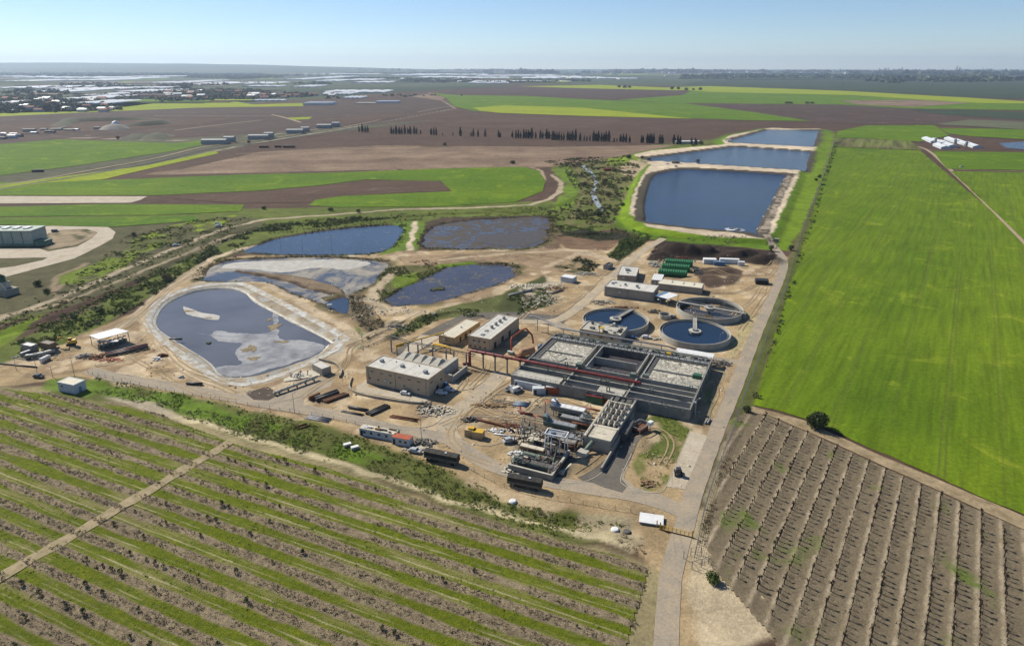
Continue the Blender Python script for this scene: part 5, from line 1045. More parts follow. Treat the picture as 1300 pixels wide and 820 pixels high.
def car(name, label, px, py, ang, m, kind='car', cat='car', z=0.0):
    if kind not in _cars:
        mb, gl, dim = car_proto(*{'car': (4.2,1.75,1.48), 'suv': (4.6,1.85,1.75), 'pickup': (5.1,1.85,1.75), 'van': (5.0,1.9,2.0)}[kind], pickup=kind == 'pickup', van=kind == 'van')
        _cars[kind] = (mb, gl, dim)
    mb, gl, (L, W_) = _cars[kind]; x, y = at(px, py, .8 + z); t = thing(name, label, cat, (x, y, z + .08), ang, 'vehicles parked about the works')
    obj('body', mb, m, t); obj('window', gl, M_GLASS, t)
    for sx in (-1, 1):
        for sy in (-1, 1): w_ = T('wheel', t, M_TYRE, [(sx * L * .31, sy * (W_/2 - .2), .33), (sx * L * .31, sy * (W_/2 + .02), .33)], .33, 12)
    if kind == 'pickup': B('load_bed', t, M_DARK, (-L/2+.15, -W_/2+.15, 1.0, -.5, W_/2-.15, 1.02))
    for sy in (-1, 1): B('headlight', t, M_STEEL, (L/2-.03, sy*W_*.36-.15, .68, L/2+.02, sy*W_*.36+.15, .84))
    return t
car('parked_car', 'white hatchback parked against the long front wall of the tan control block', 515, 498.5, radians(-20), M_CARW)
car('parked_car', 'white jeep in the shade at the end wall of the tan control block', 560.5, 498, radians(-14), M_CARW, 'suv')
car('parked_car', 'white car farther back in the shade beside the jeep', 570.5, 494, radians(-30), M_CARW)
car('pickup_truck', 'silver pickup, left of two parked before the long white cabin', 647.5, 492.5, radians(40), M_CARS, 'pickup', 'pickup truck')
car('parked_van', 'white van, right of two vehicles parked before the long white cabin', 656, 494.5, radians(40), M_CARW, 'van', 'van')
car('parked_car', 'silver car parked on the yard at the end of the oval sandy island', 646.5, 558.5, radians(24), M_CARS, 'suv')
car('parked_car', 'white car parked on the asphalt between basin and nearest round tank', 820.5, 427.5, radians(-10), M_CARW)
car('parked_car', 'dark blue car parked behind the pale equipment block', 803, 428.3, radians(-12), M_CARB)
car('parked_car', 'dark car in the blue shade beside the jeep, close to the wall', 566, 488, radians(-60), M_CARB)
car('parked_car', 'silver car among pipes before the green bank, left of the black trailer', 527, 571.5, radians(-18), M_CARS)
car('parked_car', 'dark grey car on the grass beside the road near the white block hut', 49, 477, radians(-10), M_CARD)
car('parked_car', 'silver car on the valley track far to the left', 223.5, 311.2, radians(25), M_CARS, 'suv'); car('parked_car', 'white car on the valley track, lower of two close together', 277.5, 287, radians(30), M_CARW, 'van'); car('parked_car', 'white car on the valley track, upper of two close together', 276, 283.4, radians(15), M_CARS)
car('parked_van', 'dark van standing on the apron right of the pale green plant', 70, 293.5, radians(0), M_CARD, 'van', 'van'); car('parked_van', 'lone pale van on the track of the far right field', 1221, 212, radians(0), M_CARS, 'van', 'van'); car('parked_car', 'small white car standing on the embankment by the reservoir hut', 848, 208, radians(-20), M_CARW, z=2.5); car('parked_car', 'silver car behind the white one on the reservoir embankment', 858, 211, radians(30), M_CARS, 'suv', z=2.5)
# ------------------------------------------------------------------ pump station on the left
x, y = at(140, 440, 0); t = thing('pump_shelter', 'white-roofed open shelter over pumps beside the lined pond', 'canopy', (x, y, 0), radians(8))
rr_, a_, w_, d_ = rect((112.5,426),(125.5,430.6),(163.8,420.3),5.0)
c4 = [np.array(at(*p, 5.0)) - np.array((x, y)) for p in ((113,426),(125.5,430.8),(163.8,420.5),(148,416.5))]; ca_, sa_ = cos(-radians(8)), sin(-radians(8))
c4 = [(p[0]*ca_ - p[1]*sa_, p[0]*sa_ + p[1]*ca_) for p in c4]
mb = MB(); mb.add([(p[0], p[1], z) for z in (4.9, 5.05) for p in c4], [(0,1,5,4),(1,2,6,5),(2,3,7,6),(3,0,4,7),(4,5,6,7),(3,2,1,0)]); obj('roof', mb, M_WHITE, t)
for i in range(4): p = c4[i]; B('post', t, M_STEELD, (p[0]*.94-.1, p[1]*.94-.1, -.1, p[0]*.94+.1, p[1]*.94+.1, 4.9))
def ctr(f1, f2): # bilinear inside the roof outline
    a0 = np.array(c4[0])*(1-f1)+np.array(c4[1])*f1; b0 = np.array(c4[3])*(1-f1)+np.array(c4[2])*f1; return a0*(1-f2)+b0*f2
for k in range(6):
    p = ctr(.8, .08 + k * .16); B('pump', t, M_GGREY, (p[0]-.8, p[1]-1.2, 0, p[0]+.8, p[1]+.8, 1.4)); T('riser', t, M_STEEL, [(p[0], p[1]-2.6, .2), (p[0], p[1]-2.2, 2.6), (p[0], p[1]-.2, 2.9), (p[0], p[1]+1.6, 2.2)], .3, 7)
p = ctr(.95, .3); B('lower_roof', t, M_WHITE, (p[0]-4.5, p[1]-2.0, 3.2, p[0]+4.6, p[1]-.2, 3.3))
t = thing('pipe_manifold', 'bundle of dark red and black pipes lying beside the white-roofed pump shelter', 'pipes', (*at(162, 446, 0), 0), radians(33))
for k, m_ in enumerate((M_PIPED, M_RED, M_PIPED)): T('pipe', t, m_, [(-8.6, -2.2 + k * 1.6, .6), (8.2, -2.2 + k * 1.6, 1.2)], .5, 10)
B('support', t, M_CONL, *[(x, -2.6, 0, x + .4, 2, .6) for x in (-6, -3, 0, 3, 6)])
def heap(name, label, px, py, rx, ry, h, m, cat='pile', seed=0, n=60, rz=0):
    """loose pile of slabs, beams and lumps"""
    r = random.Random(seed + int(px * 7 + py)); x, y = at(px, py, 0); z = hz(x, y); mb = MB()
    for k in range(n):
        a_ = r.uniform(0, 2 * pi); q = r.random() ** .6; X, Y = rx * q * cos(a_), ry * q * sin(a_); zz = h * (1 - q) * r.uniform(.5, 1)
        mb.cbox(X, Y, zz / 2 + .1, r.uniform(.3, 1.3), r.uniform(.2, .7), max(.15, r.uniform(.15, .5)) + zz, r.uniform(0, pi))
    o = obj(name, mb, m); o.location = (x, y, z - .05); o.rotation_euler = (0, 0, rz); return tag(o, label, cat)
def pipes(label, px, py, n, L, r, m, rz, dz=0, cat='pipes', gap=.15, jit=.5):
    q = random.Random(int(px + py)); x, y = at(px, py, 0); t = thing('pipe_stack', label, cat, (x, y, max(0, hz(x, y))), rz)
    for k in range(n): o = q.uniform(-jit, jit); T('pipe', t, m if not isinstance(m, tuple) else m[k % len(m)], [(-L/2 + o, (k - n/2) * (2 * r + gap), r + .02), (L/2 + o, (k - n/2) * (2 * r + gap) + q.uniform(-.2, .2), r + .02)], r, 9)
    B('bearer', t, M_TAN2, (-L*.3, -n * (r + .1), -.1, -L*.3 + .2, n * (r + .1), .04), (L*.3, -n * (r + .1), -.1, L*.3 + .2, n * (r + .1), .04)); return t
pipes('two thick black pipes on the pipe island, left of the rusty ones', 413, 503.5, 2, 9.5, .75, M_PIPED, radians(42))
pipes('rusty brown pipes on the pipe island, right of the thick black ones', 425, 505.5, 3, 9.5, .42, (M_RUST, M_TAN2, M_RUST), radians(42))
pipes('short rusty plate box at the left end of the pipe island', 399, 504.5, 1, 4.5, .9, M_RUST, radians(48)); pipes('long dark pipe lying lengthwise in the middle of the pipe island', 455, 519, 1, 8.5, .55, M_PIPED, radians(-20)); pipes('thin dark pipes lying parallel to the road on the pipe island', 449, 524.5, 2, 9, .25, M_PIPED, radians(-20))
pipes('dark trench pipes curving up the pipe island', 478, 521, 3, 9, .45, M_PIPED, radians(50)); pipes('thin rusty bars on the right part of the pipe island', 513, 530.5, 3, 11, .18, M_RUST, radians(-18), gap=.5)
pipes('grey plastic pipes stacked on the verge below the track', 405, 531.5, 6, 9.5, .2, M_PIPEG, radians(-21)); pipes('blue-grey pipes lying on the triangular yard island', 662, 513, 5, 5.5, .25, (M_BLUE, M_PIPEG), radians(-14), gap=.2); pipes('thin long steel bars left of the blue-grey pipes', 645, 511, 3, 12, .12, M_STEELD, radians(-14), gap=.9)
pipes('white painted beam lying on the oval island', 640, 552.5, 1, 7.5, .25, M_WHITE, radians(-14)); pipes('grey pipes half buried near the pond by the rubble', 660, 372, 2, 16, .45, M_PIPEG, radians(36)); pipes('dark pipe lying on the road verge at the right corner of the basin', 897, 535, 2, 4, .35, M_PIPEG, radians(60)); pipes('long black hose lying along the left edge of the yard', 23, 464, 1, 19, .3, M_PIPED, radians(-12)); pipes('short black pipes thrown on the green bank below the track', 384, 540, 2, 4, .25, M_RUST, radians(35), gap=1.4)
pipes('grey beams beside the rubble slabs by the middle pond', 706, 371, 2, 9, .35, M_STEELD, radians(42)); pipes('black floating pipe at the left bank of the lined pond', 223.5, 431, 1, 6, .45, M_PIPED, radians(-2))
t = thing('inlet_pipe', 'long white pipe running down from the transformer hut to the dark soil patch', 'pipe', (*at(376, 489, 1), 0), atan2(at(404,478)[1]-at(349,498)[1], at(404,478)[0]-at(349,498)[0]))
L_ = hypot(at(404,478)[0]-at(349,498)[0], at(404,478)[1]-at(349,498)[1]); T('pipe', t, M_CONC2, [(-L_/2, 0, 1.1), (L_/2, 0, 1.5)], .55, 12)
for k in range(7): T('flange', t, M_CONL, [(-L_/2 + .1 + k * L_/7, 0, 1.1 + k*.06), (-L_/2 + .4 + k * L_/7, 0, 1.1 + k * .06)], .72, 12)
for k in range(5): B('cradle', t, M_CON, (-L_/2 + 2 + k * 3.8, -.5, -.1, -L_/2 + 2.4 + k * 3.8, .5, .8))
t = thing('valve_platform', 'pale slab with a cluster of red and white valves in front of the transformer hut', 'platform', (*at(383, 478, 0), 0), radians(-27) + radians(50)); B('slab', t, M_CONC2, (-7, -2.6, -.05, 7, 4.2, .35))
r_ = random.Random(12)
for k in range(12): u = r_.uniform(-4.5, 3); v = r_.uniform(-2, 2); T('valve', t, r_.choice([M_RED, M_WHITE, M_RUST, M_PIPEG]), [(u, v, .3), (u, v, r_.uniform(1, 2.2)), (u + .6, v + .3, r_.uniform(1, 2.2))], .22, 7)
for u in (-4.5, 0, 4): B('light_post', t, M_STEEL, (u, 3.2, .3, u + .1, 3.3, 4.2))
def soilp(pts, c1, c2, nm='soil_patch'): return sheet(nm, pts, .13, mat('soil_' + str(int(pts[0][0])), c1, c2, .4, .95, .15), 'structure', amp=.4)
soilp([(312,499),(322,492),(337,489),(348,496),(351,502),(340,508),(322,507)], (.10,.075,.055), (.06,.045,.035))
# excavator
x, y = at(92, 441, 0); t = thing('excavator', 'yellow excavator with raised arm digging in the dark earth left of the pump shelter', 'excavator', (x, y, hz(x, y) + .1), radians(200))
for s_ in (-1, 1): B('track', t, M_TYRE, (-1.9, s_*1.1-.3, 0, 1.9, s_*1.1+.3, .85))
cb = B('house', t, M_YEL, (-1.9, -1.2, .95, 1.2, 1.2, 2.0), (-1.9, -1.2, 2.0, -.3, 1.2, 2.4)); B('cab', t, M_GLASS, (-.1, -1.15, 2.0, 1.2, -.1, 3.0)); B('cab_roof', t, M_YEL, (-.15, -1.2, 3.0, 1.25, -.05, 3.1))
T('boom', t, M_YEL, [(1.1, .3, 1.6), (3.0, .3, 4.2), (4.9, .3, 4.1)], .26, 6); T('arm', t, M_YEL, [(4.7, .3, 4.2), (6.1, .3, 1.9)], .2, 6); mb = MB(); mb.box(5.5, -.3, .9, 6.6, .9, 1.9); obj('bucket', mb, M_STEELD, t)
building('valve_house', 'brown cube of a hut with a rusty top on the far left of the works', 'hut', (50,434.5), (62,437), (66,433), 4.2, M_TAN2, M_CON, parapet=.15, recess=.2)
building('tank_house', 'grey hut with a pale tray roof at the far left beside the brown cube', 'hut', (26,437), (39,439.5), (46,436), 3.6, M_GWALL, M_WHITE, parapet=.25, recess=.3)
for k, (px, py) in enumerate([(40,452),(50,450),(62,447),(33,448),(57,455)]): 
    t = vessel('filter_vessel', 'pale horizontal filter vessel in the pipe yard, ' + ['nearest the road','in the middle of the cluster','beside the brown cube hut','at the left edge of the cluster','lowest on the right'][k], px, py, .5, 4.5, 1.6, 1.5, [M_GGREY, M_CONL, M_STEEL, M_CON, M_WHITE][k], rz=radians(20 + 15 * k), hop=False, cover=M_STEEL)
heap('scrap_pile', 'dark heap of scrap and pipes around the filter vessels', 46, 452, 11, 5, .8, M_STEELD, n=90); heap('scrap_pile', 'rusty scrap scattered on the sand below the pump shelter', 125, 453, 9, 3.5, .8, M_RUST, n=70); heap('scrap_pile', 'orange mesh and timber below the pump shelter', 138, 457, 7, 2.2, .5, M_ORANGE, n=40)
heap('scrap_pile', 'grey blocks heaped left of the scattered rusty scrap', 107, 453, 4, 3, 1.5, M_CON, n=50); heap('rubble_pile', 'white and grey blocks and scrap at the right end of the pipe island', 553, 522, 8, 4.5, 1.3, M_CONC2, n=110); heap('rubble_pile', 'dark bags and scrap along the pipe island beside the white blocks', 541, 517, 4, 5, 1.0, M_STEELD, n=60)
heap('scrap_pile', 'small black and white machine parts left of the lined pond', 199, 456, 2.6, 2.2, 1.2, M_WHITE, n=16); heap('scrap_pile', 'brown timber lump beside the black and white machine parts', 207, 452, 2.6, 1.8, 1.6, M_RUST, n=24); heap('scrap_pile', 'grey machine lump on the sand near the pond corner', 232, 479, 1.6, 1.2, 1.2, M_STEEL, n=14)
pipes('curved black pipe section lying by the track near the pond corner', 249, 487.5, 1, 6.5, .6, M_PIPED, radians(-4)); heap('rubble_pile', 'wide spread of broken white slabs right of the nearest lagoon', 690, 382, 14, 8, .9, M_CONC2, n=150, rz=.6); heap('rubble_pile', 'dark rubble lumps on the inner slope near the lagoon spit', 505, 415, 7, 5, 1.2, M_CON, n=80)
heap('rubble_pile', 'mixed rubble behind the small white-roofed hut', 745, 348, 9, 4, .9, M_CONL, n=90); heap('rubble_pile', 'loose stones in front of the small white-roofed hut', 705, 366, 8, 5, .7, M_TAN2, n=80); heap('scrap_pile', 'scrap metal along the triangular yard island', 625, 515, 9, 2.2, .8, M_TAN2, n=80); heap('scrap_pile', 'dark bundle of scrap at the left end of the oval island', 598, 533, 4, 2, 1.4, M_STEELD, n=50)
heap('scrap_pile', 'white and black scrap beside the rusty pipe on the oval island', 634, 547, 5.5, 1.8, .9, M_WHITE, n=40); heap('scrap_pile', 'rusty offcuts behind the long rusty pipe on the oval island', 645, 541, 5, 2.5, .6, M_RUST, n=40); heap('scrap_pile', 'scrap and tyres between the white cabins and the black trailer', 536, 563, 5.5, 3, 1.0, M_STEELD, n=70); heap('rubble_pile', 'pale broken concrete right of the white cabins', 530, 570, 5, 2.5, .5, M_CONC2, n=50)
heap('scrap_pile', 'white and tan machine parts on the left corner of the machine pit', 652, 597, 4, 2.4, 1.1, M_CONC2, n=50); heap('scrap_pile', 'pale machine castings left of the green-grey machine', 674, 556, 5.5, 3.2, 1.4, M_CONC2, n=70); heap('scrap_pile', 'white cone and castings on the yard left of the machine pit', 657, 577, 3.5, 2, 1.4, M_WHITE, n=30)
heap('scrap_pile', 'dark machine parts around the foot of the tower frame', 712, 584, 5, 4.5, 1.2, M_STEELD, n=80); heap('scrap_pile', 'rusty fittings between the two trough machines', 716, 548, 6, 3, 1.6, M_RUST, n=70); heap('scrap_pile', 'blue and grey fittings by the red elbow pipe', 742, 556, 4, 3.5, 1.8, M_PIPEG, n=60); heap('scrap_pile', 'green pipe fittings between the tower frame and the machines', 690, 560, 5, 3, 1.5, M_GGREY, n=60)
heap('rubble_pile', 'small pile of stones and a box on the kerb of the right island', 821, 614, 2.6, 2, .9, M_TAN2, n=36); heap('scrap_pile', 'grey and red scrap along the near wall of the basin', 735, 497, 7, 2, .8, M_STEELD, n=60); heap('scrap_pile', 'bricks and red soil behind the left round tank', 790, 391, 9, 2, .8, M_RUST, n=70); heap('scrap_pile', 'dark lumps between the left round tank and the small chamber', 832, 396, 4, 3, 1.6, M_STEELD, n=50)
heap('rubble_pile', 'grey rubble left of the long grey shed', 765, 384, 7, 4, .8, M_CON, n=70); heap('rubble_pile', 'stones along the asphalt between basin and nearest round tank', 838, 431, 8, 1.6, .8, M_CONL, n=50); heap('scrap_pile', 'black rubbish in the shade beyond the awning', 915, 462, 5, 4, .9, M_STEELD, n=60); heap('scrap_pile', 'pale frames and scrap left of the green tanks', 831, 336, 4.5, 8, 2.0, M_CONL, n=90)
heap('scrap_pile', 'rusty frames behind the green tanks', 866, 328, 10, 2.5, 1.2, M_RUST, n=60); heap('scrap_pile', 'black scrap right of the green tanks', 884, 345, 4, 7, 1.8, M_STEELD, n=90)
for lb, px, py, L, W_, Hh, m_, tp, rz in (('white-roofed box store behind the compost yard', 901, 331.5, 8, 4.5, 3.0, M_WALLW, M_WHITE, -.12), ('long pale box trailer right of the box store', 926, 331.5, 12, 3, 3.0, M_WHITE, M_WHITE, -.15), ('blue tank trailer in front of the long pale box', 913, 334.5, 7, 2.6, 2.4, M_BLUE, M_BLUE, -.15), ('small white cabin truck at the end of the compost yard', 941, 334.5, 4, 2.2, 2.4, M_CARW, M_WHITE, -.2)):
    container('container', lb, px, py, L, W_, Hh, m_, rz=rz, top=tp, doors=False)
t = container('skip', 'square black skip standing alone on the sand beside the compost', 967, 357.5, 7, 5, 2.4, M_TARP, rz=-.2, top=M_DARK, cat='skip', doors=False)
container('container', 'grey box standing on end of the road beside the palm', 986, 305, 3, 2.4, 2.4, M_GWALL, doors=False)
t = thing('tractor', 'dark rounded machine standing alone on the pale pad beside the main road', 'tractor', (*at(861, 599.5, .8), .1), radians(80)); B('body', t, M_CARD, (-1.2, -.6, .6, 1.6, .6, 1.5)); B('cab', t, M_GLASS, (-1.1, -.65, 1.5, .2, .65, 2.4)); B('roof', t, M_CARD, (-1.2, -.75, 2.4, .3, .75, 2.5))
for x_, r2 in ((-.8, .8), (1.2, .5)):
    for s_ in (-1, 1): T('wheel', t, M_TYRE, [(x_, s_*.75, r2), (x_, s_*1.15, r2)], r2, 14)
t = thing('roof_slab', 'white rectangular slab lying beside the gate at the bottom of the site', 'slab', (*at(827, 659, .6), 0), radians(-14)); B('slab', t, M_WHITE, (-3.3, -2.2, .6, 3.3, 2.2, .85)); B('base', t, M_CON, (-3.1, -2.0, -.1, 3.1, 2.0, .6))
# gate, posts, signs
gx0, gy0 = at(838, 672); gx1, gy1 = at(879, 682); ga = atan2(gy1 - gy0, gx1 - gx0); gl_ = hypot(gx1 - gx0, gy1 - gy0)
t = thing('sliding_gate', 'yellow and rust barrier gate across the entrance road', 'gate', (gx0, gy0, 0), ga); mb = MB()
for zz in (.25, .7, 1.15, 1.5): mb.box(0, -.05, zz, gl_, .05, zz + .08)
for k in range(9): mb.box(k * gl_ / 8 - .05, -.06, .0, k * gl_ / 8 + .05, .06, 1.6)
obj('barrier', mb, M_YEL, t); B('beam', t, M_RUST, (-.3, -.35, 0, gl_ + .3, -.1, .22)); B('post', t, M_YEL, (-.15, -.15, 0, .15, .15, 2.3)); B('post', t, M_YEL, (gl_ - .15, -.15, 0, gl_ + .15, .15, 2.3)); B('post', t, M_YEL, (-1.2, .8, 0, -.95, 1.05, 2.0))
x, y = at(883, 712, 0); t = thing('fence_frame', 'bent open steel frame of posts beside the road below the gate', 'frame', (x, y, 0), radians(20)); mb = MB()
for a1 in ((-2.6,-2.2),(0,-2.4),(2.4,-2),(2.6,1.4),(0,2.2),(-2.4,1.8)): mb.box(a1[0]-.06, a1[1]-.06, -.1, a1[0]+.06, a1[1]+.06, 2.4)
for a1, a2 in (((-2.6,-2.2),(0,-2.4)),((0,-2.4),(2.4,-2)),((2.4,-2),(2.6,1.4)),((2.6,1.4),(0,2.2)),((-2.4,1.8),(-2.6,-2.2))): mb.tube([(*a1,2.4),(*a2,2.4)], .05, 4); mb.tube([(*a1,1.0),(*a2,1.0)], .04, 4)
obj('frame', mb, M_STEELD, t)
def fence(name, label, pts, h=2.2, sp=3.0, m=M_STEEL, wires=4, z0=0):
    p = smooth_path(P(pts), False, sp); ox, oy = p[0]; t = thing(name, label, 'fence', (ox, oy, 0)); 
    zs = hgt(np.array([q[0] for q in p]), np.array([q[1] for q in p])); mb = MB()
    for (X, Y), Z in zip(p, zs): mb.box(X-ox-.05, Y-oy-.05, Z-.2, X-ox+.05, Y-oy+.05, Z+h)
    obj('posts', mb, m, t); tag(t.children[0], kind='stuff') if len(p) > 100 else None
    mb = MB()
    for k in range(wires):
        zz = h * (k + 1) / wires - .05; mb.tube([(X-ox, Y-oy, Z+zz) for (X, Y), Z in zip(p, zs)], .035, 3, False)
    obj('wire', mb, m, t); return t
fence('wire_fence', 'tall grey wire fence along the right side of the main access road', [(881,712),(886,690),(893,655),(905,615),(918,580),(932,545),(945,505),(962,460),(980,410),(1000,360),(1013,315),(1026,275),(1045,225),(1060,178)], 2.4, 3.2, M_PIPEG, 5)
fence('wire_fence', 'low wire fence along the bank between the yard track and the orchard', [(112,474),(200,494),(300,512),(380,525),(440,536),(530,560),(640,618),(740,640),(830,655)], 1.4, 4.0, M_STEELD, 3)
def street_lamp(label, px, py, h=7.0, rz=0, hook=True):
    t = thing('street_lamp' if hook else 'utility_pole', label, 'street lamp' if hook else 'pole', (*at(px, py, 0), 0), rz, None)
    obj('pole', MB().cyl(0, 0, -.1, h, .11, 8, .07), M_PIPEG, t)
    if hook: T('arm', t, M_PIPEG, [(0, 0, h - .1), (.5, 0, h + .25), (1.5, 0, h + .35)], .06, 6); B('lamp_head', t, M_CONL, (1.2, -.15, h + .28, 2.0, .15, h + .42))
    else: B('crossarm', t, M_STEELD, (-.8, -.06, h - .4, .8, .06, h - .28))
    return t
for lb, px, py, h, hk in (('tall lamp pole standing before the white block hut', 95, 479, 9, False), ('lamp pole on the verge below the triangular paved corner', 374, 524, 8, True), ('lamp pole at the bend of the yard road above the black trailer', 535, 557, 8, True), ('thin lamp pole by the road left of the white block hut', 48, 476, 7, True), ('lamp pole right of the one beside the grey parked car', 67, 479, 5, False), ('lamp standing over the green container', 756, 512, 9, True), ('lamp pole before the nearest round tank', 913, 440, 6, True), ('lamp pole at the near corner of the basin', 882, 534, 8, True), ('pole on the rim track of the lined pond', 412, 442, 5, False), ('lamp pole beside the vessel yard', 21, 470, 6, True)): street_lamp(lb, px, py, h, .6, hk)
for k, (px, py) in enumerate([(357,318),(384,317),(421,312)]): street_lamp(['leftmost','middle','rightmost'][k] + ' of three timber poles between the upper lagoons', px, py, 7, .3, False)
for nm, lb, px, py, s_, m_ in (('water_trough', 'left of two small white boxes lying on the bank below the track', 441, 566, 1, M_CONL), ('water_trough', 'right of two small white boxes lying on the bank below the track', 450.5, 569.5, 1, M_CONL)):
    t = thing(nm, lb, 'box', (*at(px, py, 0), hz(*at(px, py, 0))), .5); B('body', t, m_, (-1.2, -.6, 0, 1.2, .6, .9)); B('lid', t, M_WHITE, (-1.25, -.65, .9, 1.25, .65, .98))
for lb, px, py in (('flat white round cover near the gate on the sandy bank', 781, 667.5), ('white round cover on the bank below the second black trailer', 651, 636), ('small dark round cover beside the white one near the gate', 796, 670.5)):
    o = obj('tank_cover', MB().lathe([(.01, .75), (.9, .7), (1.15, .4), (1.15, -.3)], 20), M_STEELD if 'dark' in lb else M_WHITE); x, y = at(px, py, .4); o.location = (x, y, hz(x, y)); tag(o, lb, 'cover')
x, y = at(418.5, 390.5, 0); t = thing('float_pump', 'small white pump hut at the edge of the dark lagoon corner', 'hut', (x, y, max(0, hz(x, y))), .3); B('body', t, M_WHITE, (-1.1, -.9, 0, 1.1, .9, 1.7)); B('roof', t, M_STEEL, (-1.3, -1.1, 1.7, 1.3, 1.1, 1.8))
# reservoir huts
x, y = at(857.5, 207.5, 2.5); t = thing('pump_cabin', 'grey pump cabin on the embankment between the two nearer reservoirs', 'hut', (x, y, 2.4), -.1); B('wall', t, M_GWALL, (-5, -2.5, 0, 5, 2.5, 3)); B('roof', t, M_STEELD, (-5.2, -2.7, 3, 5.2, 2.7, 3.2)); B('door', t, M_DARK, (1, -2.55, 0, 2.2, -2.5, 2.2))
x, y = at(925.5, 180.5, 2.5); t = thing('intake_hut', 'small white hut on the bank at the corner of the farthest reservoir', 'hut', (x, y, 2.4), -.1); B('wall', t, M_WHITE, (-3.2, -2, 0, 3.2, 2, 3)); B('roof', t, M_WHITE, (-3.4, -2.2, 3, 3.4, 2.2, 3.2)); B('door', t, M_DARK, (-.5, -2.05, 0, .5, -2, 2.1))
# ------------------------------------------------------------------ plant at the left edge
x, y = at(20, 309, 0); t = thing('treatment_hall', 'long pale green hall with ribbed sides and roof vents on the concrete apron', 'building', (x, y, 0), radians(0.5))
M_PG = mat('pale_green_cladding', (.42,.50,.44), (.33,.40,.36), .3, .7); M_PGD = mat('green_band', (.16,.30,.22), (.12,.22,.16), .3, .6)
B('wall', t, M_PG, (-40, -8, 0, 18, 8, 10.5)); B('base_band', t, M_PGD, (-40.1, -8.1, 0, 18.1, 8.1, 1.6)); B('roof', t, M_PG, (-40.4, -8.4, 10.5, 18.4, 8.4, 11.1))
for k in range(8): B('rib', t, M_PGD, (-38 + k * 7, -8.35, 1.6, -37.6 + k * 7, -8, 10.4))
for k in range(7): B('roof_vent', t, M_WHITE, (-35 + k * 7.4, -3, 11.1, -32 + k * 7.4, 3, 11.9))
t2 = thing('green_shed', 'low green lean-to at the right end of the long pale green hall', 'shed', (x + 21, y - 3, 0), 0); B('wall', t2, M_PGD, (-2.8, -4, 0, 5.5, 3, 3.6)); mb = MB(); mb.add([(-3,-4.4,3.6),(6,-4.4,2.6),(6,3.4,2.6),(-3,3.4,3.6),(-3,-4.4,3.9),(6,-4.4,2.9),(6,3.4,2.9),(-3,3.4,3.9)], [(0,1,5,4),(1,2,6,5),(2,3,7,6),(3,0,4,7),(4,5,6,7),(3,2,1,0)]); obj('roof', mb, M_GREENM, t2)
x, y = at(4, 373, 0); t = thing('process_tower', 'green domed process tower with a pale sloping stair at the left edge of the picture', 'building', (x, y, 0), radians(-20)); B('wall', t, M_GWALL, (-9, -4, 0, 7.5, 4, 3.6)); B('stair_wall', t, M_CONC2, (2.5, -3.2, 3.6, 3.2, 3, 7)); mb = MB(); mb.add([(3.2,-3,3.6),(7.4,-3,3.6),(7.4,-2.4,3.6),(3.2,-2.4,3.6),(3.2,-3,8),(7.4,-3,4.6),(7.4,-2.4,4.6),(3.2,-2.4,8)], [(0,1,5,4),(1,2,6,5),(2,3,7,6),(3,0,4,7),(4,5,6,7),(3,2,1,0)]); obj('stair', mb, M_CONC2, t)
obj('tower', MB().cyl(-1.5, 1, 3.6, 9.5, 2.6, 20).cyl(-1.5, 1, 9.5, 11, 2.6, 20, .6), M_GREENM, t, True); obj('tower_small', MB().cyl(-5.5, 0, 3.6, 8, 2, 18).cyl(-5.5, 0, 8, 9, 2, 18, .4), M_GGREY, t, True)
for o in list(bpy.data.objects):
    for k_ in ('_w', '_d'):
        if k_ in o: del o[k_]
# ------------------------------------------------------------------ foliage
def leafmat(name, c1, c2, rough=.7, scale=.25):
    m, nt, b = newmat(name); co = texco(nt); g = N(nt, 'ShaderNodeNewGeometry')
    f = rng_map(nt, noise_fac(nt, scale, 4, .6, co), .35, .65); c_ = mix(nt, f, c1, c2)
    c_ = mix(nt, 1, c_, rng_map(nt, g.outputs['Random Per Island'], 0, 1, .75, 1.3), 'MULTIPLY')
    nt.links.new(c_, b.inputs['Base Color']); b.inputs['Roughness'].default_value = rough; b.inputs['Specular IOR Level'].default_value = .2; return m
L_BUSH = leafmat('bush_leaves', (.075,.105,.022), (.115,.145,.030)); L_DARK = leafmat('dark_leaves', (.035,.055,.016), (.065,.085,.024)); L_CYP = leafmat('cypress_leaves', (.016,.026,.015), (.028,.040,.020))
L_WEED = leafmat('weed_leaves', (.11,.17,.014), (.18,.22,.02)); L_DRY = leafmat('dry_weeds', (.20,.155,.10), (.36,.29,.19), .9); L_REED = leafmat('reed_leaves', (.13,.14,.05), (.20,.19,.09), .9); L_BROWN = leafmat('brown_scrub', (.15,.12,.065), (.22,.18,.10), .9)
def leaves(ctr, rad, hgt_, n, rng, size=.28, up=.35, flat=False, hollow=.45):
    """n leaf triangles through a dome/ellipsoid volume; arrays of centres allowed"""
    d = rng.normal(size=(n, 3)); d /= np.linalg.norm(d, axis=1)[:, None]; r = (hollow + (1 - hollow) * rng.random(n)) [:, None]
    p = d * r; p[:, 2] = np.abs(p[:, 2]) if flat else p[:, 2]
    c = ctr + p * np.array((rad, rad, hgt_))
    a = rng.normal(size=(n, 3)); a /= np.linalg.norm(a, axis=1)[:, None]; b_ = np.cross(a, d + rng.normal(size=(n, 3)) * .6); b_ /= np.linalg.norm(b_, axis=1)[:, None] + 1e-9
    s_ = (size * (.6 + .8 * rng.random(n)))[:, None]
    V = np.stack([c - a * s_, c + a * s_ * .9 + b_ * s_ * .3, c + b_ * s_ * 1.3], 1); return V.reshape(-1, 3)
def leaf_obj(name, V, m, par=None): return np_mesh(name, V, np.arange(len(V)).reshape(-1, 3), m, par)
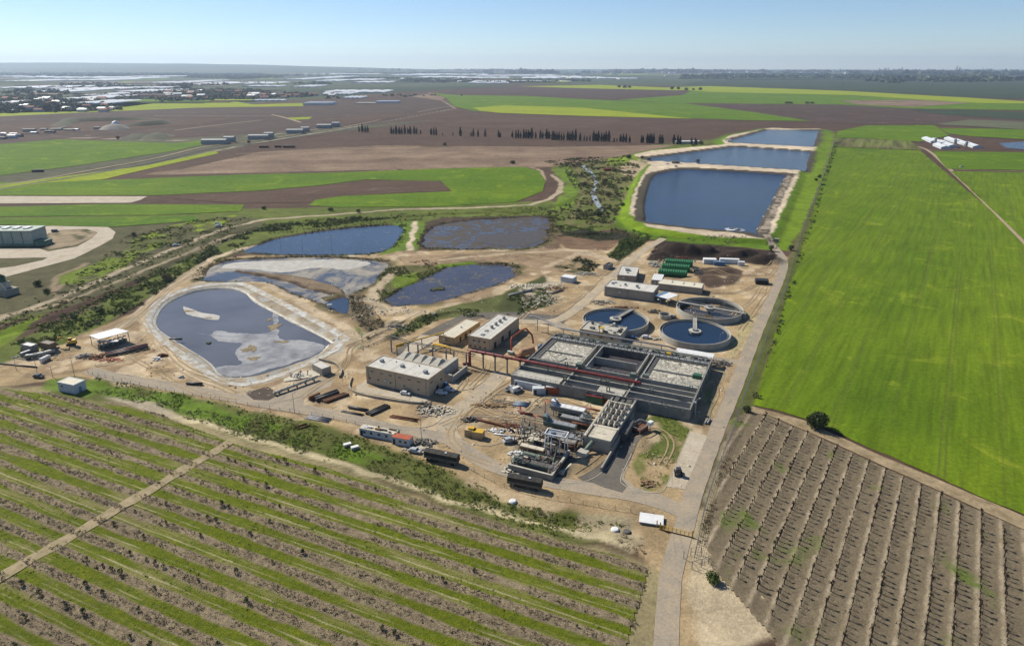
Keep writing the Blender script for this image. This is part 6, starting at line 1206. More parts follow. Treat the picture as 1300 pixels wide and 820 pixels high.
def scatter(name, pts, spacing, r0, r1, h0, h1, m, k=18, z=0.0, px=True, thin=None, ts=12., size=.35, seed=1, mask=None, zofs=None, maxn=9000):
    rng = np.random.default_rng(seed); poly = P(pts, z) if px else pts
    xs_ = [p[0] for p in poly]; ys_ = [p[1] for p in poly]; A_ = (max(xs_)-min(xs_))*(max(ys_)-min(ys_)); n = min(int(A_ / spacing ** 2), 60000)
    x = rng.uniform(min(xs_), max(xs_), n); y = rng.uniform(min(ys_), max(ys_), n); ok = inpoly(x, y, poly)
    if thin is not None: ok &= fbm(x, y, ts, 3, 21.) > thin
    if mask is not None: ok &= mask(x, y)
    x, y = x[ok][:maxn], y[ok][:maxn]; n = len(x)
    if not n: return
    zz = hgt(x, y) if zofs is None else np.full(n, zofs); r = rng.uniform(r0, r1, n) * (.6 + .8 * rng.random(n)); h = rng.uniform(h0, h1, n) * (.6 + .8 * rng.random(n))
    R = np.repeat(r, k); Hh = np.repeat(h, k); ctr = np.repeat(np.stack([x, y, zz], 1), k, 0)
    d = rng.normal(size=(n*k, 3)); d /= np.linalg.norm(d, axis=1)[:, None]; q = (.4 + .6 * rng.random(n*k))[:, None]; p = d * q; p[:, 2] = np.abs(p[:, 2])
    c = ctr + p * np.stack([R, R, Hh], 1); a = rng.normal(size=(n*k, 3)); a /= np.linalg.norm(a, axis=1)[:, None]
    b_ = np.cross(a, d + rng.normal(size=(n*k, 3)) * .5); b_ /= np.linalg.norm(b_, axis=1)[:, None] + 1e-9; s_ = (R * size * (.6 + .8 * rng.random(n*k)))[:, None]
    V = np.stack([c - a*s_, c + a*s_*.9 + b_*s_*.3, c + b_*s_*1.3], 1).reshape(-1, 3)
    return tag(leaf_obj(name, V, m), kind='stuff')
def tree(name, label, cat, x, y, h, r, leafm, group=None, n=900, seed=1, trunk=.18, lobes=7, z=None, size=.3, elong=1.0):
    rng = np.random.default_rng(seed); z = hz(x, y) - .05 if z is None else z; t = thing(name, label, cat, (x, y, z), 0, group)
    th = h * .3; mb = MB(); mb.tube([(0, 0, -.2), (.05*h*.2, 0, th*.6), (0, .03*h, h*.75)], trunk * h / 6, 7, True, trunk * h / 20)
    V = []; ang0 = rng.uniform(0, 6)
    for k in range(lobes):
        a_ = ang0 + k * 2.4; q = (k / lobes) ** .5; c = np.array((cos(a_) * r * .55 * q, sin(a_) * r * .55 * q, h * (.42 + .33 * rng.random()) * elong)); rr_ = r * rng.uniform(.38, .62)
        mb.tube([(0, 0, th*.6), (c[0]*.6, c[1]*.6, c[2]*.85)], trunk * h / 14, 5, False, trunk * h / 40)
        V.append(leaves(c, rr_, rr_ * .85 * elong, n // lobes, rng, size * r / 3))
    V.append(leaves(np.array((0, 0, h * .22)), r * .8, h * .2, n // 5, rng, size * r / 3, flat=True))
    obj('trunk', mb, M_BARE, t); leaf_obj('crown', np.concatenate(V), leafm, t); return t
# scrub bands
scatter('scrub', [(0,470),(60,448),(110,415),(150,392),(200,365),(240,340),(262,318),(300,300),(350,284),(440,276),(505,276),(430,286),(330,298),(300,315),(262,328),(235,343),(190,382),(150,402),(105,420),(60,446),(0,462)], 1.7, .7, 1.7, .8, 2.0, L_BUSH, 20, thin=-.15, ts=14, seed=2)
scatter('scrub', [(-60,470),(0,432),(60,404),(110,385),(150,366),(210,338),(270,308),(300,294),(262,330),(200,368),(150,396),(100,418),(40,448),(-20,470)], 2.4, .6, 1.5, .5, 1.4, L_BUSH, 24, thin=.1, ts=10, seed=3)
scatter('scrub', [(0,432),(60,404),(110,385),(150,366),(210,338),(270,308),(262,330),(200,368),(150,396),(100,418),(40,448)], 1.4, .5, 1.2, .3, .9, L_WEED, 16, thin=-.15, ts=12, seed=4)
scatter('scrub', [(80,360),(110,338),(150,322),(170,303),(232,282),(285,275),(290,288),(225,315),(150,350),(100,380)], 3.0, .7, 1.5, .4, 1.0, L_BUSH, 20, thin=.15, ts=13, seed=5)
scatter('scrub', [(692,205),(745,200),(800,200),(812,212),(795,245),(780,282),(742,290),(690,296),(690,272),(735,250),(715,215)], 4.2, .8, 1.9, .6, 1.6, L_BROWN, 24, thin=-.05, ts=16, seed=6)
scatter('scrub', [(692,205),(745,200),(800,200),(812,212),(795,245),(780,282),(742,290),(690,290),(700,272),(735,250),(715,215)], 4.2, .9, 2.2, .8, 2.2, L_BUSH, 24, thin=.05, ts=20, seed=7)
scatter('scrub', [(120,478),(200,494),(300,516),(433,547),(520,575),(600,610),(640,636),(720,654),(800,664),(720,684),(640,662),(540,625),(433,590),(300,554),(200,518),(120,498)], 1.0, .3, .6, .2, .5, L_WEED, 14, thin=-.2, ts=9, seed=8)
scatter('reeds', [(190,500),(300,530),(433,568),(520,598),(620,640),(560,628),(433,586),(300,548),(200,515)], .9, .3, .55, .4, .9, L_REED, 12, thin=-.1, ts=10, seed=9)
scatter('reeds', [(300,522),(433,553),(520,582),(640,628),(720,655),(700,662),(600,632),(433,572),(300,538)], 1.1, .3, .6, .3, .7, L_BUSH, 14, thin=.05, ts=8, seed=10)
scatter('dry_weeds', [(640,640),(740,655),(805,665),(826,705),(790,700),(700,676),(560,630)], 1.3, .3, .7, .2, .5, L_DRY, 10, thin=0, ts=8, seed=11)
scatter('scrub', [(772,326),(795,303),(828,300),(812,314),(785,332)], 1.3, .6, 1.2, .6, 1.6, L_BUSH, 18, seed=12); scatter('scrub', [(700,340),(735,326),(762,336),(745,350),(712,347)], 1.5, .6, 1.4, .6, 1.6, L_DARK, 16, thin=-.1, seed=13)
scatter('scrub', [(620,392),(660,372),(690,366),(705,384),(660,400),(560,405),(500,432),(490,430),(530,405),(590,392)], 1.4, .5, 1.2, .5, 1.3, L_BUSH, 16, thin=-.05, seed=14); scatter('scrub', [(484,381),(470,362),(488,340),(530,337),(568,340),(540,352),(505,370)], 1.5, .4, 1.0, .4, 1.0, L_WEED, 14, thin=0, seed=15)
scatter('scrub', [(440,378),(462,370),(462,388),(482,402),(492,420),(468,432),(456,412)], 1.5, .4, 1.2, .4, 1.0, L_BROWN, 14, thin=-.2, seed=16)
scatter('grass_tufts', [(815,520),(838,524),(875,547),(846,608),(836,620),(816,618),(808,592),(838,560),(830,540)], .9, .25, .5, .15, .4, L_WEED, 10, thin=-.05, ts=8, seed=17)
scatter('scrub', [(955,512),(1000,370),(1026,290),(1042,235),(1060,180),(1066,180),(1046,240),(1031,292),(1005,372),(962,512)], 1.6, .6, 1.4, .5, 1.5, L_DARK, 16, thin=-.1, ts=14, seed=18); scatter('dry_weeds', [(880,712),(905,625),(930,552),(946,512),(952,520),(940,560),(915,630),(895,700)], 1.0, .35, .8, .3, .8, L_BROWN, 12, thin=-.2, seed=19)
for k, pl in enumerate((POND_B, POND_C, POND_D, POND_E)):
    q = np.array(pl); c0 = q.mean(0); sel = [tuple(c0 + (p - c0) * 1.07) for p in q]
    scatter('scrub', [tuple(c0 + (p - c0) * 1.13) for p in q], 2.0, .4, 1.0, .3, .8, (L_WEED, L_BUSH, L_WEED, L_WEED)[k], 14, px=False, thin=.05, ts=12, seed=90 + k, mask=lambda x, y, pl=pl: (sdf(x, y, pl) > 1.5))
    scatter('reeds', sel, 1.0, .4, .9, .4, 1.1, (L_BUSH, L_REED, L_BROWN, L_BUSH)[k], 12, px=False, thin=.0, ts=9, seed=30 + k, mask=lambda x, y, pl=pl: (sdf(x, y, pl) > .4))
scatter('scrub', [(-40,412),(0,395),(60,372),(120,335),(160,300),(250,280),(320,276),(290,298),(210,338),(150,366),(70,398),(0,420)], 2.4, .5, 1.1, .2, .5, L_WEED, 14, thin=-.1, ts=10, seed=80)
scatter('scrub', [(-40,412),(0,395),(60,372),(120,335),(160,300),(250,280),(320,276),(290,298),(210,338),(150,366),(70,398),(0,420)], 3.2, .5, 1.1, .2, .5, L_BROWN, 14, thin=.05, ts=10, seed=81)
scatter('scrub', [(330,284),(440,275),(560,268),(700,262),(700,274),(560,276),(510,283),(440,290),(340,298)], 2.4, .5, 1.2, .3, .7, L_WEED, 14, thin=-.05, ts=10, seed=82)
scatter('scrub', [(700,285),(800,290),(830,300),(800,306),(700,300)], 1.8, .5, 1.2, .4, 1.2, L_BUSH, 14, thin=-.1, ts=10, seed=83); scatter('scrub', [(470,362),(485,338),(540,330),(560,336),(500,352),(484,378)], 1.4, .4, 1.0, .3, .9, L_BROWN, 14, thin=-.1, seed=84)
# weeds on the orchard ridges
def onrow(x, y):
    f = -x * sin(ROWA) + y * cos(ROWA); fr = np.mod((f - ROWP) / ROWS + .5, 1) - .5; return np.abs(fr) < .16
ORP = P([(-40,505),(60,500),(110,510),(205,527),(300,566),(433,600),(560,643),(700,685),(790,706),(822,724),(800,830),(-60,830)])
scatter('dry_weeds', ORP, .62, .22, .5, .22, .5, L_DRY, 9, px=False, mask=onrow, zofs=.42, seed=20, thin=-.3, ts=8, maxn=14000); scatter('dry_weeds', ORP, .95, .2, .45, .2, .45, L_BROWN, 9, px=False, mask=onrow, zofs=.42, seed=21, thin=-.1, ts=6, maxn=9000)
scatter('grass_tufts', ORP, 1.5, .2, .45, .12, .25, L_WEED, 8, px=False, zofs=.2, seed=22, thin=.05, ts=10, maxn=7000)
VP = P([(930,534),(975,527),(1035,551),(1115,588),(1310,676),(1310,830),(985,830),(905,722),(895,690),(908,640)])
def onv(x, y):
    f = -x * sin(VROW) + y * cos(VROW); fr = np.mod((f - 39.8) / 4.98 + .5, 1) - .5; return (np.abs(fr - .08) < .17)
scatter('dry_weeds', VP, 1.2, .15, .35, .1, .25, L_DRY, 8, px=False, mask=onv, zofs=.3, seed=23, thin=-.1, ts=8, maxn=6000)
# single trees and bushes
x, y = at(1036, 543); tree('tree', 'round dark green tree on the margin between the green field and the vine plot', 'tree', x, y, 6.2, 4.0, L_DARK, n=2600, seed=5, lobes=9)
x, y = at(905, 738); tree('bush', 'round dark bush beside the sandy turnoff at the bottom right', 'bush', x, y, 2.6, 2.2, L_BUSH, n=900, seed=6)
x, y = at(948, 523); tree('bush', 'dark bushes at the corner where the field meets the wire fence', 'bush', x, y, 2.6, 2.0, L_DARK, n=700, seed=7)
def palm(label, px, py, h):
    x, y = at(px, py); t = thing('palm_tree', label, 'palm tree', (x, y, hz(x, y)), 0); obj('trunk', MB().cyl(0, 0, -.2, h, .3, 8, .22), M_BARE, t); mb = MB()
    for k in range(22):
        a_ = k * 2.399; l = 2.6; up = .9 - k * .07; pts = [(cos(a_)*l*s_, sin(a_)*l*s_, h + l * (up * s_ - 1.0 * s_ * s_)) for s_ in (0, .35, .7, 1)]
        for i in range(3):
            (x0,y0,z0),(x1,y1,z1) = pts[i], pts[i+1]; w0, w1 = (.35, .45, .3, .03)[i], (.35, .45, .3, .03)[i+1]; nx_, ny_ = -sin(a_), cos(a_)
            mb.quad((x0-nx_*w0,y0-ny_*w0,z0-.1),(x0+nx_*w0,y0+ny_*w0,z0-.1),(x1+nx_*w1,y1+ny_*w1,z1-.1),(x1-nx_*w1,y1-ny_*w1,z1-.1))
    obj('fronds', mb, L_DARK, t)
palm('small palm at the bend where the road climbs the reservoir embankment', 979, 319, 4.0); palm('palm with drooping fronds right of the first, near the fence', 1004, 318, 3.6)
bushes = [(127,398,3.0,3.4,'olive round bush on the canal bank, upper of two'),(212,357,3.6,4.5,'large brownish round bush beside the track junction'),(96,405,2.0,2.6,'low bush left of the olive one on the canal bank'),(48,363,3.0,3.2,'bush beside the concrete stair of the green tower'),(60,372,2.4,2.6,'dark bush below the bend of the farm track'),(170,300,2.2,3,'dark bush above the left canal'),(335,266,2.6,3,'bush by the valley track above the upper lagoon'),(420,268,3.0,3.4,'bush left of the canal crossing'),(455,270,2.4,3,'bush right of the canal crossing'),
          (728,212,3.5,4,'brown tree at the head of the stream'),(742,236,3.5,4,'tree on the left bank of the stream'),(768,232,4.5,5,'tall brownish tree on the right bank of the stream'),(772,250,4,5,'tree below the tall brownish one on the right bank'),(760,275,3.5,4.5,'dark tree where the stream ends'),(735,270,3.0,4,'tree left of the end of the stream'),(790,262,3.0,3.5,'bush at the foot of the reservoir bank'),(780,218,3.6,4,'bush beside the rusty sheds on the stream bank'),
          (798,204.5,4.5,6,'largest dark tree at the left tip of the second reservoir'),(815,203.5,3,4,'small dark tree right of the largest at the second reservoir'),(824,203.8,3,3.6,'third dark tree from the left at the second reservoir'),(886,206,3.4,4.5,'bare brownish tree right of the embankment pump cabin'),(890,184,5,7,'bushy tree left of the farthest reservoir'),(880,186,4,5,'brown tree at the corner left of the farthest reservoir'),(1040,226,3.0,4,'dark bush by the fence right of the nearest reservoir'),(1036,230,2.6,3,'small bush left of the dark one by the fence'),(316,182.5,3.5,6,'dark round tree between the two sheds by the rail track'),(150,178,4,8,'round tree beside the grassy bunker'),
          (745,427,0,0,''),(853,114,14,16,'leftmost tree of the loose row on the far green field'),(861,114,12,14,'second tree of the loose row on the far green field'),(871,115,13,13,'third tree of the loose row on the far green field'),(880,115,10,11,'fourth tree of the loose row on the far green field'),(889,115,14,14,'rightmost dark tree of the loose row on the far green field'),(786,111.5,15,14,'left tree of a dark far clump beyond the brown field'),(793,112,16,13,'middle tree of a dark far clump beyond the brown field'),(799,112,13,12,'right tree of a dark far clump beyond the brown field'),
          (999,132,9,6,'left bush of four on the edge of the far brown field'),(1004,132,9,5,'second bush of four on the edge of the far brown field'),(1025,132,9,6,'third bush of four on the edge of the far brown field'),(1031,132,9,6,'right bush of four on the edge of the far brown field'),(586,122,6,6,'single bush on the far bright green field'),(565,185,4,4,'lone bush on the tan ploughed field'),(651,208.5,4,4.5,'small dark bush at the edge of the tan ploughed field')]
for k, (px, py, r, h, lb) in enumerate(bushes):
    if r: x, y = at(px, py); tree('bush' if h < 6 else 'tree', lb, 'bush' if h < 6 else 'tree', x, y, h, r, (L_BUSH, L_DARK, L_BROWN)[2 if 'brown' in lb else (1 if 'dark' in lb or py < 140 else 0)], n=500, seed=50 + k, size=.34)
# cypress row
def cyp_proto(h, r, seed):
    rng = np.random.default_rng(seed); t = thing('cypress', '', 'cypress', (0, 0, 0)); obj('trunk', MB().cyl(0, 0, -.2, h * .5, .25, 6, .1), M_BARE, t); n = 520; zz = rng.random(n) ** .9; prof = r * np.clip(np.sin(np.clip(zz * 1.12 + .06, 0, 1) * pi) ** .6, .08, 1) * (1 - .35 * zz)
    a_ = rng.uniform(0, 2*pi, n); q = .55 + .5 * rng.random(n); c = np.stack([np.cos(a_) * prof * q, np.sin(a_) * prof * q, .4 + zz * h * .97], 1)
    a = rng.normal(size=(n, 3)) * np.array((.5, .5, 1.3)); a /= np.linalg.norm(a, axis=1)[:, None]; b_ = np.cross(a, rng.normal(size=(n, 3))); b_ /= np.linalg.norm(b_, axis=1)[:, None]; s_ = (.55 * (.6 + .8 * rng.random(n)))[:, None]
    V = np.stack([c - a*s_*1.4, c + a*s_*1.3, c + b_*s_*1.2], 1).reshape(-1, 3); leaf_obj('crown', V, L_CYP, t); return t
cyps = [(456,168,11),(460,168,15),(464,168,11),(467,168,12)] + [(x, 170.3, h) for x, h in ((497,12),(500,10),(503,13),(507,12),(510,11),(514,15),(518,11),(521,13),(526,14),(529,11),(534,7))] + [(547.5,171.5,11),(551,171.5,13),(554,171.5,13),(562,172,4),(575,172.5,6),(584.5,173,15),(598,173.5,8),(601,173.5,13),(607,174,11),(616,174,12),(633,174.5,12),(635,174.5,8),(650.5,175,10)]
cyps += [(x, 175.5 + (x - 650) * .016, h) for x, h in ((655,12),(658,13),(661,10),(665,14),(668,13),(671,14),(675,16),(680,10),(686,12),(689,10),(694,15),(697,12))]
cyps += [(700 + u / 4.333, 70 + v / 4.333, h) for u, v, h in ((8,468,13),(18,468,14),(30,468,12),(42,469,13),(55,469,12),(68,469,11),(90,470,13),(102,470,12),(115,471,14),(133,471,18),(158,472,12),(180,472,8),(195,473,8),(212,473,9),(232,474,14),(246,474,13),(258,475,15),(275,475,12),(288,476,13),(300,476,15),(315,476,16),(345,478,7),(360,478,6),(380,479,11),(395,480,13),(410,480,12),(430,481,10),(495,484,12),(504,484,11),(528,485,14),(540,485,13),(550,486,13),(562,486,14),(595,487,14),(608,488,13),(673,490,14),(694,491,13),(708,491,12),(770,494,11),(790,494,11),(798,495,9))]
protos = [cyp_proto(14, 2.0, s_) for s_ in range(4)]; rr = random.Random(9)
for k, (px, py, h) in enumerate(cyps):
    x, y = at(px, py); o = protos[k] if k < 4 else dup(protos[k % 4], (x, y, 0)); o.location = (x, y, 0); o.rotation_euler = (0, 0, rr.uniform(0, 6)); s_ = h / 14 * rr.uniform(.95, 1.08); q_ = rr.uniform(1.05, 1.7); o.scale = (s_ * q_, s_ * q_, s_ * 1.08)
    o['label'] = f'slim dark cypress, {nth(k + 1)} from the left in the row across the ploughed field'; o['group'] = 'cypresses in the long row'
# saplings of the near orchard
def sap_proto(seed):
    rng = np.random.default_rng(seed); t = thing('sapling', '', 'sapling'); obj('stem', MB().cyl(0, 0, -.1, .9, .05, 5, .03), M_BARE, t); V = np.concatenate([leaves(np.array((rng.uniform(-.2,.2), rng.uniform(-.2,.2), .75)), .55, .6, 60, rng, .17), leaves(np.array((.1, 0, 1.2)), .35, .35, 30, rng, .14)]); leaf_obj('crown', V, L_DARK, t); return t
sp = [sap_proto(s_) for s_ in range(3)]; cnt = 0; u_, v_ = np.array((cos(ROWA), sin(ROWA))), np.array((-sin(ROWA), cos(ROWA)))
for row in range(-8, 9):
    f = ROWP + row * ROWS; got = 0; rr = random.Random(row + 100); tt = -170 + rr.random() * 5
    while tt < 60:
        tt += rr.choice([3.1, 3.1, 6.2, 9.3, 12.4]) * rr.uniform(.95, 1.05); x, y = u_ * tt + v_ * f
        if not inpoly(np.array([x]), np.array([y]), ORP)[0] or y < 90: continue
        if rr.random() > (.5 if x < -60 else .10): continue
        got += 1; k = cnt % 3; o = sp[k] if cnt < 3 else dup(sp[k], (x, y, .4)); o.location = (x, y, .38); s_ = rr.uniform(.6, 1.35); o.scale = (s_,) * 3; o.rotation_euler = (0, 0, rr.uniform(0, 6)); cnt += 1
        o['label'] = f'small dark sapling, {nth(got)} from the left in the {nth(9 - row)} row from the back'; o['group'] = 'saplings in the orchard rows'
# vine stubs
def vine_mesh(seed):
    r = random.Random(seed); mb = MB(); ln = r.uniform(-.2, .2); mb.tube([(0, 0, -.1), (ln*.4, .05, .7), (ln, r.uniform(-.1,.1), 1.35)], .13, 6, True, .10)
    for k in range(9): a_ = r.uniform(0, 6.28); l = r.uniform(.2, .5); mb.tube([(ln, 0, 1.3), (ln + cos(a_)*l*.6, sin(a_)*l*.6, 1.5 + r.uniform(-.1,.25)), (ln + cos(a_)*l, sin(a_)*l, 1.4 + r.uniform(-.4,.5))], .11, 4, False, .05)
    return mb
M_VINE = mat('vine_bark', (.035,.024,.018), (.07,.048,.034), 2, .95)
spots = []
for i in range(-1, 26):
    f = 39.8 - 4.98 * i; j = 0; rr = random.Random(i + 7)
    for q in range(120):
        tt = 60 + q * 1.95 + rr.uniform(-.15, .15) + (i % 2) * .6; x = cos(VROW) * tt - sin(VROW) * f; y = sin(VROW) * tt + cos(VROW) * f
        if y < 96: continue
        if not inpoly(np.array([x]), np.array([y]), VP)[0] or sdf(np.array([x]), np.array([y]), P(VPLOT))[0] > -3.2: continue
        if rr.random() < .08: continue
        j += 1; spots.append((y, x, i, j))
spots.sort(); vm = [vine_mesh(s_) for s_ in range(6)]; rr = random.Random(2); rowi = sorted({s_[2] for s_ in spots}); rank = {i: k + 1 for k, i in enumerate(rowi)}
vo = [obj('vine', m_, M_VINE) for m_ in vm]; big = MB()
for k, (y, x, i, j) in enumerate(spots):
    a_ = rr.uniform(0, 6.28); s_ = rr.choice([.6, .8, .95, 1.0, 1.1, 1.3]); z = .2 + .15
    if k < 300:
        o = vo[k] if k < 6 else vo[k % 6].copy()
        if k >= 6: C.objects.link(o)
        o.location = (x, y, z); o.rotation_euler = (0, 0, a_); o.scale = (s_, s_, s_ * rr.uniform(.9, 1.3)); tag(o, f'bare pruned vine, {nth(j)} from the near end of the {nth(rank[i])} row from the left', 'vine', 'vines of the vine plot')
    else:
        m_ = vm[k % 6]; c_, n_ = cos(a_) * s_, sin(a_) * s_; big.add([(x + p[0]*c_ - p[1]*n_, y + p[0]*n_ + p[1]*c_, z + p[2]*s_*1.15) for p in m_.v], m_.f)
tag(obj('vine_rows', big, M_VINE), kind='stuff')
# ------------------------------------------------------------------ tyre tracks, stones, machine-yard clutter
M_TYT = mat('tyre_track', (.33,.25,.15), (.39,.295,.18), .5, .95, .02, spec=.1); M_TYL = mat('pale_tyre_track', (.46,.36,.23), (.40,.31,.19), .5, .95, .02, spec=.1)
routes = [[(568,552),(610,512),(650,482)],[(620,590),(590,575),(572,552),(590,520)],[(560,540),(590,528),(640,528),(690,536)],[(600,515),(650,530),(700,500),(740,512)],[(640,500),(690,505),(730,515),(750,520)],
   [(380,505),(430,470),(450,440),(500,425)],[(300,500),(250,480),(210,450),(190,425)],[(292,492),(240,468),(205,440)],[(140,440),(180,460),(240,495),(300,508)],[(120,465),(160,455),(190,435),(180,405)],[(700,330),(760,350),(780,335)],[(560,328),(640,320),(720,330),(770,345)],[(700,345),(740,372),(700,395)],
   [(880,370),(930,372),(965,360),(985,340)],[(900,345),(950,350),(980,335)],[(930,400),(955,380),(975,350)],[(940,420),(960,395),(980,360)],[(905,470),(915,500),(905,530)],[(640,440),(670,395),(720,378)],[(800,560),(830,545),(850,560),(840,590)],[(735,605),(750,595),(765,580)],[(900,700),(940,725),(1000,790)],
   [(120,430),(170,402),(215,362),(262,332)],[(124,434),(176,405),(222,364),(268,333)],[(440,440),(480,422),(540,397)],[(450,500),(430,480),(440,455)],[(560,470),(590,480),(580,500)],[(585,452),(620,460),(600,490)]]
for k, rt in enumerate(routes):
    p = smooth_path(P(rt), False, 1.5); a = np.array(p); t_ = np.gradient(a, axis=0); t_ /= np.linalg.norm(t_, axis=1)[:, None] + 1e-9; nn = np.stack([-t_[:, 1], t_[:, 0]], 1)
    for s_ in (-.95, .95): ribbon('tyre_track', [], .26, (M_TYT, M_TYL)[k % 3 == 0], .045 + .003 * (k % 5), cross=3, jit=.12, pts2=None, px=False) if 0 else None
    w_ = fbm(a[:, 0], a[:, 1], 20, 2, k * 3.3)[:, None] * 1.5
    for s_ in (-.95, .95):
        q = a + nn * (s_ + w_); V = []
        for e in (-.28, .28): r_e = q + nn * (e + .08 * fbm(q[:, 0], q[:, 1], 2, 2, e)[:, None]); V.append(np.column_stack([r_e, hgt(r_e[:, 0], r_e[:, 1]) + .14 + .003 * (k % 4) + .001 * (s_ > 0)]))
        V = np.stack(V, 1).reshape(-1, 3); n = len(a); Fq = np.array([(i*2, i*2+2, i*2+3, i*2+1) for i in range(n-1)]); o = np_mesh('tyre_track', V, Fq, (M_TYT, M_TYL)[k % 3 == 0], nper=4)
        if o.data.polygons[0].normal.z < 0: o.data.flip_normals()
        tag(o, kind='structure')
def stones(name, pts, n, s0, s1, m, seed):
    rng = np.random.default_rng(seed); poly = P(pts); xs_ = [p[0] for p in poly]; ys_ = [p[1] for p in poly]; x = rng.uniform(min(xs_), max(xs_), n * 3); y = rng.uniform(min(ys_), max(ys_), n * 3)
    ok = inpoly(x, y, poly) & (fbm(x, y, 11, 3, 70.) > .08); x, y = x[ok][:n], y[ok][:n]; z = hgt(x, y); n = len(x); base = np.array([(-1,-1,-.4),(1,-1,-.4),(1,1,-.4),(-1,1,-.4),(-.6,-.7,.6),(.7,-.5,.7),(.5,.7,.5),(-.7,.5,.8)])
    s_ = rng.uniform(s0, s1, n) * (.5 + rng.random(n)); a_ = rng.uniform(0, 6.28, n); V = base[None] * s_[:, None, None] * rng.uniform(.6, 1.3, (n, 1, 3)); c_, q_ = np.cos(a_)[:, None], np.sin(a_)[:, None]
    V = np.stack([V[..., 0]*c_ - V[..., 1]*q_ + x[:, None], V[..., 0]*q_ + V[..., 1]*c_ + y[:, None], V[..., 2] + z[:, None]], 2)
    f = np.array([(0,1,5,4),(1,2,6,5),(2,3,7,6),(3,0,4,7),(4,5,6,7)]); Fq = (np.arange(n)[:, None, None] * 8 + f[None]).reshape(-1, 4); tag(np_mesh(name, V.reshape(-1, 3), Fq, m, nper=4), kind='stuff')
site = [(60,462),(190,395),(250,340),(330,328),(520,318),(700,312),(1000,330),(900,580),(850,650),(640,600),(380,540),(110,470)]
stones('stones', site, 2600, .12, .34, M_CONC2, 1); stones('stones', site, 2200, .12, .36, M_TAN2, 2); stones('stones', [(440,372),(500,385),(560,400),(500,430),(455,445)], 500, .2, .5, M_CON, 3); stones('stones', [(820,300),(990,305),(985,335),(830,335)], 900, .2, .6, mat('compost_clod', (.05,.036,.028), (.09,.065,.045), .5, .95), 4)
stones('rubble', [(640,365),(720,345),(710,385),(650,400)], 900, .2, .6, M_CONC2, 5); stones('rubble', [(957,297),(964,297),(1003,228),(996,226)], 900, .3, .7, M_CONL, 6); stones('rubble', [(610,500),(690,500),(740,520),(640,560),(590,560)], 500, .1, .3, M_STEELD, 7)
# platforms, frames and pipe racks between the machines
def platform(label, px, py, L, W_, Hh, m, rz=CA, topm=None, extra=True, seed=0):
    r = random.Random(seed); x, y = at(px, py, Hh); t = thing('machine_platform', label, 'platform', (x, y, 0), rz, None); B('deck', t, topm or m, (-L/2, -W_/2, Hh - .18, L/2, W_/2, Hh))
    for sx in (-1, 0, 1):
        for sy in (-1, 1): B('leg', t, M_STEELD, (sx*(L/2-.2)-.1, sy*(W_/2-.2)-.1, -.1, sx*(L/2-.2)+.1, sy*(W_/2-.2)+.1, Hh - .18))
    mb = MB(); rail(mb, -L/2, -W_/2, L/2, -W_/2, Hh); rail(mb, L/2, -W_/2, L/2, W_/2, Hh); rail(mb, -L/2, W_/2, L/2, W_/2, Hh); obj('railing', mb, m, t)
    for k in range(5): u, v = r.uniform(-L/2+.3, L/2-1), r.uniform(-W_/2+.2, W_/2-.7); B('machine_unit', t, r.choice([M_CONC2, M_GGREY, M_STEEL, M_RUST, M_PIPEG, M_STEELD]), (u, v, Hh, u + r.uniform(.5, 1.6), v + r.uniform(.4, 1), Hh + r.uniform(.5, 1.6)))
    for k in range(3): u = r.uniform(-L/2, L/2); T('pipe', t, r.choice([M_PIPEG, M_CONC2, M_RUST, M_GGREY]), [(u, -W_/2 - .4, 0), (u, -W_/2 - .4, Hh + .8), (u + .6, 0, Hh + 1.1), (u + .6, W_/2, Hh + .5)], .14, 6)
    return t
platform('low steel platform with castings left of the white tower frame', 683, 556, 6, 3.2, 2.0, M_CONC2, seed=1); platform('cream platform crowded with pipes behind the green-grey machine', 697, 551, 5, 2.6, 3.0, M_CONC2, topm=M_STEEL, seed=2)
platform('grey platform at the right end of the farthest trough machine', 744, 529, 4, 3, 3.6, M_STEEL, seed=3); platform('platform with pipework on the left rim of the pit', 660, 583, 5, 3, 2.2, M_GGREY, seed=4); platform('rusty platform under the tower frame tray', 700, 566, 5, 3, 2.6, M_RUST, topm=M_STEELD, seed=5)
platform('steel platform between the tower frame and the red elbow pipe', 731, 554, 5, 3, 3.2, M_STEEL, seed=6); platform('brown platform along the right wall of the pit', 705, 593, 3, 6, 1.6, M_RUST, topm=M_TAN2, seed=7); platform('platform with dark units in the middle of the pit', 690, 583, 5, 2.6, 2.4, M_GGREY, topm=M_STEELD, seed=8); platform('low pale platform left of the upright red pipe loop', 666, 546, 4, 2.4, 1.2, M_CONC2, seed=9)
vessel('settling_trough', 'narrow silver trough just behind the white tower frame', 707, 552, 1.2, 9, 1.6, 1.4, M_STEEL, hop=False, cover=M_GGREY); vessel('settling_trough', 'long dark trough in the shade between the two upper machines', 728, 527, .6, 11, 1.6, 1.6, M_STEELD, hop=False, cover=M_CON)
vessel('settling_trough', 'second green trough in the pit, behind the dark green one', 684, 581, .8, 11, 1.5, 1.4, M_GREENM, hop=False, cover=M_GGREY)
r_ = random.Random(77); mach = P([(655,545),(690,512),(745,520),(752,555),(722,575),(706,605),(650,595)])
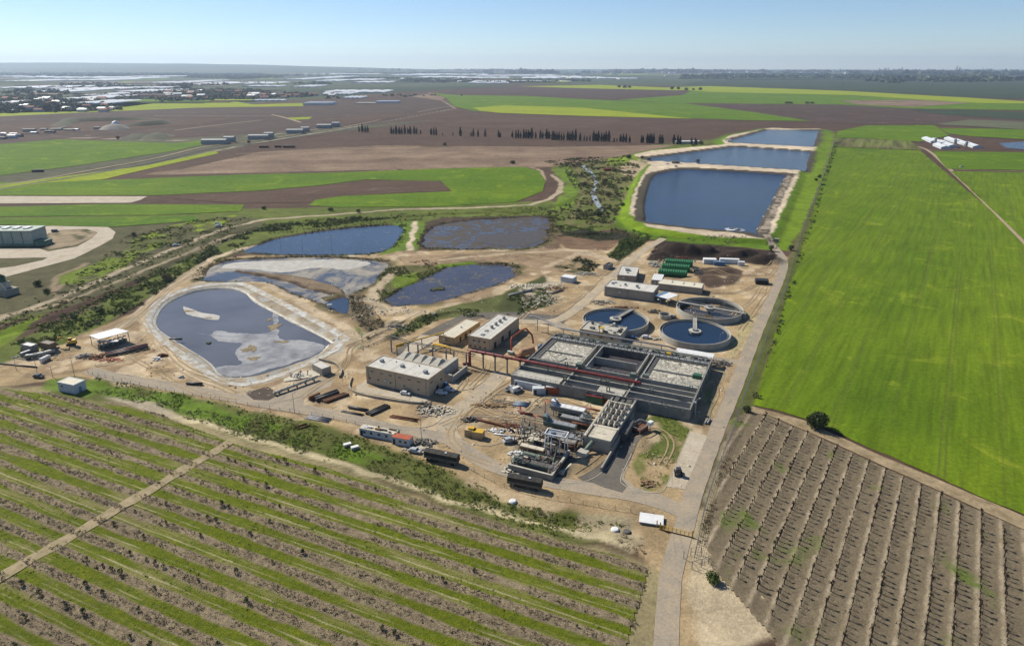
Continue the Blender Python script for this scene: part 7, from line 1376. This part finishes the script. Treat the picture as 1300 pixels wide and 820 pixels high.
for k in range(34):
    while True:
        x = r_.uniform(-5, 30); y = r_.uniform(160, 225)
        if inpoly(np.array([x]), np.array([y]), mach)[0]: break
    L = r_.uniform(2, 7); h0 = r_.uniform(.3, 3.2); a_ = CA + r_.choice([0, pi/2, 0, r_.uniform(0, 3)]); d_ = np.array((cos(a_) * L, sin(a_) * L)); hh = r_.uniform(.5, 3.6)
    o = T('loose_pipe', None, r_.choice([M_PIPEG, M_CONC2, M_RUST, M_STEELD, M_GGREY, M_STEEL]), [(0, 0, 0), (0, 0, h0), (d_[0]*.1, d_[1]*.1, h0 + .3), (d_[0], d_[1], h0 + .3), (d_[0]*1.05, d_[1]*1.05, .1)], r_.uniform(.1, .22), 6); o.location = (x, y, 0)
    tag(o, 'thin bent pipe standing among the crowded machines of the yard', 'pipe', 'thin pipes among the yard machines')
# ------------------------------------------------------------------ mid-distance buildings
def gable(name, label, cat, px, py, L, W_, Hh, rise, rz, wm, rm, group=None, silo=False, z=0.0, rows=0):
    x, y = at(px, py, z); t = thing(name, label, cat, (x, y, z), rz, group); B('wall', t, wm, (-L/2, -W_/2, -.3, L/2, W_/2, Hh)); mb = MB()
    n = 6; pr = [(-W_/2 - .3 + (W_ + .6) * i / n, Hh - .05 + rise * (1 - abs(i / n * 2 - 1) ** (1 if rows == 0 else 2))) for i in range(n + 1)]
    mb.v = [(-L/2-.3, a_, b_) for a_, b_ in pr] + [(L/2+.3, a_, b_) for a_, b_ in pr]; mb.f = [(i, n+1+i, n+2+i, i+1) for i in range(n)] + [tuple(range(n+1)), tuple(range(2*n+1, n, -1)), (0, n, 2*n+1, n+1)]
    obj('roof', mb, rm, t); return t
a0, a1 = at(1178, 178.5), at(1206, 189.5); ba = atan2(a1[1]-a0[1], a1[0]-a0[0]); BL = hypot(a1[0]-a0[0], a1[1]-a0[1])
M_WW = mat('white_roof', (.72,.76,.80), (.58,.63,.68), .05, .5, s2=.3)
a0, a1 = at(1175, 178.5), at(1200, 188.5); ba = atan2(a1[1]-a0[1], a1[0]-a0[0])
for k, (px, py, L) in enumerate([(1181,179.6,75),(1191,181.6,80),(1202,184.6,90),(1195,187.6,60),(1210,179.8,75),(1221,182.6,85),(1234,186.2,70)]):
    gable('poultry_barn', f'long white-roofed barn beside the right field road, {nth(k+1)} of the cluster', 'barn', px, py, L * .85, 13, 3.2, 2.2, ba, M_WALLW, M_WW, 'white barns beside the field road')
for k, (px, py) in enumerate([(1187,183),(1212,184),(1226,188)]):
    x, y = at(px, py); t = thing('feed_silo', f'grey feed silo between the white barns, {("left","middle","right")[k]} of three', 'silo', (x, y, 0)); obj('body', MB().cyl(0,0,2,9,2,14).cyl(0,0,9,10.5,2,14,.3), M_STEEL, t); obj('legs', MB().cyl(-1.4,0,-.2,2.2,.15,5).cyl(1.4,0,-.2,2.2,.15,5), M_STEEL, t)
M_SHED = mat('slate_cladding', (.42,.43,.44), (.33,.34,.35), .1, .7)
for k, (px, py, w, lb) in enumerate([(273,183,46,'nearest'),(292,181,20,'dark block right of the nearest'),(329,177,40,'second'),(342,175.5,18,'dark block right of the second'),(375,169.5,36,'third'),(388,168,18,'dark block right of the third'),(412,163,34,'farthest'),(427,161.5,18,'dark block right of the farthest')]):
    gable('field_shed', (lb if lb.startswith('dark') else lb + ' slate grey shed') + ' in the line of sheds along the rail track', 'shed', px, py, w * .85, 14 if w > 30 else 10, 7 if w > 30 else 9, 1.5, .05, M_SHED, M_SHED, 'slate sheds along the rail track')
for k, (px, py, L) in enumerate([(335,186.5,14),(353,186.2,10),(367,186.4,18)]): t = container('rail_wagon', f'dark rusty wagon on the track beyond the ploughed field, {("left","middle","right")[k]} of three', px, py, L, 3.2, 3.2, M_RUST, rz=0.0, top=M_STEELD, doors=False, cat='wagon')
t = container('farm_wagon', 'dark wagon at the edge of the near-left green field', 48, 217, 12, 3, 3, M_STEELD, rz=.2, doors=False, cat='wagon')
x, y = at(145, 164); t = thing('gravel_works', 'pale heap of gravel under a white dome on the plain at the left', 'works', (x, y, 0)); obj('dome', MB().lathe([(9, 0), (8, 9), (5, 14), (.1, 16)], 20, 0, 8), M_WHITE, t, True); mb = MB(); mb.lathe([(30, -.5), (18, 7), (6, 10), (.1, 10.5)], 22, 4, -6); obj('heap', mb, mat('gravel', (.30,.28,.25), (.2,.19,.17), .08, .9, .3, s2=.5), t, True); B('shed', t, M_CONL, (-34, -14, 0, -22, -6, 5), (-20, 18, 0, 0, 26, 6))
def bank(name, label, pts, w, h, m, cat='embankment'):
    p = smooth_path(P(pts), False, 25); a = np.array(p); tt = np.gradient(a, axis=0); tt /= np.linalg.norm(tt, axis=1)[:, None]; nn = np.stack([-tt[:, 1], tt[:, 0]], 1); V = []
    for o_, z_ in ((-w, -.3), (-w*.35, h), (w*.35, h), (w, -.3)): q = a + nn * o_; tp = sm(np.minimum(np.arange(len(a)), np.arange(len(a))[::-1]) / max(1, len(a)) * 3.2); V.append(np.column_stack([q, z_ * (1 + .15 * fbm(q[:, 0], q[:, 1], 60, 2)) * (tp if z_ > 0 else 1)]))
    V = np.stack(V, 1).reshape(-1, 3); n = len(a); Fq = [(i*4+k, i*4+k+1, (i+1)*4+k+1, (i+1)*4+k) for i in range(n-1) for k in range(3)]; o = np_mesh(name, V, np.array(Fq), m, nper=4)
    return tag(o, kind='structure')
M_BANK = mat('bank_scrub', (.055,.070,.035), (.10,.09,.055), .03, .95, .4, s2=.3)
bank('embankment', '', [(72,161),(95,155),(140,153.5),(175,152),(205,150.5)], 22, 9, M_BANK); bank('embankment', '', [(150,160),(180,160),(200,158.5),(214,155)], 18, 9, M_BANK); bank('embankment', '', [(155,178),(175,174.5),(182,172)], 22, 6, M_BANK); bank('embankment', '', [(190,178),(203,174),(218,174)], 24, 8, M_BANK)
for k, (px, py, c_) in enumerate([(6,172,0),(12,173,1),(18,171.5,0),(24,174,2),(38,168,1),(44,170,0),(56,166,1),(64,169,2),(72,166,1),(80,165,3),(88,166.5,1),(97,166,0),(16,176,0),(4,177,2)]):
    gable('yard_shed', f'small shed or parked trailer in the left works yard, {nth(k+1)} of a loose row', 'shed', px, py, rr.uniform(10, 22), rr.uniform(6, 10), rr.uniform(3, 6), 1, rr.uniform(-.3, .3), (M_WALLW, M_CONL, M_CON, M_BLUE)[c_], (M_WHITE, M_CONL, M_CON, M_CON)[c_], 'sheds of the far left works yard')
# greenhouses
M_GH = mat('plastic_sheet', (.80,.80,.79), (.66,.67,.69), .02, .4, s2=.08, spec=.5); M_GHG = mat('glass_house', (.42,.52,.60), (.50,.58,.64), .02, .3)
def greenhouse(label, px, py, wpx, depth, h=5.0, m=None, group='white greenhouses of the far plain', bays=5, rz=0.0):
    x, y = at(px, py); L = wpx * hypot(x, y) / F / 1.0 * (1 / max(.6, cos(atan2(x, y)))) * cos(atan2(x, y)); t = thing('greenhouse', label, 'greenhouse', (x, y, -.2), rz, group)
    B('wall', t, m or M_GH, (-L/2, 0, 0, L/2, depth, h * .6)); mb = MB(); n = max(3, min(bays, 14)); k = 5
    for b_ in range(n):
        x0 = -L/2 + b_ * L / n; wd = L / n; pr = [(x0 + wd * i / k, h * .6 + h * .4 * sin(pi * i / k)) for i in range(k + 1)]; o_ = len(mb.v)
        mb.v += [(a_, -1, c_) for a_, c_ in pr] + [(a_, depth + 1, c_) for a_, c_ in pr]; mb.f += [(o_+i, o_+i+1, o_+k+2+i, o_+k+1+i) for i in range(k)] + [tuple(o_ + i for i in range(k, -1, -1))]
    obj('roof', mb, m or M_GH, t); return t
greenhouse('row of bright white arched tunnels on the left plain, beyond the brown fields', 402, 134, 33, 90, 9, bays=12); greenhouse('small white arched tunnels at the edge of the lime field, farther right', 491, 131.5, 27, 60, 8, bays=10); greenhouse('ribbed grey open tunnel frames left of the small white tunnels', 463, 132, 24, 60, 3, m=M_CONL, bays=10); greenhouse('long white roof just left of the bright arched tunnels', 338, 129, 36, 60, 6)
gh = {'nearest': [(0,132.5,20,6),(98,127,38,9),(111,133,38,8),(118,122.5,26,6),(135,122,16,5),(445,126,22,4),(425,118,30,4),(455,118.5,60,5),(382,111.5,24,4),(432,121,20,4)],
      'middle': [(28,113,66,6),(85,115.5,58,6),(95,111.5,24,9),(128,114,42,4),(170,118,50,7),(60,118,40,4),(185,113,30,3),(246,109,30,3),(292,107.5,86,4),(262,107,16,3),(330,110.8,40,2),(372,102,22,5),(398,100.5,30,5),(412,104,30,6),(450,103,40,4),(468,106,44,3),(560,103.4,70,4),(645,105,90,3),(690,104.2,70,2),(620,106.5,50,2)],
      'farthest': [(8,98,34,6),(40,99.5,60,5),(20,104,30,4),(88,100,52,5),(105,103,44,3),(142,101,40,3),(165,98.6,48,4),(80,92,20,2),(92,91.8,10,2),(115,93,18,2),(140,91.5,20,2),(190,92.5,48,3),(225,91.5,50,4),(215,106,40,2),(243,104.5,26,3),(205,106.5,30,2),(265,92,30,2),(335,91,50,2),(400,94.5,40,2),(420,99,26,4),(440,95,60,4),(485,94,50,5),(520,96.5,60,4),(555,99.5,60,3),(540,95.6,50,3),(590,96,50,4),(640,97.5,70,5),(680,97.2,60,4),(715,99,60,4),(750,100.2,50,3),(775,100.5,30,1.6),(800,101,26,1.4),(690,100.5,50,3),(610,100.3,70,3),(1187,100,10,3),(1200,99.8,14,2.5),(1210,102,20,2),(1100,99.5,16,1),(970,95,20,1),(1265,100,16,1.5)]}
for band, ls in gh.items():
    for k, (px, py, w, dpx) in enumerate(sorted(ls)):
        y0 = at(px, py)[1]; y1 = at(px, max(py - dpx * .55, 88.5))[1]; dep = min(y1 - y0, y0 * .12); size = 'short' if w < 28 else ('long' if w < 55 else 'very long')
        greenhouse(f'{size} white greenhouse roof, {nth(k+1)} from the left in the {band} band', px, py, w, dep, 5 + y0 * .0007, bays=4)
# far trees, villages
def far_wood(name, pts, spacing, r, h, seed, m=L_DARK, k=26, thin=None, ts=120.): return scatter(name, pts, spacing, r * .7, r, h * .7, h, m, k, thin=thin, ts=ts, size=.42, seed=seed, maxn=2600, zofs=0)
far_wood('village_trees', [(-40,145),(-40,124),(60,122),(120,127),(155,140),(60,144)], 17, 8, 11, 60, thin=-.1); far_wood('village_trees', [(205,131),(205,117),(265,114),(330,115),(360,124),(320,127)], 20, 9, 12, 61, thin=-.15); far_wood('village_trees', [(140,128),(170,118),(250,117),(235,130)], 22, 9, 12, 62, thin=.0)
far_wood('village_trees', [(350,125),(360,120),(430,120),(430,126)], 24, 9, 12, 63, thin=0.1); far_wood('far_wood', [(0,92),(250,90),(250,97),(100,99),(0,98)], 110, 45, 16, 64, thin=-.1, ts=500.); far_wood('far_wood', [(235,99),(250,94.5),(330,94),(360,99),(300,101)], 55, 25, 15, 65); far_wood('far_wood', [(505,104),(530,100.5),(600,101),(620,103.5),(560,105.5)], 40, 18, 14, 66, thin=-.2)
far_wood('far_wood', [(430,126),(600,121),(600,119),(440,121)], 60, 8, 6, 67, thin=.2); far_wood('far_wood', [(850,106),(870,97),(1300,97),(1300,104),(1100,106)], 160, 60, 13, 68, thin=.15, ts=800.); far_wood('far_wood', [(300,91.5),(600,90.5),(900,91),(900,95),(500,93.5)], 260, 110, 18, 69, thin=0, ts=1500.); far_wood('far_wood', [(900,96),(900,91.2),(1320,92.5),(1320,98)], 240, 100, 18, 70, thin=.1, ts=1500.)
far_wood('far_wood', [(-60,122),(-60,106),(250,106),(400,113),(150,121)], 70, 22, 12, 71, thin=.12, ts=300.)
rr2 = random.Random(31)
for k in range(26):
    y_ = 92 + 30 * rr2.random() ** 1.2; x_ = rr2.uniform(-100, 800) if y_ > 103 else rr2.uniform(-100, 1250); w_ = rr2.uniform(60, 200)
    if y_ > 106 and x_ > 380: continue
    dd_ = at(650, y_)[1]; far_wood('tree_line', [(x_, y_), (x_ + w_, y_ + rr2.uniform(-1, 1)), (x_ + w_, y_ + .5), (x_, y_ + .5)], dd_ / 170, dd_ / 300, 11, 200 + k, m=(L_DARK, L_BUSH)[k % 2])
M_TILE = mat('tile_roof', (.30,.12,.07), (.24,.10,.06), .2, .9); M_HW = mat('house_wall', (.62,.60,.56), (.5,.48,.45), .2, .9)
hp = []
for k in range(2):
    t = gable('village_house', 'small pale house among dark trees in a far village', 'house', 30, 138, 14, 11, 4.5, 2.4, 0, M_HW, (M_TILE, M_WHITE)[k], 'houses of the far villages'); hp.append(t)
rr = random.Random(4); pos = [(rr.uniform(-20, 150), rr.uniform(126, 143)) for _ in range(46)] + [(rr.uniform(208, 350), rr.uniform(117, 127)) for _ in range(34)] + [(rr.uniform(505, 610), rr.uniform(101, 105)) for _ in range(10)] + [(rr.uniform(240, 350), rr.uniform(95, 100)) for _ in range(12)] + [(rr.uniform(360, 430), rr.uniform(120, 126)) for _ in range(8)]
for k, (px, py) in enumerate(pos):
    x, y = at(px, py); o = hp[k] if k < 2 else dup(hp[k % 2], (x, y, 0), rr.uniform(-.6, .6)); o.location = (x, y, 0); s_ = rr.uniform(.8, 1.7) * (1 if y < 2600 else 1.5); o.scale = (s_, s_, s_ * .9)
# city skyline
M_CITY = mat('city_block', (.6,.6,.6), (.45,.45,.46), .01, .8)
tw = []
for k, (w, d, h) in enumerate([(26, 26, 100), (40, 22, 60), (20, 20, 140)]):
    t = thing('tower_block', 'hazy tower block on the far city skyline', 'tower', (0, 0, 0), 0, 'towers of the far skyline'); B('shaft', t, M_CITY, (-w/2, -d/2, 0, w/2, d/2, h)); B('plant_room', t, M_CITY, (-w/4, -d/4, h, w/4, d/4, h * 1.07)); tw.append(t)
rr = random.Random(8); cx = [1027,1029,1032,1036,1040] + [rr.gauss(1112, 14) for _ in range(20)] + [rr.uniform(1080, 1300) for _ in range(34)] + [rr.gauss(1155, 8) for _ in range(8)] + [rr.gauss(1188, 3) for _ in range(8)] + [rr.gauss(1220, 12) for _ in range(10)] + [680,690,700,716,765,820,835,1186]
for k, px in enumerate(cx):
    y = rr.uniform(14500, 17500); x = (px - 650) / F * y; o = tw[k] if k < 3 else dup(tw[k % 3], (x, y, 0)); o.location = (x, y, 15); s_ = rr.uniform(.35, 1.0) * (1.5 if abs(px - 1188) < 3 else 1); q = rr.uniform(.7, 1.7); o.scale = (q, q, s_ * .62)
tw2 = thing('tower_block', 'hazy tower block on the far city skyline', 'tower', (0,0,0), 0, 'towers of the far skyline'); B('shaft', tw2, M_CITY, (-30,-20,0,30,20,34)); B('plant_room', tw2, M_CITY, (-10,-8,34,10,8,38)); 
for k in range(60):
    px = rr.uniform(850, 1310) if k % 4 else rr.uniform(640, 860); y = rr.uniform(9500, 16000); x = (px - 650) / F * y; o = tw2 if k == 0 else dup(tw2, (x, y, 0)); o.location = (x, y, 0); q = rr.uniform(.6, 2.0); o.scale = (q, q, rr.uniform(.3, 1.0))
# pylons
def pylon(label, px, py, h=38):
    x, y = at(px, py); t = thing('pylon', label, 'pylon', (x, y, 0), .2, 'pylons of the far plain'); mb = MB()
    for a_, b_ in ((-1, -1), (1, -1), (1, 1), (-1, 1)): mb.tube([(a_*3, b_*3, -.2), (a_*.8, b_*.8, h*.6), (a_*.3, b_*.3, h)], .35, 4)
    for zz in (h*.62, h*.76, h*.9): mb.box(-7, -.3, zz, 7, .3, zz + .6)
    for q in range(6): w0 = 3 - q * .36; mb.tube([(-w0, -w0, q*h*.1), (w0-.3, -w0+.3, (q+1)*h*.1)], .2, 4); mb.tube([(w0, w0, q*h*.1), (-w0+.3, w0-.3, (q+1)*h*.1)], .2, 4)
    obj('lattice', mb, M_STEEL, t)
for k, (px, py) in enumerate([(621,101),(632,102),(655,102.5),(686,102),(722,101.5),(740,101.5),(757,102),(1070,112),(1172,113),(1182,116)]): pylon(f'grey lattice pylon, {nth(k+1)} from the left across the far plain', px, py)
# sheds beside the stream
gable('farm_shed', 'small rusty red shed among scrub on the stream bank', 'shed', 771, 217, 9, 4, 2.5, .8, .2, M_RUST, M_RED); gable('farm_shed', 'long low pale shed at the right end of the cypress row', 'shed', 872, 182.5, 40, 10, 4, 1, 0, M_CONL, M_WHITE)
# ------------------------------------------------------------------ haze, sky, sun, camera
hb = MB(); hb.box(-22000, -300, -6, 22000, 24500, 420)
hm = bpy.data.materials.new('haze'); hm.use_nodes = True; hn = hm.node_tree
for n_ in list(hn.nodes): hn.nodes.remove(n_)
ho = hn.nodes.new('ShaderNodeOutputMaterial'); hv = hn.nodes.new('ShaderNodeVolumePrincipled')
hv.inputs['Color'].default_value = (.62, .78, 1.0, 1); hv.inputs['Density'].default_value = 4.6e-5; hv.inputs['Anisotropy'].default_value = .3
hn.links.new(hv.outputs[0], ho.inputs['Volume'])
haze = obj('haze', hb, hm); tag(haze, kind='stuff')
SUN_EL = radians(41); SUN_DIR = np.array((-.80, .60)); SUN_DIR /= np.linalg.norm(SUN_DIR)
w = bpy.data.worlds.new('World'); S.world = w; w.use_nodes = True; wn = w.node_tree
sky = wn.nodes.new('ShaderNodeTexSky'); sky.sky_type = 'NISHITA'; sky.sun_disc = False; sky.sun_elevation = SUN_EL
sky.sun_rotation = atan2(SUN_DIR[0], SUN_DIR[1]); sky.altitude = 2500; sky.air_density = 1.0; sky.dust_density = .25; sky.ozone_density = 4.0
bg = wn.nodes['Background']; bg.inputs['Strength'].default_value = .080; wn.links.new(sky.outputs[0], bg.inputs[0])
sl = bpy.data.lights.new('sun', 'SUN'); sl.energy = 5.0; sl.angle = radians(.5); sl.color = (1, .93, .80)
so = bpy.data.objects.new('sun', sl); C.objects.link(so)
from mathutils import Vector
d = Vector((-SUN_DIR[0] * cos(SUN_EL), -SUN_DIR[1] * cos(SUN_EL), -sin(SUN_EL))); so.rotation_euler = d.to_track_quat('-Z', 'Y').to_euler(); so.location = (-100, 100, 300)
cd = bpy.data.cameras.new('camera'); cam = bpy.data.objects.new('camera', cd); C.objects.link(cam); S.camera = cam
cam.location = (0, 0, CAMH); cam.rotation_euler = (pi / 2 - PITCH, 0, 0)
cd.sensor_width = 36; cd.lens = F / 1300 * 36; cd.shift_y = -45 / 1300; cd.clip_start = 1; cd.clip_end = 60000
S.view_settings.view_transform = 'Standard'; S.view_settings.look = 'None'; S.view_settings.exposure = .52; S.view_settings.gamma = 1
S.cycles.use_denoising = True; S.cycles.max_bounces = 5; S.cycles.diffuse_bounces = 1; S.cycles.glossy_bounces = 3; S.cycles.volume_bounces = 0
S.cycles.use_adaptive_sampling = True; S.cycles.adaptive_threshold = .02

for m_ in bpy.data.materials:            # one overall reflectance level for the whole scene
    if not m_.use_nodes: continue
    b_ = m_.node_tree.nodes.get('Principled BSDF')
    if b_ and b_.inputs['Base Color'].is_linked:
        l_ = b_.inputs['Base Color'].links[0]; src = l_.from_socket; m_.node_tree.links.new(mix(m_.node_tree, 1.0, src, (.79, .785, .775), 'MULTIPLY'), b_.inputs['Base Color'])
